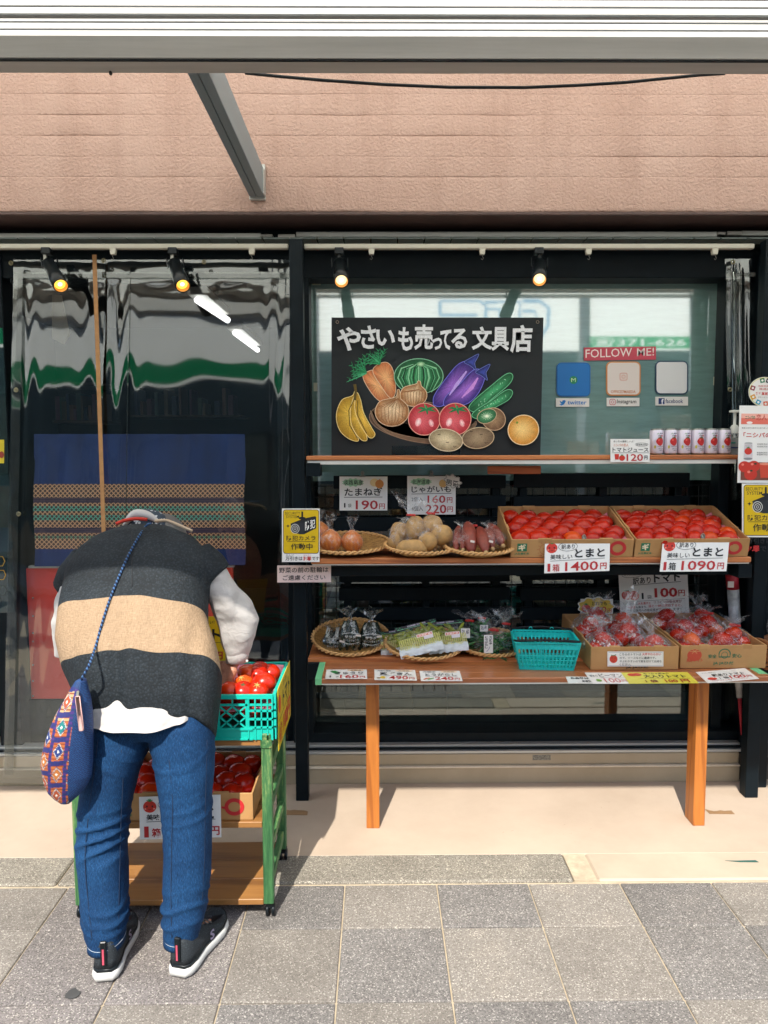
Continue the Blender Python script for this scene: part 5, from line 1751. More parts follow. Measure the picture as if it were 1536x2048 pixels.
# green peppers
pepm = [mat('green_pepper_a', '#1c5228', .25, var=.3, scale=30), mat('green_pepper_b', '#34702e', .25, var=.3, scale=30)]
pep = []
for s_ in range(4):
    m = MB(); m.smooth = True; cv = .012 * (s_ - 1.5)
    m.tube([Vector((.055 * (t / 8 - .5) * 2, cv * math.sin(t / 8 * 3.1), .004 * math.sin(t))) for t in range(9)], [.002, .0055, .0085, .009, .0086, .0078, .0062, .004, .0012], 8)
    pep.append(m.mesh('pepper', pepm[s_ % 2]))
for k, (px, py, rx, rz, dy, neckpx, lab, lb) in enumerate(((937, 1274, 30, 28, .0, 1243, 'left bag of green peppers with a white label', (922, 1257, 940, 1276)), (985, 1290, 38, 26, -.06, 1252, 'front bag of green peppers with a tall white label', (968, 1270, 986, 1306)), (1010, 1278, 28, 26, .0, 1246, 'rear bag of green peppers by the turquoise basket', (0, 0, 0, 0)), (962, 1262, 24, 22, .05, 1250, 'back bag of green peppers with a tilted paper tag', (960, 1250, 976, 1263)))):
    Y0 = TR['pepper'][2].y + dy; c = P(px, py, Y0); sc = (c.y + .1) / 1500
    r = empty('pepper_bag', c - Vector((0, 0, rz * sc)), lab, 'peppers', 'bags of green peppers')
    rr = random.Random(60 + k)
    for q in range(16):
        o = bpy.data.objects.new('pepper', pep[q % 4])
        lp_ = Vector((rr.uniform(-.5, .5) * rx * sc, rr.uniform(-.04, .02), rr.uniform(-.8, .45) * rz * sc))
        Mw = Matrix.Translation(c + lp_) @ Matrix.Rotation(rr.uniform(-.9, .9), 4, 'Y') @ Matrix.Rotation(rr.uniform(-.6, .6), 4, 'Z') @ Matrix.Scale(rr.uniform(.7, 1), 4)
        o.matrix_basis = root_of(r).matrix_basis.inverted() @ Mw; COL.objects.link(o); o.parent = r
    bm_, np_, nr = bag_shell(c, rx * sc, rx * sc * .75, rz * sc, .28, (.5, 1.1, 1.1, .4)[k], seed=71 + k, crink=.1, spread=1.9)
    bm_.build('film', filmm, r); tie(r, np_, rx * sc * nr, rx * sc * nr * .8)
    if lb[2]:
        f = up_face(lb, Y0 - .075); m = MB(); x0, y0, x1, y1 = lb
        m.prism([f.w(x0, y0), f.w(x1, y0), f.w(x1, y1), f.w(x0, y1)], (0, .001, 0)); m.build('paper_label', paper2, r, fixn=True)
        f.text('万願寺', x0 + (x1 - x0) * .58, y0 + 2, x0 + (x1 - x0) * .9, y0 + (y1 - y0) * .55, INK, .03, vertical=True)
        f.text('とうがらし', x0 + (x1 - x0) * .1, y0 + 2, x0 + (x1 - x0) * .42, y0 + (y1 - y0) * .75, INK, .03, vertical=True)
        f.line([(x0 + 5, y1 - 3), (x0 + 9, y1 - 7), (x0 + 12, y1 - 13)], 1, '#8070a0'); f.finish(r)

# --- turquoise shopping basket
def shop_basket():
    teal = mat('turquoise_plastic', '#13b8b4', .35, var=.05, scale=6)
    Yf = 2.70
    c0 = P(1046, 1339, Yf); c1 = P(1149, 1341, Yf)
    wb = (c1 - c0).x; zb_ = ZTb + .002
    zt_ = P(1095, 1287, Yf - .02).z
    h = zt_ - zb_
    r = empty('shopping_basket', Vector(((c0.x + c1.x) / 2, Yf + .07, zb_)), 'small turquoise slotted shopping basket with black handles', 'basket')
    R_ = root_of(r)
    cx = (c0.x + c1.x) / 2; rz = Matrix.Translation((cx, Yf + .08, zb_)) @ Matrix.Rotation(rad(-5), 4, 'Z')
    db = .14; wt = wb * 1.22; dt = .19; ht = h
    def pt(u, v, t):      # u,v in -1..1, t height 0..1
        return rz @ Vector((u * (wb + (wt - wb) * t) / 2, v * (db + (dt - db) * t) / 2, ht * t))
    m = MB(); m.prism([pt(-1, -1, 0), pt(1, -1, 0), pt(1, 1, 0), pt(-1, 1, 0)], (0, 0, .003)); m.build('base', teal, r, fixn=True)
    for (nm, fn, n) in (('front_panel', lambda s, t: pt(s, -1, t), 15), ('back_panel', lambda s, t: pt(s, 1, t), 15), ('side_panel', lambda s, t: pt(-1, s, t), 11), ('side_panel', lambda s, t: pt(1, s, t), 11)):
        m = MB()
        for k in range(n + 1):
            s = -1 + 2 * k / n
            m.bar(fn(s, .0), fn(s, .97), .0052 if 0 < k < n else .009, .003, up=Vector((0, 1, 0)) if 'side' not in nm else Vector((1, 0, 0)))
        for t, hh in ((.04, .010), (.2, .004), (.36, .004), (.53, .007), (.86, .020)):
            m.bar(fn(-1, t), fn(1, t), .0034, hh)
        m.build(nm, teal, r, fixn=True)
    m = MB()
    q = [pt(-1, -1, 1), pt(1, -1, 1), pt(1, 1, 1), pt(-1, 1, 1)]
    for a, b_ in zip(q, q[1:] + q[:1]): m.bar(a, b_, .010, .006, bev=.001)
    m.build('rim', teal, r)
    for sgn_ in (-1, 1):
        m = MB(); m.smooth = True
        pts = [pt(-1.02, sgn_ * .75, 1.02), pt(-.98, sgn_ * .98, 1.06), pt(-.6, sgn_ * 1.06, 1.10), pt(0, sgn_ * 1.08, 1.13), pt(.6, sgn_ * 1.06, 1.10), pt(.98, sgn_ * .98, 1.06), pt(1.02, sgn_ * .75, 1.02)]
        m.tube(pts, .0045, 8); m.build('handle', blackp, r)
    for s in (-.35, .35):
        m = MB(); m.smooth = True; a = pt(s, 1, 1.03)
        m.tube([a + Vector((.006 * math.cos(k * .45), 0, .004 + .007 * math.sin(k * .45))) for k in range(8)], .0018, 6); m.build('hook_loop', teal, r)
shop_basket()

# --- two deep boxes of bagged tomatoes on the table
def deep_print(f, sticker_side):
    H = f.ref[3]
    cx = 28 if sticker_side else 16
    f.ell(cx, H * .42, 8.5, H * .26, '#b8482e', 20); 
    for k in range(6):
        a = k * 1.05; f.line([(cx, H * .25), (cx + 6 * math.cos(a), H * .25 + 3 * math.sin(a))], .5, '#c79a62')
    f.text('飛騨トマト', cx - 9, H * .55, cx + 10, H * .72, '#b8482e', .03)
    if not sticker_side:
        f.text('安全', 32, H * .38, 42, H * .56, GRN, .02); f.text('安心', 60, H * .36, 71, H * .54, GRN, .02)
        f.line([(51 + 6.5 * math.cos(a), H * .36 + 5.6 * math.sin(a)) for a in [math.pi + k * math.pi / 10 for k in range(11)]] + [(57.5, H * .5), (44.5, H * .5)], 1.2, GRN, closed=True)
        f.line([(51 + 3.6 * math.cos(a), H * .42 + 4 * math.sin(a)) for a in [k * .6 for k in range(11)]], .7, GRN, closed=True)
        f.text('JA JAひだ', 38, H * .7, 62, H * .86, GRN, .03)
    else:
        f.text('JA JAひだ', 40, H * .84, 66, H * .96, INK, .03)
zt2 = ZTb + .0015
for k, (x0, x1, yb_, lab) in enumerate(((1181, 1356, 1340, 'deep cardboard box of loosely bagged tomatoes, white notice on its front'), (1360, 1531, 1337, 'deep cardboard box of shiny bagged tomatoes marked with a green emblem'))):
    Yf = (zt2 - CAM.z) / (P(x0, yb_, 1).z - CAM.z)
    a = P(x0, yb_, Yf); c = P(x1, yb_, Yf)
    bx, Mx = carton(lab, Vector((a.x, Yf, zt2)), c.x - a.x, .44, .088, rad(3.2), 'cardboard boxes of bagged tomatoes', lambda f, s=(k == 0): deep_print(f, s), hback=.09)
    wv = c.x - a.x
    if k == 0:
        spots = [(.07, .10, 1, 0), (.07, .27, 0, 0), (.19, .17, 0, 1), (.26, .07, 1, 0), (.22, .31, 0, 0), (.13, .38, 1, 0)]
    else:
        spots = [(.07, .08, 0, 0), (.19, .07, 0, 0), (.27, .15, 0, 0), (.10, .21, 0, 0), (.22, .27, 0, 0), (.08, .36, 0, 0), (.24, .37, 1, 0)]
    posl = ['at the near left corner', 'in the middle of the near edge', 'near the right wall', 'in the middle', 'toward the rear right', 'in the rear left corner', 'in the rear right corner']
    posl0 = ['at the near left corner', 'behind the near left bag', 'in the middle with a tall twisted top', 'at the near right corner', 'toward the rear right', 'in the rear']
    for q, (x, y, tall, mid) in enumerate(spots):
        x = x / .334 * wv
        zc = .062 + (.016 if y > .15 else 0)
        p = Mx @ Vector((x, y, zc))
        r = empty('bag_of_tomatoes', p - Vector((0, 0, .04)), ('pale-film tomato bag ' + posl0[q] + ' of the noticed box') if k == 0 else ('shiny tomato bag ' + posl[q] + ' of the emblem box'), 'tomatoes', 'bags of tomatoes in the deep boxes')
        for (dx, dy, dz) in ((-.03, -.02, 0), (.032, -.018, 0), (0, .035, .002), (.004, -.004, .036)):
            put_tomato(p + Vector((dx, dy, dz - .012)), Matrix.Identity(4), '', '', parent=r, sc=.92)
        mt = filmw if k == 0 else filmm
        bm_, np_, nr = bag_shell(p + Vector((0, 0, .002)), .072, .068, .05, .22 if not mid else .5, (.6, 1.0)[tall] if not mid else 1.9, seed=90 + k * 10 + q, crink=.13, spread=1.3 if not mid else .7, lean=(.008 * (q % 3 - 1), 0))
        bm_.build('film', mt, r)
        if k == 1 and q in (2, 4): tie(r, np_, .072 * nr, .068 * nr)
# notice on the left deep box
nb, nf = up_card('notice_card', 'white dashed-edge notice about soft tomatoes stuck on the deep box front', 'notice', (1215, 1303, 1327, 1333), PZ(1270, 1340, zt2).y - .0045, paper2, thick=.0008)
nf.line([(1217, 1304.5), (1325, 1304.5), (1325, 1331.5), (1217, 1331.5)], .6, '#7a7a80', closed=True)
nf.ell(1227, 1318, 8, 8, '#c43a2c'); nf.ell(1224, 1316, .9, 1.2, INK, 8); nf.ell(1230, 1316, .9, 1.2, INK, 8); nf.line([(1224, 1321), (1227, 1323), (1230, 1321)], .7, INK); nf.line([(1222, 1310), (1227, 1312), (1232, 1309)], 1.5, '#2f7a40')
nf.text('こちらのトマトは', 1239, 1306, 1282, 1311, INK, .01); nf.text('大変やわらかい', 1284, 1305.5, 1322, 1311, '#c0302a', .02)
nf.text('ので、ソースなどに最適です。', 1239, 1313, 1312, 1318, INK, .01); nf.text('やぶれやすいので気を付けてお持ち', 1239, 1320, 1323, 1325, INK, .01); nf.text('ください。', 1239, 1326.5, 1262, 1331, INK, .01)
nf.finish(nb)

# --- juice cans
canw = mat('lavender_can_paint', '#d9d0dc', .3, metal=.2, var=.02)
class Cyl(Face):
    def __init__(s, c, R_, h, ref, turn=0.0):
        s.c = Vector(c); s.R = R_; s.h = h; s.ref = ref; s.turn = turn; s.art = MB(); s.let = MB(); s.k = 1
    def w(s, x, y, out=0.0):
        x0, y0, x1, y1 = s.ref
        a = -math.pi / 2 + ((x - (x0 + x1) / 2) / (x1 - x0)) * (s.h * (x1 - x0) / (y1 - y0)) / s.R + s.turn
        return s.c + Vector(((s.R + out) * math.cos(a), (s.R + out) * math.sin(a), s.h * (1 - (y - y0) / (y1 - y0))))
    def disc(s, cx, cy_, rx, ry, c, n=20, rings=4, fn=None):
        s.art.col = lin(c); o = s._o(); vs = [s.w(cx, cy_, o)]
        for r in range(1, rings + 1):
            for k in range(n):
                a = 2 * math.pi * k / n; q = r / rings * (fn(a) if fn else 1)
                vs.append(s.w(cx + rx * q * math.cos(a), cy_ + ry * q * math.sin(a), o))
        fs = [(0, 1 + (k + 1) % n, 1 + k) for k in range(n)]
        for r in range(rings - 1):
            for k in range(n):
                a, b_ = 1 + r * n + k, 1 + r * n + (k + 1) % n
                fs.append((a, b_, b_ + n, a + n))
        s.art.add(vs, fs)
words = ['half hidden by the 120 yen card', 'second from the 120 yen card', 'third from the 120 yen card', 'third from the soap bottle', 'second from the soap bottle', 'nearest the soap bottle']
for k, px in enumerate((1312, 1339.5, 1366.5, 1393.5, 1420, 1446.5)):
    Yc = 2.955; c = P(px, 911, Yc); c.z = ZT + .0005
    r = empty('juice_can', c, 'lavender tomato juice can ' + words[k], 'can', 'tomato juice cans')
    R_ = .0262; h = ZY(858, Yc) - ZT - .002
    m = MB(); m.smooth = True
    m.lathe([(R_ - .002, .006), (R_, .010), (R_, h - .010), (R_ - .002, h - .006)], 32, Matrix.Translation(c)); m.build('body', canw, r)
    m = MB(); m.smooth = True
    m.lathe([(.0, .002), (R_ - .006, .0), (R_ - .003, .0005), (R_ - .002, .006)], 32, Matrix.Translation(c)); m.build('bottom_rim', steel, r)
    m = MB(); m.smooth = True
    m.lathe([(R_ - .002, h - .006), (R_ - .0028, h - .001), (R_ - .0035, h), (R_ - .005, h - .003), (0, h - .003)], 32, Matrix.Translation(c)); m.build('lid', steel, r)
    f = Cyl(c + Vector((0, 0, .008)), R_ + .0001, h - .016, (0, 0, 52, 90), turn=rad(6))
    f.disc(29, 44, 16, 17, '#b81c1c', fn=lambda a: 1 + .05 * math.cos(4 * a)); f.disc(23, 38, 4, 5, '#d85048', 12, 2)
    for q in range(6):
        a = q * 1.05 + .3; f.line([(30, 29), (30 + 6 * math.cos(a), 29 + 3 * math.sin(a)), (30 + 11 * math.cos(a), 30 + 6 * math.sin(a))], [2.2, 2, .5], '#2a5a24')
    f.line([(30, 29), (31, 23)], 1.5, '#2a5a24')
    f.line([(16, 14), (21, 10), (24, 16)], 2, '#5a9a3a'); f.text('無塩', 26, 9, 42, 13, INK, .03); f.text('の恋人', 20, 18, 40, 24, INK, .03); f.text('恋', 33, 17, 40, 25, '#c03030', .03)
    f.disc(9, 66, 4, 7, '#c3b24a', 14, 2); f.text('トマトジュース', 18, 62, 46, 67, INK, .03); f.text('果汁100%', 22, 72, 44, 75, INK, .02); f.text('食塩無添加', 24, 78, 42, 81, INK, .02)
    f.finish(r, .35)
# --- soap bottle and small carton
c = P(1467, 911, 3.03); c.z = ZT + .0005; sc = 3.13 / 1500
r = empty('pump_bottle', c, 'clear hand gel bottle with white pump at the end of the top shelf', 'bottle')
clearp = film_mat('clear_bottle_plastic', alpha=.2, rough=.08)
m = MB(); m.smooth = True; zs = ZY(884, 3.03) - ZT; hn = ZY(868, 3.03) - ZT; ht = ZY(822, 3.03) - ZT
m.lathe([(.03, 0), (.034, .004), (.034, hn * .75), (.03, hn * .9), (.016, hn), (.0, hn)], 28, Matrix.Translation(c)); m.build('body', clearp, r)
m = MB(); m.smooth = True; m.lathe([(.0165, hn * .98), (.0165, hn + .022), (.012, hn + .03), (.006, hn + .034), (.006, ht - .012), (.010, ht - .010), (.010, ht - .002), (0, ht)], 24, Matrix.Translation(c)); m.build('pump', white_pl, r)
m = MB(); m.smooth = True; m.tube([c + Vector((0, 0, ht - .006)), c + Vector((.018, -.01, ht - .004)), c + Vector((.028, -.014, ht - .010))], [.006, .005, .003], 8); m.tube([c + Vector((0, 0, ht - .004)), c + Vector((-.022, 0, ht - .006))], [.006, .004], 8); m.build('nozzle', white_pl, r)
m = MB(); m.tube([c + Vector((0, 0, hn)), c + Vector((.01, 0, .01))], .003, 6); m.build('dip_tube', white_pl, r)
r = MB(); a = P(1453, 907, 2.985); e_ = P(1476, 907, 2.985); r.box((a.x, 2.985, ZT + .0005), (e_.x + .03, 3.0, ZY(877, 2.985)), bev=.001)
o = r.build('small_carton', mat('grey_white_carton', '#9aa09e', .5)); tag(o, 'small grey-white carton in front of the pump bottle', 'carton')
f = up_face((1453, 877, 1490, 908), 2.984)
f.rect(1461, 884, 1471, 887, '#2f8f84'); f.rect(1462, 894, 1490, 896.5, '#1c2f6a')
for k in range(9): f.rect(1454 + k * .8, 899, 1454.4 + k * .8, 906, INK)
f.line([(1460.5, 878), (1460.5, 908)], .5, '#5a605e'); f.finish(o)
# ================================================================ price cards, signs, stickers
ART_T = '#c93527'
def face_tomato(f, x, y, r, c=ART_T, kawaii=True):
    f.ell(x, y, r * 1.02, r * .92, c)
    for a in (-150, -115, -90, -65, -30):
        f.line([(x, y - r * .8), (x + r * .55 * math.cos(rad(a)), y - r * .82 + r * .42 * math.sin(rad(a)))], [r * .22, r * .08], '#2f7f3c')
    if kawaii:
        for s_ in (-1, 1):
            f.ell(x + s_ * r * .42, y - r * .05, r * .13, r * .16, INK, 8); f.ell(x + s_ * r * .68, y + r * .32, r * .16, r * .12, '#f0a090', 8)
        f.line([(x - r * .2, y + r * .38), (x, y + r * .48), (x + r * .2, y + r * .38)], r * .07, INK)
def clip(p, label, s=1.0):
    r = empty('binder_clip', p, label, 'clip', 'silver clips holding price cards')
    m = MB(); m.box((p.x - .012 * s, p.y - .004, p.z - .004), (p.x + .012 * s, p.y + .004, p.z + .002), bev=.001); m.build('jaw', steel, r)
    m = MB(); m.smooth = True
    m.tube([p + Vector((.0055 * s * math.cos(a), -.003, .012 * s + .008 * s * math.sin(a))) for a in [2 * math.pi * k / 12 for k in range(12)]], .002 * s, 6, closed=True)
    m.box((p.x - .004 * s, p.y - .004, p.z), (p.x + .004 * s, p.y - .001, p.z + .016 * s)); m.build('grip', steel, r)

DR = '#b52a2e'
# onion card
o, f = up_card('price_card', 'white 190 yen onion price card with two drawn onions', 'price card', (679, 953, 775, 1021), 3.165, paper, group='price cards')
pts = [(706 + (23 if k % 2 else 19) * math.cos(k * .2618), 965 + (9 if k % 2 else 6.5) * math.sin(k * .2618)) for k in range(24)]
f.poly(pts, '#9cc8a4'); f.text('淡路島産', 687, 960, 726, 970, INK, .01)
f.ell(749, 965, 9, 8, '#e8cf9a'); f.ell(759, 968, 8.5, 8.5, '#c98544'); f.line([(759, 962), (760, 958)], 2, '#c98544')
f.text('たまねぎ', 689, 976, 765, 992, INK, .02, rise=1); f.line([(688, 994.5), (765, 994)], 1, INK)
f.text('1', 688, 1006, 691, 1015, INK); f.text('袋', 696, 1007, 703, 1015, INK); f.text('190', 711.5, 1000.5, 756, 1019, DR, .014); f.text('円', 758.5, 1007, 770, 1018, DR, .014)
f.finish(o); clip(P(725, 952, 3.16), 'silver clip on top of the onion price card')
# potato card
o, f = up_card('price_card', 'white 160 and 220 yen potato price card with a cloud-shaped tag', 'price card', (814.5, 952, 911.5, 1029), 3.165, paper, group='price cards')
pts = [(842 + (23 if k % 2 else 19) * math.cos(k * .2618), 963.5 + (8 if k % 2 else 6) * math.sin(k * .2618)) for k in range(24)]
f.poly(pts, '#9cc8a4'); f.text('北海道産', 824, 959, 860, 968.5, INK, .01)
f.ell(886, 967, 8, 8, '#d8b070'); f.text('じゃがいも', 823, 972, 902, 985.5, INK, .02, rise=.5); f.line([(823, 988), (903, 986.5)], 1, INK)
f.text('2個入', 823, 994, 846, 1003, INK); f.text('160', 855, 990.5, 891, 1006, DR, .014); f.text('円', 894, 994.5, 905, 1005.5, DR, .014)
f.text('220', 851, 1009, 893, 1027, DR, .014); f.text('円', 895, 1013, 906, 1024, DR, .014); f.text('4個入', 823, 1012, 846, 1022, INK)
f.finish(o); clip(P(863, 951, 3.16), 'silver clip on top of the potato price card')
pts = [(905.5 + (17 + 1.8 * math.cos(8 * a)) * math.cos(a) , 962.5 + (13 + 1.8 * math.cos(8 * a)) * math.sin(a) + 3.5 * math.cos(a)) for a in [k * math.pi / 40 for k in range(80)]]
o, f = up_card('cloud_tag', 'white cloud-shaped tag reading danshaku on the corner of the potato card', 'tag', (880, 945, 930, 980), 3.157, paper2, outline=pts)
f.line([(905.5 + (p[0] - 905.5) * .93, 962.5 + (p[1] - 962.5) * .93) for p in pts], .7, INK, closed=True); f.text('男爵', 892, 957, 918, 969, INK, .01, rise=-6); f.finish(o)
# 1400 and 1090 cards
for (lab, TL_, TR_, BL_, price, nhat, Yc, cl) in (('large 1400 yen tomato card clipped to the box beside the sweet potatoes', (1090, 1086), (1220, 1081), (1088.6, 1146.7), '1400', 0, 2.772, 'silver clip on the box lip beside the sweet potatoes'), ('large 1090 yen tomato card clipped to the end box near the poster', (1326, 1081), (1459, 1080), (1319.5, 1143.5), '1090', 0, 2.772, 'silver clip on the lip of the end tomato box')):
    n = Vector((0, -1, .12))
    o, f = card('price_card', lab, 'price card', TL_, TR_, BL_, P(TL_[0], TL_[1], Yc), n, (0, 0, 130, 61), paper, group='price cards')
    face_tomato(f, 14, 11, 11); f.line([(46 + 19 * math.cos(a), 9 + 9 * math.sin(a)) for a in [k * .35 for k in range(18)]], .8, INK, closed=True)
    f.text('訳あり', 33, 4, 60, 14, INK, .01); f.text('美味しい', 11, 24, 55, 34, INK, .01); f.text('とまと', 60, 14.5, 120, 32, INK, .03); f.line([(11, 37), (120, 35)], .8, INK)
    f.text('1', 6, 42, 11.5, 58, DR, 0); f.text('箱', 16, 43, 30, 58, DR if price == '1400' else INK, .01)
    f.text(price, 41, 40, 107, 58.5, DR, .014); f.text('円', 111, 44, 124, 57, DR, .02); f.finish(o)
    mid = f.w(78, 0); clip(mid + Vector((0, .004, .0)), cl, 1.2)
# juice card
o, f = up_card('price_card', 'small white 120 yen tomato juice card leaning on the top shelf', 'price card', (1221, 878, 1299.5, 924), 2.905, paper, group='price cards')
f.text('めっちゃ美味しいよ！', 1227, 880.5, 1268, 885, INK, .01); f.text('ニシパの恋人', 1227, 887, 1257, 893, '#c9692c', .01)
f.line([(1283 + 13 * math.cos(a), 889 + 3.6 * math.sin(a)) for a in [k * .4 for k in range(16)]], .5, INK, closed=True); f.text('食塩無添加', 1272, 887, 1294, 891, INK)
f.text('トマトジュース', 1225, 895, 1297, 904, INK, .02); f.line([(1224, 905.5), (1298, 905.5)], .7, INK)
f.poly([(1229, 908), (1238, 908), (1237, 919), (1230, 919)], ART_T); face_tomato(f, 1244, 916, 6, kawaii=False)
f.text('120', 1253, 908, 1286, 922, DR, .014); f.text('円', 1288.5, 911, 1295, 919, INK, .02); f.finish(o)
# large notice behind the deep boxes
o, f = card('price_card', 'large lilac-white 100 yen tomato bag sign hanging below the middle shelf', 'price card', (1236.6, 1143), (1374.4, 1141), (1241.5, 1234), P(1300, 1190, 3.17), Vector((0, -1, .03)), (1238, 1145, 1376, 1233), paper, group='price cards')
f.line([(1267 + 22 * math.cos(a), 1151 + 6 * math.sin(a) - 2 * math.cos(a)) for a in [k * .35 for k in range(18)]], .6, INK, closed=True)
f.text('めっちゃ美味しい', 1249, 1148, 1286, 1154.5, INK, rise=2); f.text('訳あり', 1266, 1157, 1302, 1171, INK, .02, rise=2); f.text('トマト', 1308, 1150, 1361, 1168, INK, .04, rise=3); f.line([(1266, 1172), (1362, 1166)], .9, INK)
f.ell(1252, 1191, 10, 9, '#b8372a'); f.ell(1267, 1192, 10, 9, '#c23c2c'); f.line([(1247, 1183), (1257, 1182)], 1.6, '#2f6a38')
f.text('1', 1282, 1187, 1286, 1199, INK); f.text('袋', 1293, 1191, 1302, 1199, INK); f.text('100', 1308, 1178, 1354, 1196.5, DR, .03, rise=1); f.text('円', 1356, 1182, 1369, 1194, DR, .014)
f.line([(1249, 1204), (1368, 1199), (1369, 1226), (1251, 1231)], .6, '#50505a', closed=True)
f.text('トマトは', 1252, 1205.5, 1273, 1210.5, INK, .01, rise=.6); f.text('火を通すと', 1274, 1205, 1299, 1210, '#c0302a', .02, rise=.8); f.text('リコピンの吸収率が', 1306, 1202.5, 1362, 1208, '#8a2a2a', .01, rise=1.5)
f.text('約3倍', 1252, 1212.5, 1268, 1217.5, '#c0302a', .01, rise=.4); f.text('も高まり、', 1269, 1212, 1292, 1217, INK, .01, rise=.6); f.text('油と一緒に摂取すると、', 1294, 1210, 1362, 1215.5, '#c0302a', .01, rise=1.5)
f.text('さらに体内への吸収率が', 1252, 1218.5, 1314, 1224, INK, .01, rise=1.5); f.text('アップ', 1315, 1217, 1334, 1222, '#c0302a', .02); f.text('します！', 1336, 1216.5, 1360, 1222, INK, .01)
f.text('蒸すと甘くて美味しいですよ！！', 1272, 1224, 1360, 1229.5, '#c06a1a', .02, rise=1.5); f.finish(o)
# small 100 yen cloud card
o, f = up_card('price_card', 'small yellow cloud-shaped 100 yen card on white paper behind the noticed box', 'price card', (1161, 1198, 1226, 1243), 3.16, paper2, group='price cards'); f.finish(o)
pts = [(1192 + (36 + 2.2 * math.cos(9 * a)) * math.cos(a), 1213 + (18.5 + 1.8 * math.cos(9 * a)) * math.sin(a)) for a in [k * math.pi / 45 for k in range(90)]]
m = MB(); F = Face(P(1155, 1194, 3.155), P(1229, 1194, 3.155), P(1155, 1233, 3.155), (1155, 1194, 1229, 1233))
m.prism([F.w(*p) for p in pts], (0, .001, 0)); cl_ = m.build('cloud', paper2, o, fixn=True)
F.poly([(1192 + (p[0] - 1192) * .93, 1213 + (p[1] - 1213) * .9) for p in pts], '#dcb84a'); face_tomato(F, 1172, 1217, 9)
F.text('どれでも', 1184, 1203, 1214, 1210.5, INK, .02); F.text('100', 1183.5, 1213, 1213, 1225, DR, .014); F.text('円', 1215, 1217, 1223, 1225, DR, .02); F.finish(cl_)
# security sign
def security(rect, Y, label, two=False):
    x0, y0, x1, y1 = rect
    o, f = up_card('security_sign', label, 'sign', rect, Y, paper, thick=.003, group='yellow camera warning signs')
    W = x1 - x0
    s = W / 75.0
    def X(a): return x0 + a * s
    def Y_(b): return y0 + b * s
    f.rect(X(2.2), Y_(2), X(73.6), Y_(89.5), INK, r=5 * s); f.rect(X(3.2), Y_(3), X(72.6), Y_(88.5), '#d8b400', r=4.4 * s)
    f.text('SECURITY', X(6), Y_(6.5), X(36), Y_(12), INK, .005); f.text('SYSTEM', X(8), Y_(13.5), X(34), Y_(19), INK, .005)
    def dpoly(p, c): f.poly([(X(a), Y_(b)) for a, b in p], c)
    dpoly([(38.5, 6), (42, 6), (42, 17), (38.5, 17)], INK); f.ell(X(40), Y_(19), 7 * s, 2.6 * s, INK)
    dpoly([(17, 30), (42, 20), (66, 15), (68, 17), (44, 28)], INK); dpoly([(17, 30), (44, 28), (44, 51), (36, 51), (20, 47)], '#20262c'); dpoly([(44, 28), (68, 17), (68, 39), (44, 51)], INK)
    f.text('防犯', X(46), Y_(26), X(66), Y_(44), '#f0f0ea', .015, rise=6 * s)
    for r_, c in ((9.5, '#d9d9d2'), (8.4, INK), (6, '#d9d9d2'), (5, INK), (2.6, '#d9d9d2'), (1.8, INK)): f.ell(X(26), Y_(40), r_ * s * .92, r_ * s, c)
    dpoly([(12, 31), (13, 33.5), (15.5, 34.5), (13, 35.5), (12, 38), (11, 35.5), (8.5, 34.5), (11, 33.5)], INK)
    f.text('防犯カメラ', X(9), Y_(53.5), X(67), Y_(63.5), INK, .008); f.line([(X(10), Y_(65.5)), (X(66), Y_(65.5))], .8 * s, INK); f.text('作動中', X(18), Y_(69), X(61), Y_(82), INK, .012)
    if two:
        f.text('万引きは', X(7), Y_(93), X(51), Y_(103), INK, .02); f.text('犯罪', X(7), Y_(106), X(29), Y_(117), '#c62a2a', .03); f.text('です', X(31), Y_(107), X(53), Y_(117), INK, .02)
    else:
        f.text('万引きは', X(7), Y_(95), X(41), Y_(103.5), INK, .01); f.text('犯罪', X(42.5), Y_(95), X(58), Y_(103.5), '#c62a2a', .03); f.text('です', X(60), Y_(95.5), X(74), Y_(103), INK, .01)
        f.text('まんび', X(8), Y_(91), X(24), Y_(93.5), INK); f.text('はんざい', X(43), Y_(91), X(58), Y_(93.5), '#c62a2a')
    f.finish(o)
security((564, 1017, 639.5, 1124), 2.765, 'yellow camera warning sign on the post beside the onion tray')
security((1484.5, 967, 1572, 1074.5), 2.84, 'yellow camera warning sign below the tomato poster', True)
o, f = up_card('parking_notice', 'pale pink Japanese notice asking not to park bicycles, below the yellow sign', 'sign', (554.5, 1131, 662, 1165), 2.86, mat('pale_pink_paper', '#e2cbc6', .5, var=.02), skew=(0, .5))
f.text('野菜の前の駐輪は', 558, 1135, 657, 1146, INK, .01, rise=1); f.text('ご遠慮ください', 565.5, 1150.5, 651, 1161, INK, .01, rise=1); f.finish(o)
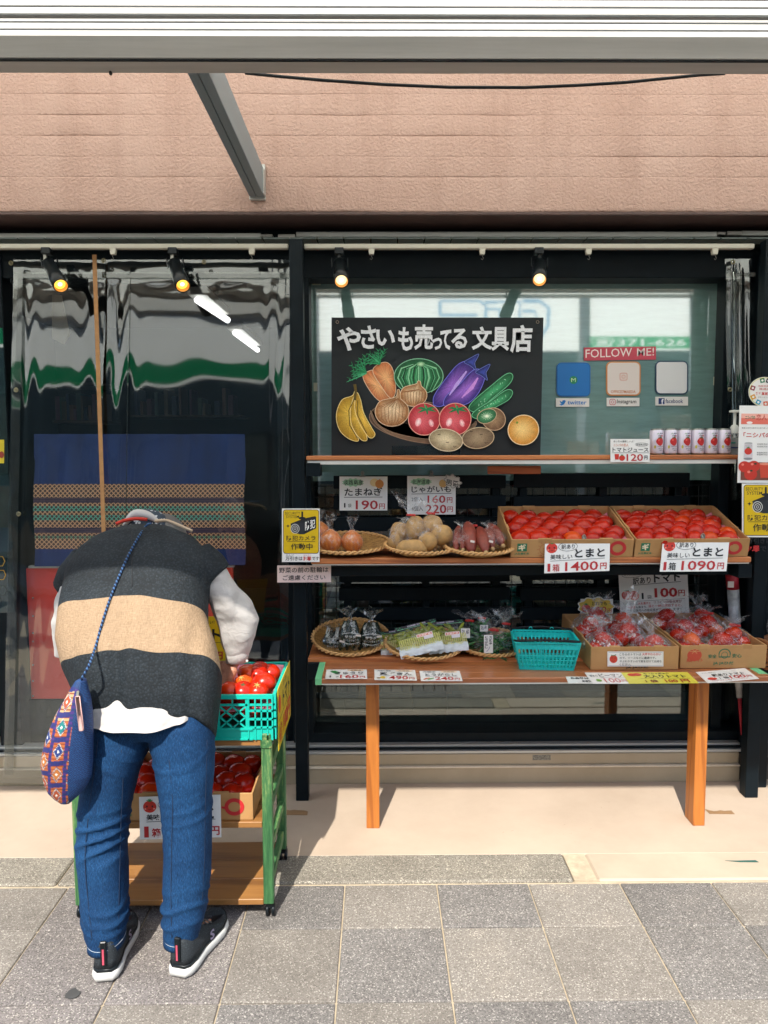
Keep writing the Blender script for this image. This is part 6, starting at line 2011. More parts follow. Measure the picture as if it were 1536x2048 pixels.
# tomato poster and round sticker at the far right
o, f = card('tomato_poster', 'white tomato juice poster with red title at the far right', 'poster', (1479.5, 811), (1592, 812), (1475, 965.5), P(1530, 890, 2.85), Vector((0, -1, 0)), (1479.5, 811, 1592, 965.5), paper, thick=.003)
f.rect(1483, 827, 1590, 848, '#e0705f'); f.rect(1483, 827, 1590, 836, '#eeb0a0'); f.text('ニシパの', 1491, 831, 1511, 838, GRN, .03); f.text('恋人', 1513, 828, 1534, 840, '#b83a30', .01); f.ell(1500, 845, 6, 2.6, '#f4e8e4')
f.text('豊富な自然と肥沃な大地で育った真っ赤な完熟トマト', 1485, 854, 1570, 857, '#55555a'); f.text('「ニシパの恋人」', 1488.5, 864, 1575, 875, '#c43328', .02)
f.poly([(1491, 886), (1507, 886), (1508, 917), (1490, 917)], '#cfc8cc'); f.ell(1499, 886, 8, 2.2, '#b0b0b0'); f.ell(1499, 917, 9, 2.4, '#8a8a8e'); face_tomato(f, 1499, 902, 7.5, kawaii=False); f.text('トマトジュース', 1492, 890, 1506, 892.5, INK)
for k, yy in enumerate((886, 891, 903, 907)): f.text('食塩無添加トマト本来の味わい', 1516, yy, 1575, yy + 3, '#55555a')
f.rect(1485, 924, 1588, 960, '#7a4030')
for (x, y, r_) in ((1492, 933, 12), (1511, 932, 12), (1505, 948, 13), (1560, 940, 14)): f.ell(x, y, r_, r_ * .92, '#c2301f'); f.ell(x - r_ * .3, y - r_ * .35, r_ * .25, r_ * .2, '#e88070', 10)
f.ell(1514, 927, 3, 2, '#2a3a20', 8); f.ell(1506, 941, 3, 2, '#2a3a20', 8); f.poly([(1522, 926), (1545, 926), (1543, 955), (1525, 955)], '#c8442c'); f.ell(1533.5, 927, 11.5, 2.6, '#e08a70'); f.finish(o)
F = None
circ = [(1529 + 32 * math.cos(k * math.pi / 20), 784 + 30 * math.sin(k * math.pi / 20)) for k in range(40)]
o, f = up_card('round_sticker', 'round white sticker ringed with small coloured squares above the poster', 'sticker', (1497, 754, 1561, 814), 2.90, paper2, outline=circ)
for k, (c_, a) in enumerate((('#1f7a55', -100), ('#8a2438', -160), ('#d8962c', 155), ('#2a9ac0', 120), ('#d8603a', 85), ('#1c2430', -72), ('#6a9a3a', -40), ('#7a3a8a', 0), ('#3a6ab0', 40))):
    x = 1529 + 25 * math.cos(rad(a)); y = 784 + 23.5 * math.sin(rad(a)); w_ = 6.5
    pts = [(x + w_ * math.cos(rad(a + 45 + 90 * q)), y + w_ * math.sin(rad(a + 45 + 90 * q))) for q in range(4)]
    f.poly(pts, c_); f.ell(x, y, 2.4, 2.4, '#e8e8e0', 8)
f.line([(1529 + 30.5 * math.cos(k * .2), 784 + 28.5 * math.sin(k * .2)) for k in range(32)], 1, '#d8d060', closed=True)
f.text('地産地消で', 1516, 770, 1542, 774, '#b8302a'); f.text('推進宣言事業', 1511, 784, 1547, 790, '#c62a2a', .03); f.text('すたーとしよう', 1516, 793, 1542, 796, INK); f.text('推進店', 1518, 776, 1540, 780, '#b8302a'); f.finish(o)
# stickers on the film glass
YQ = YG - .006
pinkm = mat('pink_sign_board', '#c8485a', .4, var=.06)
o, f = up_card('follow_sign', 'pink strip sign reading FOLLOW ME! on the teal window', 'sign', (1168, 695, 1312, 721), YQ, pinkm, skew=(0, 2), thick=.004)
f.text('FOLLOW', 1171, 699, 1264, 716, '#f4e8e4', .004, rise=2); f.text('ME!', 1274, 698, 1308, 714, '#f4e8e4', .004, rise=1); f.finish(o, .4)
def rr_out(x0, y0, x1, y1, r):
    pts = []
    for cx, cy_, a0 in ((x1 - r, y1 - r, 0), (x0 + r, y1 - r, 90), (x0 + r, y0 + r, 180), (x1 - r, y0 + r, 270)):
        for k in range(5): pts.append((cx + r * math.cos(rad(a0 + k * 22.5)), cy_ + r * math.sin(rad(a0 + k * 22.5))))
    return pts
for (x0, y0, x1, y1, kind, lab) in ((1113, 725, 1181, 793, 0, 'blue rounded square code sticker over the twitter strip'), (1212.5, 723, 1281.5, 791.5, 1, 'orange-edged rounded square code sticker over the Instagram strip'), (1310.5, 721.5, 1376.5, 789, 2, 'white rounded square code sticker over the facebook strip')):
    o, f = up_card('code_sticker', lab, 'sticker', (x0, y0, x1, y1), YQ, mat('sticker_base_%d' % kind, ['#1463a8', '#d08a4a', '#16405c'][kind], .35, var=.03), thick=.004, group='code stickers on the window', outline=rr_out(x0, y0, x1, y1, 10))
    cx = (x0 + x1) / 2; cy_ = (y0 + y1) / 2
    if kind == 0:
        f.rect(x0 + 2, y0 + 2, x1 - 2, y1 - 2, '#1c74c0', r=8); f.ell(cx, cy_ + 1, 8, 8, '#1f8a5a'); f.text('M', cx - 4.5, cy_ - 3, cx + 4.5, cy_ + 5, '#d8f0c8', .0)
    elif kind == 1:
        f.rect(x0 + 2.5, y0 + 2.5, x1 - 2.5, y1 - 2.5, '#e4dad4', r=8)
        for rr_, w in ((7, 1),): f.line(rr_out(cx - rr_, cy_ - 4 - rr_, cx + rr_, cy_ - 4 + rr_, 3), w, '#c8603a', closed=True)
        f.line([(cx + 3.4 * math.cos(k * .5), cy_ - 4 + 3.4 * math.sin(k * .5)) for k in range(13)], 1, '#c8603a', closed=True); f.text('OFFICE7MAEDA', x0 + 9, y1 - 11, x1 - 10, y1 - 5, '#c87a48', .02)
    else:
        f.rect(x0 + 2.5, y0 + 2.5, x1 - 2.5, y1 - 2.5, '#e2e4e6', r=8)
    f.finish(o, .35)
for (x0, y0, x1, y1, w_, lab) in ((1112, 796.5, 1178.5, 813.5, 'twitter', 'white strip reading twitter with a blue bird'), (1213.5, 795.5, 1279, 812.5, 'Instagram', 'white strip reading Instagram with a pink camera outline'), (1311, 793.5, 1376, 811, 'facebook', 'white strip reading facebook with a navy f square')):
    o, f = up_card('name_strip', lab, 'sticker', (x0, y0, x1, y1), YQ, paper2, thick=.003, group='name strips on the window')
    yc = (y0 + y1) / 2
    if w_ == 'twitter':
        f.poly([(x0 + 6, yc + 4), (x0 + 11, yc + 3), (x0 + 8, yc - 1), (x0 + 7, yc - 4), (x0 + 12, yc - 1), (x0 + 13, yc - 4), (x0 + 17, yc - 5), (x0 + 20, yc - 3), (x0 + 18, yc), (x0 + 16, yc + 4), (x0 + 11, yc + 6)], '#1c7ac8'); f.text(w_, x0 + 23, yc - 4, x0 + 61, yc + 4, '#1c7ac8', .015)
    elif w_ == 'Instagram':
        f.line(rr_out(x0 + 6, yc - 5.5, x0 + 17, yc + 5.5, 3), 1.2, '#c8405a', closed=True); f.line([(x0 + 11.5 + 2.6 * math.cos(k * .6), yc + 2.6 * math.sin(k * .6)) for k in range(11)], 1, '#c8405a', closed=True); f.text(w_, x0 + 20, yc - 5, x0 + 59, yc + 5, INK, .01, skew=.1)
    else:
        f.rect(x0 + 6, yc - 6, x0 + 18, yc + 6, '#1c3570'); f.text('f', x0 + 11.5, yc - 4.5, x0 + 16, yc + 6, '#eef0f4', .04); f.text(w_, x0 + 20, yc - 4.5, x0 + 55, yc + 4, '#1c3570', .01)
    f.finish(o, .4)
# cards lying on the front table
up_ = Vector((0, 0, 1)); zc_ = ZTb + .0022
def flat(name, lab, TL_, TR_, BL_, m_, z=zc_, ref=(0, 0, 80, 52)):
    return card(name, lab, 'price card', TL_, TR_, BL_, Vector((0, 0, z)), up_, ref, m_, .0009, group='price cards')
def fp(name_t, price, lab, TL_, TR_, BL_, art, head='', sub=''):
    o, f = flat('price_card', lab, TL_, TR_, BL_, paper)
    f.ell(58, 6, 17, 3.6, '#e4b886'); f.text(head, 47, 3.5, 69, 9, INK, .01)
    if sub: f.text(sub, 6, 3.5, 32, 10, INK, .01)
    if art == 'c': f.poly([(7, 10), (13, 8), (20, 14), (26, 24), (20, 26), (13, 20)], '#2f7a44'); f.poly([(12, 8), (18, 8), (26, 16), (28, 24), (20, 14)], '#3f9455')
    if art == 's': f.ell(8, 43, 4, 3, '#8a6a30', 10); f.ell(16, 40, 5, 6, '#d8b83a', 12)
    if art == 'p': f.line([(6, 46), (12, 40), (18, 38)], 4, '#c8603a'); f.line([(14, 46), (20, 42), (26, 38)], 4, '#5a9a4a')
    f.text(name_t, 18 if art == 'c' else 10, 14, 72, 28, INK, .02); f.line([(10, 31), (72, 31)], .6, INK)
    if art == 'c': f.text('1', 8, 36, 11, 46, INK); f.text('袋', 20, 38, 26, 46, INK)
    f.text(price, 28, 32, 64, 49, DR, .014); f.text('円', 66, 38, 76, 48, DR, .014); f.finish(o)
fp('きゅうり', '160', 'flat 160 yen cucumber card near the green tape', (653, 1339), (733.8, 1338.8), (650, 1357.5), 'c', '京都産')
fp('紫ずきん', '490', 'flat 490 yen purple soybean card in the middle of the three', (748.8, 1339), (830, 1340), (749, 1359.6), 's', '京野菜', '丹波の黒豆')
fp('とうがらし', '240', 'flat 240 yen pepper card in front of the soybean tray', (839, 1341.7), (919, 1341.7), (841.7, 1361.7), 'p', '京野菜', '万願寺')
o, f = flat('price_card', 'small white paper half under the green pepper card', (1131.3, 1353), (1188, 1353.5), (1136.6, 1366), paper, zc_, (0, 0, 56, 30)); f.text('お会計は', 8, 3, 44, 13, INK, .04); f.text('お願い', 28, 17, 50, 27, INK, .05); f.finish(o)
o, f = flat('price_card', 'flat white 100 yen bell pepper card beside the yellow card', (1169, 1345), (1242, 1345), (1185.5, 1367), paper, zc_ + .0014); f.text('訳あり', 6, 12, 22, 22, INK, .01); f.text('ピーマン', 26, 6, 76, 24, INK, .01); f.ell(18, 38, 6, 6, '#6a9a3a', 12); f.text('100', 30, 28, 64, 48, '#c06a6a', .01); f.text('円', 66, 34, 76, 45, '#c06a6a', .01); f.line([(26, 26), (76, 26)], .5, INK); f.finish(o)
o, f = flat('price_card', 'flat bright yellow 100 yen large tomato bag card', (1242, 1345), (1374.5, 1344), (1258.7, 1367), mat('yellow_paper', '#d8cf48', .4, var=.02, coat=.2), zc_ + .003, (0, 0, 132, 52))
f.text('めっちゃ訳あり', 42, 3, 92, 10, INK, .02); f.ell(18, 12, 9, 7, ART_T, 16); f.ell(28, 11, 9, 7, '#c23c2c', 16); f.text('大入りトマト', 38, 12, 120, 28, INK, .03); f.line([(30, 31), (124, 31)], .6, INK); f.text('1 袋', 34, 36, 58, 49, '#7a2a1c', .02); f.text('100 円', 72, 34, 118, 50, '#a02a20', .03); f.finish(o)
o, f = flat('price_card', 'flat white 100 yen tomato card with a curled corner by the green tape', (1391, 1344), (1489.5, 1336), (1415.5, 1366), paper, zc_ + .001, (0, 0, 98, 60))
f.text('訳ありトマト', 22, 18, 84, 32, INK, .03); f.text('めっちゃ美味しい', 8, 8, 34, 13, INK); f.ell(16, 42, 9, 7, ART_T, 16); f.text('1 袋', 30, 36, 48, 47, INK, .01); f.text('100', 50, 33, 80, 49, DR, .02); f.text('円', 82, 38, 92, 48, DR, .02); f.line([(24, 34), (86, 33)], .5, INK)
f.text('トマトは火を通すとリコピンが', 12, 51, 80, 55, '#c0302a'); f.finish(o)

# ================================================================ spotlights
def lamp_mat(nm, c, s_):
    t = NT(nm); e = t.n('Emission'); e.inputs[0].default_value = lin(c); e.inputs[1].default_value = s_; t.l(e.outputs[0], t.o.inputs[0]); return t.m
warm = lamp_mat('warm_lamp_face', '#ffc24a', 1.0); cream = lamp_mat('cream_lamp_face', '#ffe0a0', .95); hotc = lamp_mat('lamp_core', '#fff0b0', 1.4)
inner = mat('lamp_reflector', '#c8925a', .3, metal=.6)
for (bx, bt, x1, y1, m_, lab) in ((90, 497, 122, 572, warm, 'lit black spotlight nearest the far left end of the rail'), (344, 497, 366, 572, warm, 'lit black spotlight above the clear curtain, second from the left'), (678, 497, 683, 563, cream, 'lit black spotlight over the upper left corner of the chalkboard'), (1079, 497, 1079, 560, cream, 'lit black spotlight over the upper right corner of the chalkboard')):
    Y0 = 2.972
    top = P(bx, bt, Y0); r = empty('spotlight', top, lab, 'spotlight', 'spotlights on the rail')
    m = MB(); boxpx(m, bx - 9, bx + 9, 494, 507, 2.955, 2.99, .002); m.build('adapter', blackp, r)
    m = MB(); m.box((top.x - .006, Y0 - .006, P(bx, 523, Y0).z), (top.x + .006, Y0 + .006, P(bx, 508, Y0).z), bev=.001); m.build('stem', steel if x1 < 600 else blackp, r)
    end = P(x1, y1, 2.86); piv = P(bx + (x1 - bx) * .25, 528, Y0)
    d = (end - piv).normalized()
    a, u = frame(d); M = Matrix.Translation(piv) @ Matrix((a, u, -d)).transposed().to_4x4()
    L = (end - piv).length; rr_ = .028
    m = MB(); m.smooth = True
    m.lathe([(0, .012), (.02, .012), (rr_ * .85, .004), (rr_ * .88, -L * .55), (rr_, -L * .6), (rr_, -L), (rr_ * .88, -L), (rr_ * .86, -L * .9), (0, -L * .9)], 28, M); m.build('housing', blackp, r, fixn=True)
    m = MB(); m.smooth = True; m.lathe([(rr_ * .86, -L * .995), (rr_ * .66, -L * .905)], 28, M); m.build('reflector', inner, r)
    m = MB(); m.lathe([(rr_ * .7, -L * .92), (rr_ * .3, -L * .925)], 28, M); m.build('lens', m_, r)
    m = MB(); m.lathe([(rr_ * .3, -L * .925), (0, -L * .93)], 20, M); m.build('lamp_core', hotc, r)
    for s_ in (-1, 1):
        m = MB(); m.bar(piv + Vector((s_ * .031, 0, .02)), piv + Vector((s_ * .031, 0, 0)) + d * .03, .003, .012); m.build('yoke', blackp, r)

# ================================================================ right edge
r = empty('wrapped_umbrella', P(1468, 1420, 3.1), 'wrapped umbrella in clear plastic with a red top, hanging beside the right post', 'umbrella')
m = MB(); m.smooth = True; m.tube([P(1464, 1150, 3.08), P(1466, 1178, 3.08)], [.026, .024], 14); m.build('red_cover', mat('red_fabric', '#a82030', .5), r)
m = MB(); m.smooth = True; m.tube([P(1466, 1178, 3.08), P(1471, 1260, 3.08), P(1476, 1330, 3.08), P(1479, 1395, 3.08)], [.024, .022, .019, .012], 14); m.build('plastic_sleeve', mat('hazy_plastic', '#a9acb0', .15, var=.3, scale=30), r)
m = MB(); m.smooth = True; m.tube([P(1479, 1390, 3.08), P(1483, 1470, 3.08)], [.009, .003], 10); m.build('red_tip', mat('red_fabric', '#a82030', .5), r)
m = MB(); boxpx(m, 1456, 1468, 1163, 1175, 3.05, 3.052, 0); m.build('tag', sticker, r)
wick = mat('wicker_brown', '#8a5a34', .6, var=.3, scale=60)
r = empty('wicker_basket', P(1560, 1330, 2.9), 'brown wicker basket with wrapped greens at the far right edge', 'basket')
c = P(1560, 1330, 2.9)
for k in range(10):
    m = MB(); m.smooth = True; z = c.z + .012 * k; R_ = .075 + .004 * k
    m.tube([Vector((c.x + (R_ + .003 * math.sin(a * 9 + k * 2)) * math.cos(a), c.y + (R_ + .003 * math.sin(a * 9 + k * 2)) * math.sin(a), z + .005 * math.sin(a * 5 + k))) for a in [q * math.pi / 24 for q in range(48)]], .0065, 6, closed=True); m.build('woven_strand', wick, r)
bm_, np_, nr = bag_shell(c + Vector((0, 0, .15)), .055, .05, .06, .3, 1.0, seed=130); 
rg = empty('wrapped_greens', c + Vector((0, 0, .09)), 'film-wrapped leafy greens in the wicker basket', 'vegetables')
bm_.build('film', filmw, rg); tie(rg, np_, .008, .008)
m = MB(); m.smooth = True; m.ball(c + Vector((0, 0, .15)), (.045, .04, .055), 16, 10, lambda d: 1 + .25 * noise.noise(d * 4)); m.build('leaves', mat('leaf_green', '#5a8a3a', .5, var=.4, scale=40), rg)
r = empty('folding_stand', P(1530, 1560, 3.0), 'black folding stand leg crossing behind the right post', 'stand')
for (a_, b_) in (((1500, 1598), (1560, 1470)), ((1500, 1380), (1570, 1600))):
    m = MB(); m.bar(P(a_[0], a_[1], 3.02), P(b_[0], b_[1], 3.02), .008, .008); m.build('leg', blackp, r)
rr = random.Random(9)
sr = empty('side_shelf', P(1560, 1300, 3.5), 'dim shelf of packaged goods behind the far right glass', 'shelf')
for k in range(14):
    x = 1498 + rr.random() * 90; y = 1130 + 60 * (k % 4); h = rr.uniform(16, 44)
    m = MB(); boxpx(m, x, x + rr.uniform(10, 26), y - h, y, 3.5 + rr.random() * .1, 3.7); m.build('packet', mat('packet_%d' % (k % 5), ['#8a5a40', '#2f5f6a', '#a04a5a', '#5a6a4a', '#9a9a90'][k % 5], .5), sr)
for y in (1130, 1190, 1250, 1310):
    m = MB(); boxpx(m, 1496, 1620, y, y + 4, 3.48, 3.8); m.build('shelf_board', blackp, sr)
# ================================================================ green trolley
def green_wood(name, axis):
    if name in MC: return MC[name]
    t = NT(name)
    s = {'X': (.8, 8, 8), 'Y': (8, .8, 8), 'Z': (8, 8, .8)}[axis]
    co = t.coords(s, rnd=True)
    f = t.noise(co, 7, 6, .75); g = t.noise(t.coords(), 3, 4)
    gr = t.ramp(f, [(.35, '#23492c'), (.52, '#3f6f40'), (.58, '#7d9258'), (.70, '#a08352')])
    t.l(t.mix(gr, t.ramp(f, [(.4, '#24522f'), (.7, '#4b7d4a')]), t.ramp(g, [(.4, (0, 0, 0)), (.6, (1, 1, 1))])), t.b.inputs['Base Color'])
    t.b.inputs['Roughness'].default_value = .6; t.bump(f, .3, .001)
    MC[name] = t.m; return t.m
gz, gy = green_wood('worn_green_paint_upright', 'Z'), green_wood('worn_green_paint_rail', 'Y')
oak = wood('trolley_shelf_oak', '#6f4824', '#9a6c3a', 'X', .5, .25)
YC0, YC1 = 2.15, 2.49
xcl, xcr = P(150, 1800, YC0).x, P(547, 1800, YC0).x
cart = empty('green_trolley', ((xcl + xcr) / 2, (YC0 + YC1) / 2, 0), 'weathered green wooden trolley with three brown shelves and black casters', 'trolley')
PW = .03
for x in (xcl, xcr - PW):
    for y in (YC0, YC1 - .03):
        m = MB(); m.box((x, y, .045), (x + PW, y + .03, .575), bev=.003); m.build('post', gz, cart)
    for z in (.085, .19, .32, .435):
        m = MB(); m.box((x + .006, YC0 + .031, z), (x + PW - .006, YC1 - .031, z + .028), bev=.002); m.build('side_rail', gy, cart)
    m = MB(); m.box((x - .002, YC0 - .004, .525), (x + PW + .002, YC0 + .034, .5765), bev=.006); m.build('corner_block', gy, cart)
for (z, nm) in ((.042, 'bottom'), (.283, 'mid'), (.535, 'top')):
    N = 3
    for k in range(N):
        y0 = YC0 + .004 + (YC1 - YC0 - .006) * k / N; y1 = YC0 + .004 + (YC1 - YC0 - .006) * (k + 1) / N - .001
        m = MB(); m.box((xcl + PW + .001, y0, z), (xcr - PW - .001, y1, z + .018), bev=.0015); m.build('shelf_board', oak, cart)
for x in (xcl + .015, xcr - .012):
    for y in (YC0 + .02, YC1 - .01):
        m = MB(); m.smooth = True
        for s_ in (-.009, .009):
            m.tube([Vector((x + s_ - .004, y, .0185)), Vector((x + s_ + .004, y, .0185))], .0183, 16)
        cs = m.build('caster', blackp, cart)
        m = MB(); m.box((x - .012, y - .012, .026), (x + .012, y + .014, .0445), bev=.003); m.build('fork', blackp, cs)
m = MB(); m.ball((xcr + .001, YC0 + .014, .54), .004, 8, 6); m.build('screw', steel, cart)
# box on the middle shelf
bx3, M3_ = carton('open cardboard tomato box on the middle shelf of the green trolley', Vector((P(507, 1643, 2.17).x - .425, 2.165, .3022)), .425, .30, .083, 0, 'cardboard boxes of loose tomatoes', tray_print, hback=.088)
liner(bx3, M3_, .425, .30, .03)
_lab = 'loose tomatoes in the trolley box'
def tg(Mx, w, d, cols, rows, z, fmt, group, sc, zj=.006):
    on = ['first', 'second', 'third', 'fourth', 'fifth', 'sixth', 'seventh']; rn = ['front', 'second', 'third', 'rear']
    for j in range(rows):
        for i in range(cols):
            x = .045 + (w - .09) * (i + (j % 2) * .45) / (cols - .55) + rt.uniform(-.005, .005); y = .045 + (d - .09) * j / (rows - 1) + rt.uniform(-.005, .005)
            if x > w - .035: continue
            put_tomato(Mx @ Vector((x, y, z + rt.uniform(-zj, zj))), Mx, fmt % (on[i], rn[j]), group, sc=sc)
tg(M3_, .425, .30, 6, 4, .062, '%s tomato in the %s row of the trolley shelf box', 'tomatoes in the trolley shelf box', 1.05)
o, f = card('price_card', 'white tomato box card on the trolley, mostly hidden by a leg', 'price card', (278, 1594), (441, 1589.5), (280, 1679), P(300, 1600, 2.155), Vector((0, -1, .05)), (278, 1592, 441, 1677), paper, group='price cards')
face_tomato(f, 299, 1612, 13); f.line([(340 + 24 * math.cos(a), 1608 + 12 * math.sin(a)) for a in [k * .35 for k in range(18)]], .9, INK, closed=True); f.text('訳あり', 322, 1603, 358, 1615, INK, .01)
f.text('美味しい', 292, 1627, 345, 1639, INK, .02); f.text('とまと', 352, 1614, 427, 1640, INK, .04); f.line([(292, 1642), (430, 1640)], 1, INK)
f.text('1', 287, 1651, 296, 1673, DR, 0); f.text('箱', 302, 1655, 320, 1673, DR, .02); f.text('1400', 336, 1652, 412, 1673, DR, .03); f.text('円', 418, 1654, 438, 1672, DR, .02); f.finish(o)

# ---- teal harvest crate on the trolley top
tealc = mat('teal_crate_plastic', '#0fae9c', .35, var=.05, scale=5)
zc0 = .5552; HC = .136; xr_c = P(546, 1385, YC0 + .005).x; WC = .50; DC = .33; xl_c = xr_c - WC; yc0 = YC0 + .004
crate = empty('harvest_crate', (xr_c - WC / 2, yc0 + DC / 2, zc0), 'teal slatted plastic crate heaped with tomatoes on top of the green trolley', 'crate')
def crate_panel(nm, fr, L):
    """fr(s, z, out) -> point; s along the panel 0..L, z height, out = towards outside"""
    m = MB()
    def bar(s0, s1, z0, z1, o0, o1):
        pts = [fr(s, z, o_) for s in (s0, s1) for z in (z0, z1) for o_ in (o0, o1)]
        m.add(pts, [(0, 1, 3, 2), (4, 6, 7, 5), (0, 4, 5, 1), (2, 3, 7, 6), (0, 2, 6, 4), (1, 5, 7, 3)])
    bar(0, L, HC - .012, HC, -.002, .008)              # rim
    bar(0, L, HC - .034, HC - .028, 0, .005)
    bar(0, L, .0, .032, 0, .004)                       # solid foot
    bar(.06, L - .06, .030, .036, 0, .009); bar(.06, L - .06, .0, .005, 0, .008)
    for s in (0, .012, .03, .048, .066, L - .074, L - .054, L - .036, L - .018, L - .004): bar(s, s + .004, .0, HC - .012, 0, .008)
    for z in (.035, .06, .085): bar(0, .066, z, z + .005, 0, .008); bar(L - .07, L, z, z + .005, 0, .008)
    n = 4; a = .075; w = (L - 2 * a) / n
    for k in range(n + 1): bar(a + k * w - .006, a + k * w + .006, .03, HC - .01, 0, .005)
    for k in range(n):
        s0 = a + k * w + .006; s1 = a + (k + 1) * w - .006; z0, z1 = .036, HC - .036
        bar((s0 + s1) / 2 - .002, (s0 + s1) / 2 + .002, HC - .03, HC - .012, 0, .005)
        for q in range(-1, 3):
            for sg in (1, -1):
                t0, t1 = q / 2.0, q / 2.0 + 1
                A = (s0 + (s1 - s0) * t0, z0); B = (s0 + (s1 - s0) * t1, z1)
                # clip to the window
                lo, hi = max(0, (0 - t0)), min(1, 1 - t0)
                if hi <= lo + .05: continue
                A2 = (s0 + (s1 - s0) * (t0 + lo), z0 + (z1 - z0) * lo); B2 = (s0 + (s1 - s0) * (t0 + hi), z0 + (z1 - z0) * hi)
                if sg < 0: A2 = (s0 + s1 - A2[0], A2[1]); B2 = (s0 + s1 - B2[0], B2[1])
                m.bar(fr(A2[0], A2[1], .0025), fr(B2[0], B2[1], .0025), .004, .0045)
    m.build(nm, tealc, crate, fixn=True)
crate_panel('front_panel', lambda s, z, o_: Vector((xl_c + s, yc0 - o_, zc0 + z)), WC)
crate_panel('back_panel', lambda s, z, o_: Vector((xl_c + s, yc0 + DC + o_, zc0 + z)), WC)
crate_panel('side_panel', lambda s, z, o_: Vector((xr_c + o_, yc0 + s, zc0 + z)), DC)
crate_panel('side_panel', lambda s, z, o_: Vector((xl_c - o_, yc0 + s, zc0 + z)), DC)
m = MB(); m.box((xl_c, yc0, zc0 + .001), (xr_c, yc0 + DC, zc0 + .005)); m.build('base', tealc, crate)
m = MB(); m.smooth = True
m.grid(lambda u, v: Vector((xl_c + .008 + (WC - .016) * u, yc0 + .008 + (DC - .016) * v, zc0 + .085 + .01 * noise.noise(Vector((u * 6, v * 5, 3))) + .045 * max(0, v - .85) / .15)), 24, 16); m.build('foam_liner', foam, crate)
Mc = Matrix.Translation((xl_c, yc0, zc0))
tg(Mc, WC, DC, 6, 4, .078, '%s tomato in the %s lower row of the teal crate', 'tomatoes in the teal crate', .98, .004)
words = ['beside the reaching hand', 'at the near edge under the sleeve', 'with a pale stem scar in the middle', 'topmost near the rear rim', 'behind the orange-tinged one', 'at the rear right corner', 'near the yellow side card', 'at the near right corner', 'second from the near right corner', 'half hidden by the vest']
for k, (px, py, Y) in enumerate(((520, 1342, 2.40), (457, 1386, 2.2), (488, 1369, 2.24), (515, 1350, 2.36), (520, 1371, 2.26), (553, 1347, 2.40), (555, 1366, 2.30), (512, 1388, 2.19), (482, 1390, 2.19), (498, 1349, 2.38))):
    zt_ = zc0 + .128 + .01 * (k % 3 == 0); d = ray(px, py); p = CAM + d * ((zt_ - CAM.z) / d.z)
    p.y = min(max(p.y, yc0 + .045), yc0 + DC - .045); p.x = min(p.x, xr_c - .042)
    to = put_tomato(p, Matrix.Identity(4), 'tomato on top of the teal crate heap ' + words[k], 'tomatoes in the teal crate', sc=.98)
    if k in (2, 7, 8):
        up2 = Vector((.15 * (k - 5) / 3, -.55, .82)).normalized(); a_, u_ = frame(up2); q0 = p + up2 * .0315
        m = MB(); m.smooth = True
        for q in range(6):
            an = q * 1.05 + k; dd = a_ * math.cos(an) + u_ * math.sin(an)
            m.tube([q0 + up2 * .0015, q0 + dd * .006 + up2 * .0012, q0 + dd * .012 - up2 * .0016], [.0018, .0016, .0005], 5)
        m.build('stem_scar', mat('pale_stem_scar', '#a8924a', .7) if k != 8 else mat('dark_green_calyx', '#2a4a20', .7), to)
# yellow cards of the crate
yel = mat('yellow_card', '#d8b820', .35, var=.03, coat=.2)
xs_ = xr_c + .012
def sp_(px, py):
    d = ray(px, py); return CAM + d * ((xs_ - CAM.x) / d.x)
TLw, TRw, BLw = sp_(548.5, 1368), sp_(572, 1330), sp_(550.5, 1452)
TLw.y = yc0 + .03; TRw.y = yc0 + DC - .01; BLw.y = yc0 + .03
zt_ = zc0 + HC + .008; zb_ = zc0 - .045
f = Face(Vector((xs_, yc0 + .02, zt_)), Vector((xs_, yc0 + DC - .005, zt_)), Vector((xs_, yc0 + .02, zb_)), (0, 0, 100, 62))
m = MB(); m.box((xs_ - .0015, yc0 + .02, zb_), (xs_, yc0 + DC - .005, zt_)); o = m.build('price_card', yel); tag(o, 'yellow tomato price card fixed to the side of the teal crate', 'price card', 'price cards')
f.ell(10, 18, 8, 9, '#c8301c'); f.text('めっちゃ', 40, 4, 66, 10, INK, .01); f.text('トマト', 34, 12, 92, 30, INK, .04); f.line([(6, 34), (94, 32)], .8, INK); f.text('6個', 6, 38, 28, 58, DR, .02); f.text('100円', 36, 36, 94, 58, DR, .03); f.finish(o)
o, f = up_card('price_card', 'yellow tomato card standing behind the sleeve and the teal crate', 'price card', (360, 1233, 454, 1330), 2.52, yel, group='price cards')
f.text('めっちゃ美味しい！！', 368, 1240, 436, 1248, INK, .02); f.text('トマト', 366, 1258, 442, 1282, INK, .04); f.line([(366, 1285), (444, 1285)], 1, INK); f.text('100', 372, 1298, 424, 1320, DR, .02); f.text('円', 428, 1303, 446, 1319, DR, .03); f.finish(o)
m = MB(); q = P(407, 1330, 2.522); m.box((q.x - .006, 2.521, .53), (q.x + .006, 2.527, q.z + .05)); m.build('stick', oak, o)

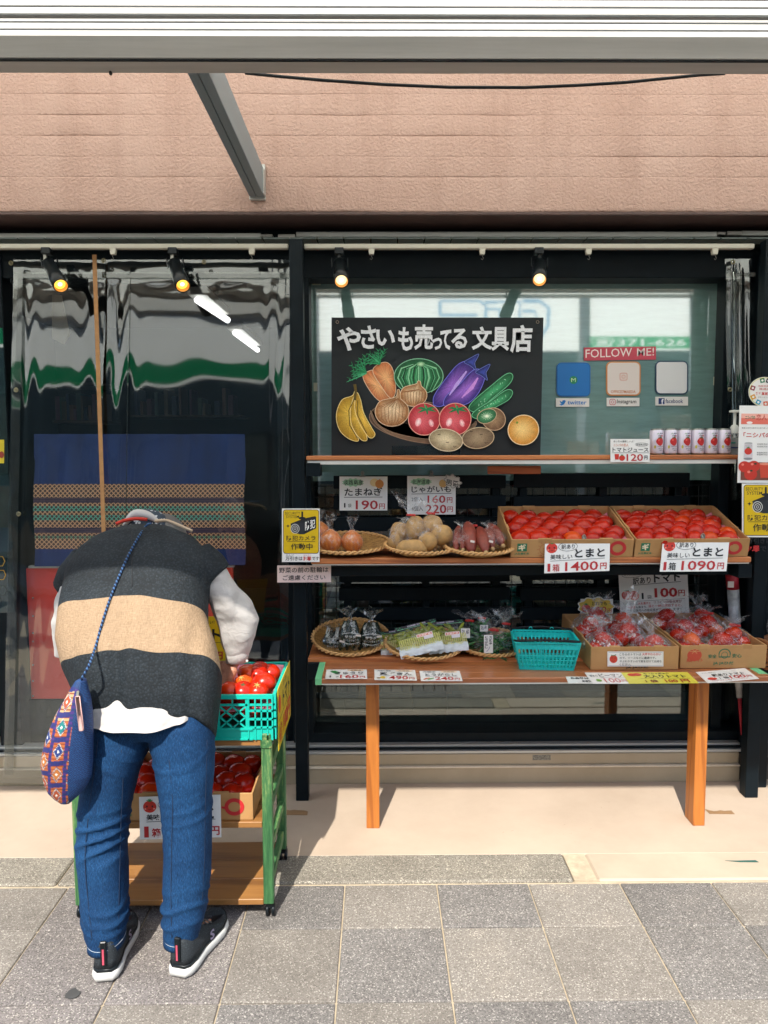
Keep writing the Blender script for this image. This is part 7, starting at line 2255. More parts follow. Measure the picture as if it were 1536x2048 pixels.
# ================================================================ the person
def loftr(mb, rings, n=28, cap=True, ex=2.3):
    """rings: (centre, half-width vector, half-depth vector)"""
    vs = []
    for (c, a, b_) in rings:
        for k in range(n):
            t = 2 * math.pi * k / n
            ct, st = math.cos(t), math.sin(t)
            x = math.copysign(abs(ct) ** (2 / ex), ct); y = math.copysign(abs(st) ** (2 / ex), st)
            vs.append(Vector(c) + Vector(a) * x + Vector(b_) * y)
    fs = []
    for i in range(len(rings) - 1):
        for k in range(n):
            j = (k + 1) % n
            fs.append((i * n + k, i * n + j, (i + 1) * n + j, (i + 1) * n + k))
    if cap:
        fs.append(tuple(range(n))[::-1]); fs.append(tuple((len(rings) - 1) * n + k for k in range(n)))
    mb.add(vs, fs)
def capsule(mb, pts, n=16):
    """tapered limb with round ends: pts = (point, radius)"""
    P_ = [Vector(p) for p, r in pts]; Rr = [r for p, r in pts]
    path = [P_[0] - (P_[1] - P_[0]).normalized() * Rr[0] * .8] + P_ + [P_[-1] + (P_[-1] - P_[-2]).normalized() * Rr[-1] * .8]
    mb.tube(path, [Rr[0] * .45] + Rr + [Rr[-1] * .45], n)
def pr(pxl, pxr, py, Y, t, lean=0.0):
    """ring filling the measured width at distance Y; lean tips its far side"""
    a = P(pxl, py, Y); b_ = P(pxr, py, Y)
    c = (a + b_) / 2
    return (c, Vector(((b_.x - a.x) / 2, 0, (b_.z - a.z) / 2)), Vector((0, math.cos(lean), math.sin(lean))) * t)

foot = PZ(211, 1962, 0)
person = empty('person', (P(290, 1700, 1.98).x, 1.95, 0), 'person bending over the teal crate in a black and beige vest, white shirt and jeans', 'person')
# key joints
hipC = P(306, 1432, 2.02)
kneeL, kneeR = P(205, 1690, 1.985), P(376, 1690, 1.985)
ankL, ankR = PZ(211, 1940, .045), PZ(362, 1935, .045)
ankL = Vector((P(212, 1900, 1.95).x, 1.945, .07)); ankR = Vector((P(363, 1890, 1.97).x, 1.965, .07))
shL, shR = P(160, 1140, 2.24), P(415, 1140, 2.24)
neck = P(290, 1085, 2.33); head = Vector((neck.x + .02, 2.455, neck.z - .015))
elR = P(486, 1232, 2.27); wrR = P(472, 1318, 2.27)
elL = P(140, 1285, 2.30); wrL = Vector((P(200, 1330, 2.38).x, 2.44, .74))
# ---- body, one skin
B = MB()
capsule(B, [(hipC + Vector((-.075, 0, .02)), .068), (hipC.lerp(kneeL, .5) + Vector((-.03, -.005, 0)), .048), (kneeL, .046)])
capsule(B, [(hipC + Vector((.075, 0, .02)), .068), (hipC.lerp(kneeR, .5) + Vector((.03, -.005, 0)), .048), (kneeR, .046)])
for kn, an in ((kneeL, ankL), (kneeR, ankR)):
    capsule(B, [(kn, .045), (kn.lerp(an, .35) + Vector((0, -.012, 0)), .046), (an, .031), (an + Vector((0, 0, -.035)), .03)])
for an, dx in ((ankL, -.012), (ankR, .036)):
    capsule(B, [(an + Vector((0, -.01, -.012)), .02), (an + Vector((dx, .08, -.030)), .013), (an + Vector((dx * 1.5, .12, -.034)), .009)])
tv = (neck - hipC)
capsule(B, [(hipC + Vector((0, 0, .05)), .08), (hipC + tv * .3, .095), (hipC + tv * .6, .115), (hipC + tv * .85, .10), (neck - tv * .02, .06)])
capsule(B, [(shL + Vector((.02, 0, -.02)), .055), (neck - tv * .12, .07), (shR + Vector((-.05, 0, -.03)), .045)])
capsule(B, [(neck, .05), (neck.lerp(head, .5), .047), (head, .05)])
B.ball(head + Vector((0, .02, .0)), (.073, .10, .088), 20, 14)
B.ball(head + Vector((0, .075, -.075)), (.05, .045, .05), 14, 10)          # jaw, facing down to the crate
B.ball(head + Vector((0, .095, -.058)), (.012, .016, .03), 10, 8)           # nose
for s_ in (-1, 1): B.ball(head + Vector((s_ * .074, .015, -.01)), (.009, .02, .03), 10, 8)
capsule(B, [(shR + Vector((-.03, 0, 0)), .036), (shR.lerp(elR, .5) + Vector((-.012, 0, -.01)), .034), (elR + Vector((-.012, 0, 0)), .032)])
capsule(B, [(elR, .036), (elR.lerp(wrR, .5), .032), (wrR, .024)])
capsule(B, [(shL, .048), (shL.lerp(elL, .5), .042), (elL, .036)])
capsule(B, [(elL, .036), (elL.lerp(wrL, .5), .031), (wrL, .024)])
def hand(W, d, side, palm_n):
    """palm and five bent fingers; d = direction wrist to knuckles, side = towards the thumb"""
    d = d.normalized(); side = (side - d * side.dot(d)).normalized(); pn = d.cross(side) * palm_n
    K = W + d * .066
    for k in range(4):
        o_ = side * (.029 - .0185 * k)
        capsule(B, [(W + d * .008 + o_ * .5, .0155), (W + d * .04 + o_ * .9, .0135), (K + o_, .0108)], 10)
        L = (.033, .037, .034, .027)[k]
        p0 = K + o_; p1 = p0 + (d * .8 + pn * .45 + o_ * 2.2).normalized() * L; p2 = p1 + (d * .35 + pn * .9).normalized() * L * .75; p3 = p2 + (-d * .1 + pn).normalized() * L * .5
        capsule(B, [(p0, .0094), (p1, .0082), (p2, .0074), (p3, .0062)], 10)
    t0 = W + side * .020 + d * .018
    t1 = t0 + (side * .75 + d * .6 + pn * .35).normalized() * .034; t2 = t1 + (d * .9 + pn * .6 + side * .1).normalized() * .028; t3 = t2 + (d * .7 + pn * .9 - side * .3).normalized() * .02
    capsule(B, [(t0, .0135), (t1, .0105), (t2, .009), (t3, .0075)], 10)
hand(wrR + Vector((-.010, -.004, -.016)), Vector((-.42, .10, -.62)), Vector((-.5, .5, .25)), -1)
hand(wrL + Vector((.004, .012, -.004)), Vector((.3, .6, -.6)), Vector((.7, .2, .3)), 1)
bv, bf = remesh(B, .0038, 3)
skin = NT('skin'); co = skin.coords(); f_ = skin.noise(co, 60, 4, .6)
skin.l(skin.ramp(f_, [(.35, '#a06a50'), (.65, '#c08a6c')]), skin.b.inputs['Base Color']); skin.b.inputs['Roughness'].default_value = .5; skin.b.inputs['Subsurface Weight'].default_value = .0; skin.bump(skin.noise(co, 260, 3), .3, .001)
m = MB(); m.smooth = True; m.add(bv, bf); m.build('body', skin.m, person)
# nails of the visible hand are lost under the fingers; eyes and mouth on the hidden face
m = MB(); m.smooth = True
for s_ in (-1, 1): m.ball(head + Vector((s_ * .028, .108, -.038)), (.011, .006, .006), 8, 6)
m.build('eyes', mat('dark_eye', (.02, .015, .01), .2), person)
m = MB(); m.tube([head + Vector((-.018, .112, -.092)), head + Vector((0, .117, -.094)), head + Vector((.018, .112, -.092))], .003, 6); m.build('mouth', mat('lip', '#8a4a42', .5), person)
m = MB(); m.smooth = True; m.ball(head + Vector((0, -.005, .008)), (.078, .098, .088), 20, 12, lambda d: 1 if d.y < .45 else .86); m.build('hair', mat('grey_hair', '#5a5856', .6, bump=.6, bscale=200), person)

def smooth_path0(pts, k=4):
    out = []
    for i in range(len(pts) - 1):
        p0 = pts[max(0, i - 1)]; p1 = pts[i]; p2 = pts[i + 1]; p3 = pts[min(len(pts) - 1, i + 2)]
        for q in range(k):
            t = q / k; out.append(.5 * ((2 * p1) + (p2 - p0) * t + (2 * p0 - 5 * p1 + 4 * p2 - p3) * t * t + (3 * p1 - p0 - 3 * p2 + p3) * t ** 3))
    return out + [pts[-1]]
# ---- jeans
J = MB()
def legrings(rows, t0):
    return [pr(l - 3, r_ + 3, y, Y, t + .003) for (l, r_, y, Y, t) in rows]
loftr(J, legrings([(184, 243, 1882, 1.945, .056), (177, 247, 1860, 1.95, .060), (170, 252, 1830, 1.96, .066), (164, 251, 1760, 1.975, .066), (158, 249, 1690, 1.985, .068), (163, 258, 1610, 1.995, .074), (172, 272, 1550, 2.0, .084), (180, 296, 1490, 2.01, .094), (186, 306, 1440, 2.02, .10), (190, 306, 1400, 2.03, .09)], 0))
loftr(J, legrings([(333, 394, 1872, 1.965, .056), (331, 399, 1850, 1.965, .060), (329, 410, 1820, 1.97, .066), (331, 418, 1750, 1.98, .066), (332, 420, 1690, 1.985, .068), (327, 420, 1610, 1.995, .074), (318, 423, 1550, 2.0, .084), (308, 425, 1490, 2.01, .094), (300, 426, 1440, 2.02, .10), (300, 420, 1400, 2.03, .09)], 0))
loftr(J, [pr(196, 418, 1462, 2.02, .085), pr(188, 425, 1440, 2.02, .10), pr(192, 420, 1400, 2.03, .10), pr(205, 410, 1370, 2.05, .09)], ex=2.6)
def jdisp(v, n):
    z = v.z
    d = .0022 * noise.noise(Vector((v.x * 6, v.y * 6, z * 14)))
    # soft horizontal creases behind the knees and at the ankles
    for (zc, w, a) in ((.37, .075, .0085), (.15, .06, .0075), (.58, .05, .004)):
        k = math.exp(-((z - zc) / w) ** 2)
        ph = z * 120 + (v.x + .6) * 14 * (1 if zc != .37 else -1) + 16 * noise.noise(Vector((v.x * 4, v.y * 4, z * 5 + zc)))
        s_ = math.sin(ph)
        d += a * k * (max(0, s_) ** 1.5 - .3) * max(0, min(1.3, .6 + 1.6 * noise.noise(Vector((v.x * 7, v.y * 6, z * 8 + 7)))))
    return d
jv, jf = remesh(J, .0062, 3, jdisp)
jm = NT('blue_denim'); co = jm.coords((1, 1, .16))
f1 = jm.noise(co, 620, 3, .7); f2 = jm.noise(jm.coords(), 5, 4, .6); f3 = jm.noise(jm.coords(), 500, 2, .8)
c1 = jm.ramp(f1, [(.3, '#0a2340'), (.5, '#103459'), (.7, '#204b76')])
c2 = jm.mix(c1, jm.ramp(f2, [(.28, (.55, .6, .66)), (.72, (1.45, 1.38, 1.28))]), 1, 'MULTIPLY')
jm.l(jm.mix(c2, jm.ramp(f3, [(.62, (0, 0, 0)), (.78, (.07, .09, .10))]), 1, 'ADD'), jm.b.inputs['Base Color'])
jm.b.inputs['Roughness'].default_value = .85; jm.b.inputs['Specular IOR Level'].default_value = .2; jm.bump(f1, .3, .0008)
m = MB(); m.smooth = True; m.add(jv, jf); jeans = m.build('jeans', jm.m, person)
bvj = BVHTree.FromPolygons([tuple(v) for v in jv], jf)
stitch = mat('tan_stitch', '#8a9aa8', .7)
def surf_j(px, py, off=.0006):
    d = ray(px, py).normalized(); h = bvj.ray_cast(CAM, d, 5)
    return (h[0] - d * off) if h[0] is not None else None
hemst = mat('pale_hem_thread', '#8f9aa6', .8, var=.3, scale=200)
for (l, r_, y, Y) in ((181, 246, 1880, 1.945), (331, 397, 1870, 1.966)):
    m = MB(); m.smooth = True
    loftr(m, [pr(l - 1, r_ + 1, y - 15, Y, .0625), pr(l - 2, r_ + 2, y - 2, Y, .0645), pr(l - 2, r_ + 2, y + 5, Y, .0645), pr(l + 1, r_ - 1, y + 5.5, Y, .061), pr(l + 2, r_ - 2, y - 8, Y, .060)], cap=False, n=36, ex=2.2)
    m.build('hem', jm.m, jeans)
    m = MB(); m.smooth = True
    c_, a_, b_ = pr(l - 2, r_ + 2, y - 7, Y, .0645)
    m.tube([c_ + a_ * 1.012 * math.cos(t) + b_ * 1.012 * math.sin(t) for t in [2 * math.pi * k / 40 for k in range(40)]], .0009, 5, closed=True); m.build('stitching', hemst, jeans)
for xs in ([(243, 1500), (246, 1560), (242, 1640), (240, 1720), (238, 1800), (236, 1880)], [(338, 1520), (345, 1600), (343, 1700), (342, 1800), (344, 1875)], [(196, 1480), (186, 1560), (176, 1640), (170, 1720), (176, 1800), (184, 1880)], [(414, 1480), (412, 1560), (410, 1640), (409, 1720), (404, 1800), (396, 1870)]):
    pts = [surf_j(x, y) for x, y in xs]; pts = [p for p in pts if p is not None]
    if len(pts) > 3:
        pts = smooth_path0(pts)
        m = MB(); m.smooth = True; m.tube(pts, .0012, 5); m.build('seam', mat('dark_denim_seam', '#0c2440', .9), jeans)
# ---- white shirt: tail, sleeves, cuff
whitec = NT('white_shirt_cotton'); co = whitec.coords(); f_ = whitec.noise(co, 9, 5, .6, .5)
whitec.l(whitec.ramp(f_, [(.3, '#a8a4a0'), (.7, '#b8b4b0')]), whitec.b.inputs['Base Color']); whitec.b.inputs['Roughness'].default_value = .75; whitec.b.inputs['Sheen Weight'].default_value = .1
whitec.bump(whitec.noise(whitec.coords((1, 1, 1)), 26, 5, .65, .8), .6, .006)
S = MB()
loftr(S, [pr(398, 440, 1132, 2.245, .045), pr(400, 456, 1146, 2.24, .052), pr(396, 466, 1158, 2.235, .045), pr(408, 476, 1180, 2.24, .052, .3), pr(424, 502, 1208, 2.255, .054, .3), pr(432, 516, 1240, 2.265, .055, .1), pr(443, 513, 1272, 2.27, .050), pr(450, 503, 1298, 2.275, .042), pr(453, 497, 1312, 2.275, .034), pr(453, 493, 1321, 2.275, .031)])
def sdisp(v, n):
    q = noise.noise(Vector((v.x * 14, v.y * 10, v.z * 22))); q2 = noise.noise(Vector((v.x * 34, v.y * 20, v.z * 52 + 3)))
    q3 = noise.noise(Vector((v.x * 16 + v.z * 9, v.y * 8, v.z * 13 - v.x * 10)))
    return .006 * q + .010 * max(0, q3) - .006 * max(0, -q3) ** 1.5 + .0012 * q2
sv, sf = remesh(S, .0042, 2, sdisp)
m = MB(); m.smooth = True; m.add(sv, sf); slv = m.build('shirt_sleeve', whitec.m, person)
m = MB(); m.smooth = True
loftr(m, [pr(453, 498, 1300, 2.275, .037), pr(452, 498, 1308, 2.275, .037), pr(452, 494, 1323, 2.275, .034), pr(455, 491, 1323.5, 2.275, .031), pr(456, 490, 1312, 2.275, .030)], cap=False); m.build('cuff', whitec.m, slv)
m = MB(); m.ball(P(494, 1322, 2.25), .004, 8, 6); m.build('button', white_pl, slv)
S = MB()
loftr(S, [pr(120, 190, 1165, 2.23, .05), pr(112, 170, 1215, 2.25, .05), pr(107, 165, 1265, 2.28, .052), pr(112, 172, 1310, 2.31, .048)])
capsule(S, [(elL, .05), (elL.lerp(wrL, .6), .04), (wrL, .034)])
sv, sf = remesh(S, .0055, 2, sdisp)
m = MB(); m.smooth = True; m.add(sv, sf); m.build('shirt_sleeve', whitec.m, person)
# tail: an open skirt of cloth below the vest
m = MB(); m.smooth = True
def tail(u, v):
    t = math.pi * 1.0 + math.pi * u            # back half, viewer's left to right
    ct, st = math.cos(t), math.sin(t)
    c = P(292, 1400, 2.02); hw = (P(402, 1400, 2.0).x - P(184, 1400, 2.0).x) / 2 * (1.0 + .02 * v)
    tk = .074 + .066 * v + .006 * math.sin(u * 15) * v
    y = 2.02 + tk * math.copysign(abs(st) ** .8, st)
    x = c.x + hw * math.copysign(abs(ct) ** .75, ct)
    hem = ZY(1453, 1.93) + .018 * max(0, (u - .55)) / .45 + .006 * math.sin(u * 9) - .0 * u + (.012 * math.exp(-((u - .5) / .2) ** 2))
    z = c.z + .055 + (hem - (c.z + .055)) * v
    y += .007 * v * noise.noise(Vector((u * 7, v * 3, 0))) + .004 * math.sin(u * 34 + 3 * v) * v + .006 * v * max(0, noise.noise(Vector((u * 16 + v * 5, v * 7, 4))))
    return Vector((x, y, z))
m.grid(tail, 70, 22); tl_ = m.build('shirt_tail', whitec.m, person)
# ---- vest
V_ = MB()
rows = [(184, 428, 1464, 2.00, .112), (160, 434, 1425, 2.005, .118), (142, 440, 1385, 2.02, .124), (128, 443, 1345, 2.04, .130), (118, 432, 1292, 2.085, .130), (122, 416, 1240, 2.13, .126), (130, 415, 1195, 2.17, .122), (134, 426, 1158, 2.205, .118), (154, 422, 1122, 2.24, .108), (190, 400, 1094, 2.275, .094), (236, 360, 1074, 2.31, .070)]
LEAN = rad(-42)      # far side of each ring dips forward and down
def leanv(t):        # back of the ring points up and back
    return Vector((0, math.cos(rad(43)), -math.sin(rad(43)))) * t
R5 = []
for (l, r_, y, Y, t) in rows:
    a = P(l, y, Y); b_ = P(r_, y, Y)
    R5.append(((a + b_) / 2, Vector(((b_.x - a.x) / 2, 0, (b_.z - a.z) / 2)), leanv(t)))
loftr(V_, R5, n=48, ex=2.75)
# cap sleeves
for (pts) in (((P(385, 1120, 2.24), .07), (P(414, 1146, 2.235), .070), (P(430, 1160, 2.235), .062)), ((P(180, 1130, 2.24), .07), (P(148, 1158, 2.245), .058), (P(133, 1180, 2.25), .045))):
    V_.tube([p for p, r in pts], [r for p, r in pts], 18)
NV = Vector((0, math.sin(rad(43)), math.cos(rad(43))))        # along the spine
def sval(v): return v.dot(NV)
sA = sval(R5[3][0]); sB = sval(R5[5][0])
def vdisp(v, n):
    d = .004 * noise.noise(Vector((v.x * 4, v.y * 4, v.z * 4)))
    s = (sA + .03 - sval(v))
    lower = max(0, min(1, (sval(R5[6][0]) - sval(v)) / .25))
    # hanging folds below the waist
    for (px, w, a) in ((255, .022, .011), (385, .02, .007), (325, .03, .002), (160, .03, .007)):
        x0 = P(px, 1350, 2.0).x + .12 * (px - 310) / 1000 * lower
        d += -a * lower * math.exp(-((v.x - x0) / w) ** 2) + a * .6 * lower * math.exp(-((v.x - x0 - .035) / w) ** 2)
    # creases radiating from the right armhole
    d += .0045 * max(0, noise.noise(Vector((v.x * 11 + v.z * 8, v.z * 9 - v.x * 6, 2)))) * (1 - lower)
    return d
vv, vf_ = remesh(V_, .0062, 4, vdisp)
# cut the hem: push everything below the hem line off
# material: seams follow planes across the spine
vm = NT('vest_cloth')
at = vm.n('Attribute', attribute_name='Col'); spx = vm.n('SeparateColor'); vm.l(at.outputs[0], spx.inputs[0])
sN = spx.outputs[0]
wob = vm.noise(vm.coords(), 30, 2)
blk_n = vm.n('TexVoronoi'); blk_n.inputs['Scale'].default_value = 150; vm.l(vm.coords(), blk_n.inputs['Vector'])
blk = vm.ramp(blk_n.outputs['Distance'], [(.1, '#2c343a'), (.35, '#20272c'), (.6, '#181e22')])
blk = vm.mix(blk, vm.ramp(vm.noise(vm.coords(), 7, 4), [(.3, (.6, .6, .6)), (.7, (1.3, 1.3, 1.3))]), 1, 'MULTIPLY')
w1_ = vm.noise(vm.coords((1, 1, 18)), 60, 3, .7); w2_ = vm.noise(vm.coords((14, 1, 1)), 60, 3, .7)
lin_ = vm.mix(vm.ramp(w1_, [(.35, '#7c664e'), (.65, '#a58b6e')]), vm.ramp(w2_, [(.35, '#79644d'), (.65, '#ab9276')]), .5)
mth = vm.n('Math', operation='GREATER_THAN'); vm.l(sN, mth.inputs[0]); mth.inputs[1].default_value = .4
mt2 = vm.n('Math', operation='LESS_THAN'); vm.l(sN, mt2.inputs[0]); mt2.inputs[1].default_value = .6
mu = vm.n('Math', operation='MULTIPLY'); vm.l(mth.outputs[0], mu.inputs[0]); vm.l(mt2.outputs[0], mu.inputs[1])
vm.l(vm.mix(blk, lin_, mu.outputs[0]), vm.b.inputs['Base Color'])
vm.b.inputs['Roughness'].default_value = .75; vm.b.inputs['Specular IOR Level'].default_value = .3
hb = vm.n('Math', operation='ADD'); vm.l(blk_n.outputs['Distance'], hb.inputs[0]); vm.l(w1_, hb.inputs[1]); vm.bump(hb.outputs[0], .55, .0025)
m = MB(); m.smooth = True; m.add(vv, vf_)
m.vc = [((.4 + .2 * (sval(v) - sA) / (sB - sA) + .006 * math.sin(v.x * 30)),) * 3 + (1,) for v in vv]
vest = m.build('vest', vm.m, person, cols=True)
bvv = BVHTree.FromPolygons([tuple(v) for v in vv], vf_)
def on_back(px, py, off=.003):
    d = ray(px, py).normalized(); h = bvv.ray_cast(CAM, d, 5)
    return (h[0] - d * off) if h[0] is not None else P(px, py, 2.1)
# centre seam of the vest
m = MB(); m.smooth = True; m.tube([on_back(264, y, .0005) for y in range(1062, 1180, 8)], .0012, 6); m.build('back_seam', mat('seam_black', (.01, .012, .014), .8), vest)
# ---- strap and bag
rope = NT('blue_rope'); w = rope.n('TexWave', bands_direction='DIAGONAL'); w.inputs['Scale'].default_value = 38; rope.l(rope.coords(), w.inputs[0])
rope.l(rope.ramp(w.outputs['Fac'], [(.2, '#081633'), (.5, '#163765'), (.85, '#3f658f')]), rope.b.inputs['Base Color']); rope.b.inputs['Roughness'].default_value = .8; rope.bump(w.outputs['Fac'], .8, .002)
bagp = []
for (x, y) in ((302, 1046), (292, 1052), (278, 1072), (258, 1108), (240, 1148), (222, 1192), (206, 1240), (192, 1290), (178, 1330), (162, 1360)):
    bagp.append(on_back(x, y, .006) if y < 1320 else P(x, y, 1.87))
def smooth_path(pts, k=4):
    out = []
    for i in range(len(pts) - 1):
        p0 = pts[max(0, i - 1)]; p1 = pts[i]; p2 = pts[i + 1]; p3 = pts[min(len(pts) - 1, i + 2)]
        for q in range(k):
            t = q / k; out.append(.5 * ((2 * p1) + (p2 - p0) * t + (2 * p0 - 5 * p1 + 4 * p2 - p3) * t * t + (3 * p1 - p0 - 3 * p2 + p3) * t ** 3))
    out.append(pts[-1]); return out
bagc = P(135, 1600, 1.87)
bag = empty('shoulder_bag', bagc, 'blue woven drawstring bag with orange and turquoise diamonds hanging on a twisted cord', 'bag')
sp2 = smooth_path(bagp)
for ph in (0, math.pi):
    m = MB(); m.smooth = True; pts = []
    dense = smooth_path(sp2, 6); L = 0
    for i, p in enumerate(dense):
        d = (dense[min(i + 1, len(dense) - 1)] - dense[max(i - 1, 0)]).normalized(); a, u = frame(d)
        if i: L += (p - dense[i - 1]).length
        t = L * 520 + ph; pts.append(p + (a * math.cos(t) + u * math.sin(t)) * .0016)
    m.tube(pts, .0023, 6); m.build('cord', rope.m, bag)
# bag body with woven pattern coloured per thread
prof = [(1362, 151, 172), (1380, 140, 176), (1400, 129, 181), (1425, 114, 184), (1450, 103, 185), (1475, 94, 185), (1500, 87, 185), (1525, 83, 185), (1550, 86, 183), (1568, 90, 176), (1585, 97, 164), (1597, 110, 150), (1606, 124, 140)]
def lerp_prof(y):
    for (y0, a0, b0), (y1, a1, b1) in zip(prof, prof[1:]):
        if y0 <= y <= y1:
            t = (y - y0) / (y1 - y0); return a0 + (a1 - a0) * t, b0 + (b1 - b0) * t
    return prof[-1][1:]
def bag_col(px, py, u):
    """u -1..1 across, pattern on the left 60 per cent"""
    navy = '#081f4e' if (int(py * .45) + int(px * .45)) % 2 else '#12406f'
    edge = 158 - (py - 1400) * .10
    if py < 1372 or px > edge + 4: return navy
    # sheared lattice of blocks
    sx = (px - 84 + (py - 1500) * .12) / 31.0; sy = (py - 1398 + (px - 120) * .10) / 46.0
    if int(math.floor(sx)) % 2: sy += .42
    fx = sx - math.floor(sx); fy = sy - math.floor(sy)
    k = (int(math.floor(sx)) * 3 + int(math.floor(sy)) * 5) % 4
    if fx < .13 or fx > .9 : return '#3d2468' if int(py / 5) % 2 else '#152a5c'
    if fy < .1 or fy > .88: return '#1a2864' if int(px / 3) % 2 else '#241f5c'
    dx = abs(fx - .515) / .39; dy = abs(fy - .49) / .39
    d = dx + dy
    if d < .72:
        c = ['#127070', '#16306c', '#a8642a', '#9a4420'][k]
        if d < .2: return '#d8d8d0'
        return c
    if d < .95: return '#bdb8ae' if int((px + py) / 2.2) % 2 else '#1c2a5a'
    top = py < 1435
    return ('#b09068' if top else '#a85a2c') if int(py / 2.4) % 3 else '#7a3418'
bagm = NT('woven_bag_thread'); a_ = bagm.n('Attribute', attribute_name='Col'); bagm.l(a_.outputs[0], bagm.b.inputs['Base Color']); bagm.b.inputs['Roughness'].default_value = .7
bagm.bump(bagm.noise(bagm.coords((1, 1, 1)), 420, 2, .6), .6, .0015)
m = MB(); m.smooth = True; vs = []; cs = []
NB, MBn = 160, 190; Yb = 1.875
for j in range(MBn + 1):
    y = 1362 + 244 * j / MBn; l, r_ = lerp_prof(y)
    a = P(l, y, Yb); b_ = P(r_, y, Yb); c = (a + b_) / 2; hw = (b_.x - a.x) / 2
    tk = .012 + .036 * math.sin(math.pi * min(1, (j / MBn) * .95 + .03)) ** .8
    for i in range(NB):
        t = 2 * math.pi * i / NB; ct, st = math.cos(t), math.sin(t)
        q = Vector((c.x + hw * ct, c.y + tk * st, c.z + .004 * st * st))
        q += Vector((0, 1, 0)) * .0012 * noise.noise(Vector((t * 2, y * .03, 0)))
        vs.append(q); px = (l + r_) / 2 + (r_ - l) / 2 * ct
        cs.append(lin(bag_col(px, y, ct) if st < 0 else '#0c2a5c'))
fs = [(j * NB + i, j * NB + (i + 1) % NB, (j + 1) * NB + (i + 1) % NB, (j + 1) * NB + i) for j in range(MBn) for i in range(NB)]
fs.append(tuple(range(NB))[::-1]); fs.append(tuple(MBn * NB + i for i in range(NB)))
m.add(vs, fs); m.vc = cs; m.build('bag_body', bagm.m, bag, cols=True)
m = MB(); m.smooth = True; a = P(155, 1392, 1.832); b_ = P(163, 1462, 1.825); m.bar(a, b_, .0125, .005, bev=.002); m.build('zip_pull', mat('pink_speckled_pull', '#d8aaa2', .7, var=.2, scale=150), bag)
m = MB(); m.bar(P(156, 1382, 1.845), P(155, 1394, 1.832), .007, .005, bev=.001); m.build('clasp', steel, bag)

# ---- cap and scarf at the back of the neck
capm = NT('navy_dotted_cap'); v = capm.n('TexVoronoi'); v.inputs['Scale'].default_value = 60; capm.l(capm.coords(), v.inputs['Vector'])
capm.l(capm.ramp(v.outputs['Distance'], [(.0, '#c8ccd0'), (.24, '#c8ccd0'), (.27, '#2c3a48'), (1, '#2c3a48')], 'CONSTANT'), capm.b.inputs['Base Color']); capm.b.inputs['Roughness'].default_value = .8
m = MB(); m.smooth = True
cc_ = P(292, 1048, 2.40)
m.ball(cc_ + Vector((0, .01, -.005)), (.068, .08, .052), 24, 16); m.build('cap', capm.m, person)
m = MB(); m.smooth = True; m.tube(smooth_path([P(247, 1052, 2.335), P(256, 1040, 2.34), P(270, 1028, 2.345), P(290, 1029, 2.345), P(306, 1036, 2.345), P(318, 1045, 2.34)]), [.004 + .010 * math.sin(math.pi * k / 20) for k in range(21)], 10); m.build('white_collar', whitec.m, person)
redc = mat('red_trim', '#b8301f', .8, var=.15, scale=90, bump=.5, bscale=200)
m = MB(); m.smooth = True; m.tube(smooth_path([P(232, 1048, 2.30), P(246, 1042, 2.31), P(262, 1038.5, 2.315), P(276, 1037.5, 2.315), P(294, 1039, 2.315)]), .0055, 8); m.build('red_trim', redc, person)
m = MB(); m.smooth = True; m.tube(smooth_path([P(310, 1042, 2.32), P(332, 1041, 2.315), P(350, 1047, 2.31), P(368, 1055, 2.305), P(384, 1062, 2.30)]), .0048, 8); m.build('beige_trim', mat('beige_trim', '#b09a80', .8), person)

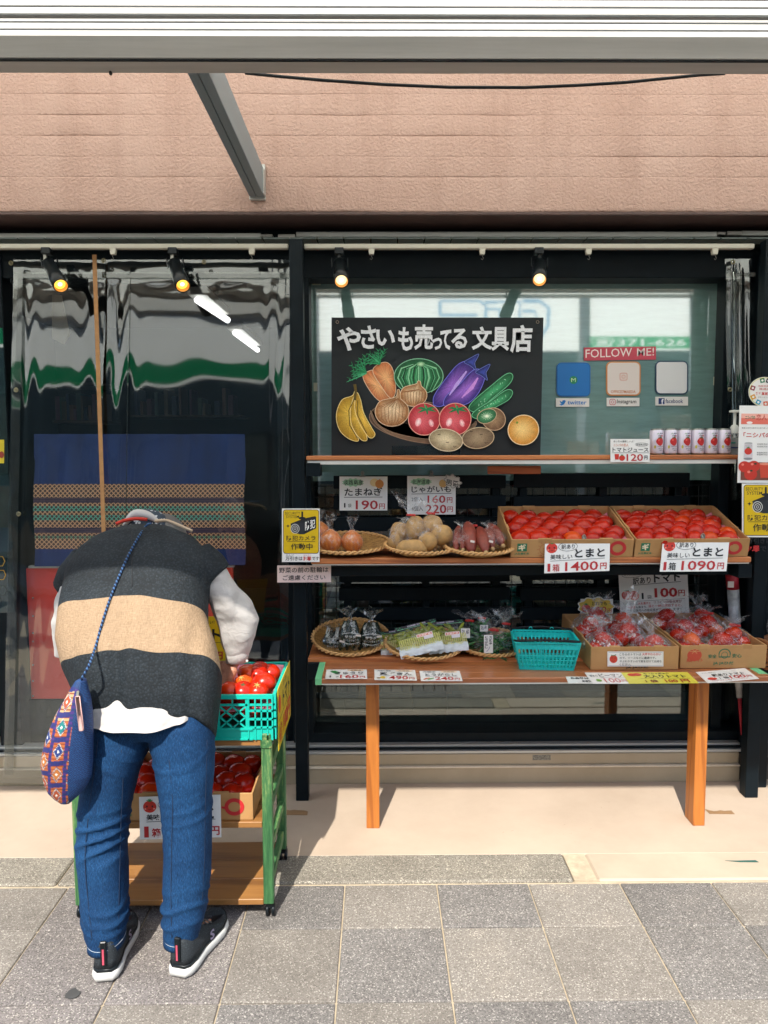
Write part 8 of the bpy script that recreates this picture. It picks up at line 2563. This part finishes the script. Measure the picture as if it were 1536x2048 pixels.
# ---- shoes
shoeu = NT('dark_knit_upper'); co = shoeu.coords((1, 1, 3)); f_ = shoeu.noise(co, 230, 3, .7)
shoeu.l(shoeu.ramp(f_, [(.35, '#14191d'), (.6, '#262d32'), (.72, '#566068')]), shoeu.b.inputs['Base Color']); shoeu.b.inputs['Roughness'].default_value = .8; shoeu.bump(f_, .5, .001)
solem = mat('white_foam_sole', '#c4c4c0', .5, var=.04, scale=20, bump=.1, bscale=40)
def shoe(heel, ang, label):
    r = empty('shoe', (0, 0, 0)); r.parent = person; r['label'] = label
    M = Matrix.Translation(heel) @ Matrix.Rotation(ang, 4, 'Z')
    L = .245
    out = [(0.0, .018), (.012, .030), (.04, .035), (.09, .033), (.14, .040), (.18, .045), (.215, .040), (.235, .026), (L, .010)]
    def ringz(z, grow, topf=None):
        pts = []
        for (y, w) in out: pts.append(Vector((w + grow, y - (grow if y == 0 else 0) + (grow if y == L else 0), z)))
        for (y, w) in out[::-1]: pts.append(Vector((-(w + grow) * (1.06 if .1 < y < .2 else 1), y - (grow if y == 0 else 0) + (grow if y == L else 0), z)))
        return pts
    def stack(levels, mt, nm, smooth=True):
        m = MB(); m.smooth = smooth; n = len(out) * 2; vs = []
        for lv in levels: vs += [M @ p for p in lv]
        fs = [(a * n + k, a * n + (k + 1) % n, (a + 1) * n + (k + 1) % n, (a + 1) * n + k) for a in range(len(levels) - 1) for k in range(n)]
        fs.append(tuple(range(n))[::-1]); fs.append(tuple((len(levels) - 1) * n + k for k in range(n)))
        m.add(vs, fs); return m.build(nm, mt, r, fixn=True)
    def bend(p): 
        return Vector((p.x, p.y, p.z + .012 * max(0, (p.y - .19) / .055) ** 2))
    stack([[bend(p) for p in ringz(.0015, -.004)], [bend(p) for p in ringz(.006, .002)], [bend(p) for p in ringz(.014, .005)], [bend(p) for p in ringz(.024, .004)], [bend(p) for p in ringz(.029, .0)]], solem, 'sole')
    stack([[bend(p) for p in ringz(.0291, .0005)], [bend(p) for p in ringz(.036, .0015)], [bend(p) for p in ringz(.038, -.001)]], blackp, 'midsole_band')
    lv = []
    for (t, ztop) in ((0, 0), (.25, .3), (.5, .62), (.75, .86), (1, 1)):
        ring = []
        for p in ringz(0, -.001):
            H = .078 - .05 * max(0, min(1, (p.y - .06) / .12)) - .012 * max(0, (p.y - .18) / .06)
            g = (1 - .42 * t ** 2.2); yy = p.y * (1 - .02 * t) + .004 * t - (.06 * t * t * max(0, (p.y - .12) / .12) if p.y > .12 else 0)
            ring.append(bend(Vector((p.x * g, yy, .0375 + (H - .01) * ztop))))
        lv.append(ring)
    u = stack(lv, shoeu.m, 'upper')
    m = MB(); m.box((-.008, -.0045, .05), (.008, .004, .116), M, .002); m.build('heel_tab', blackp, r)
    m = MB(); m.box((-.0025, -.0062, .054), (.0025, -.0046, .096), M); m.build('pink_stripe', mat('pink_stripe', '#b8485c', .6), r)
    F = Face(M @ Vector((.0365, .105, .068)), M @ Vector((.040, .145, .066)), M @ Vector((.0385, .105, .036)), (0, 0, 40, 32))
    F.n = (M.to_3x3() @ Vector((1, 0, .15))).normalized()
    F.text('S', 6, 4, 28, 30, '#8a7f98', .03); F.finish(r)
    m = MB(); m.smooth = True
    for k in range(4): m.tube([M @ Vector((-.02, .10 + .018 * k, .080 - .006 * k)), M @ Vector((0, .104 + .018 * k, .086 - .007 * k)), M @ Vector((.02, .10 + .018 * k, .080 - .006 * k))], .002, 6)
    m.build('laces', mat('grey_lace', '#6a6460', .8), r)
    return r
shoe(PZ(209, 1966, 0.0), rad(5), 'left dark knit trainer with white sole, pointing forward').location
shoe(PZ(357, 1957, 0.0), rad(-14), 'right dark knit trainer with white sole, turned outward')
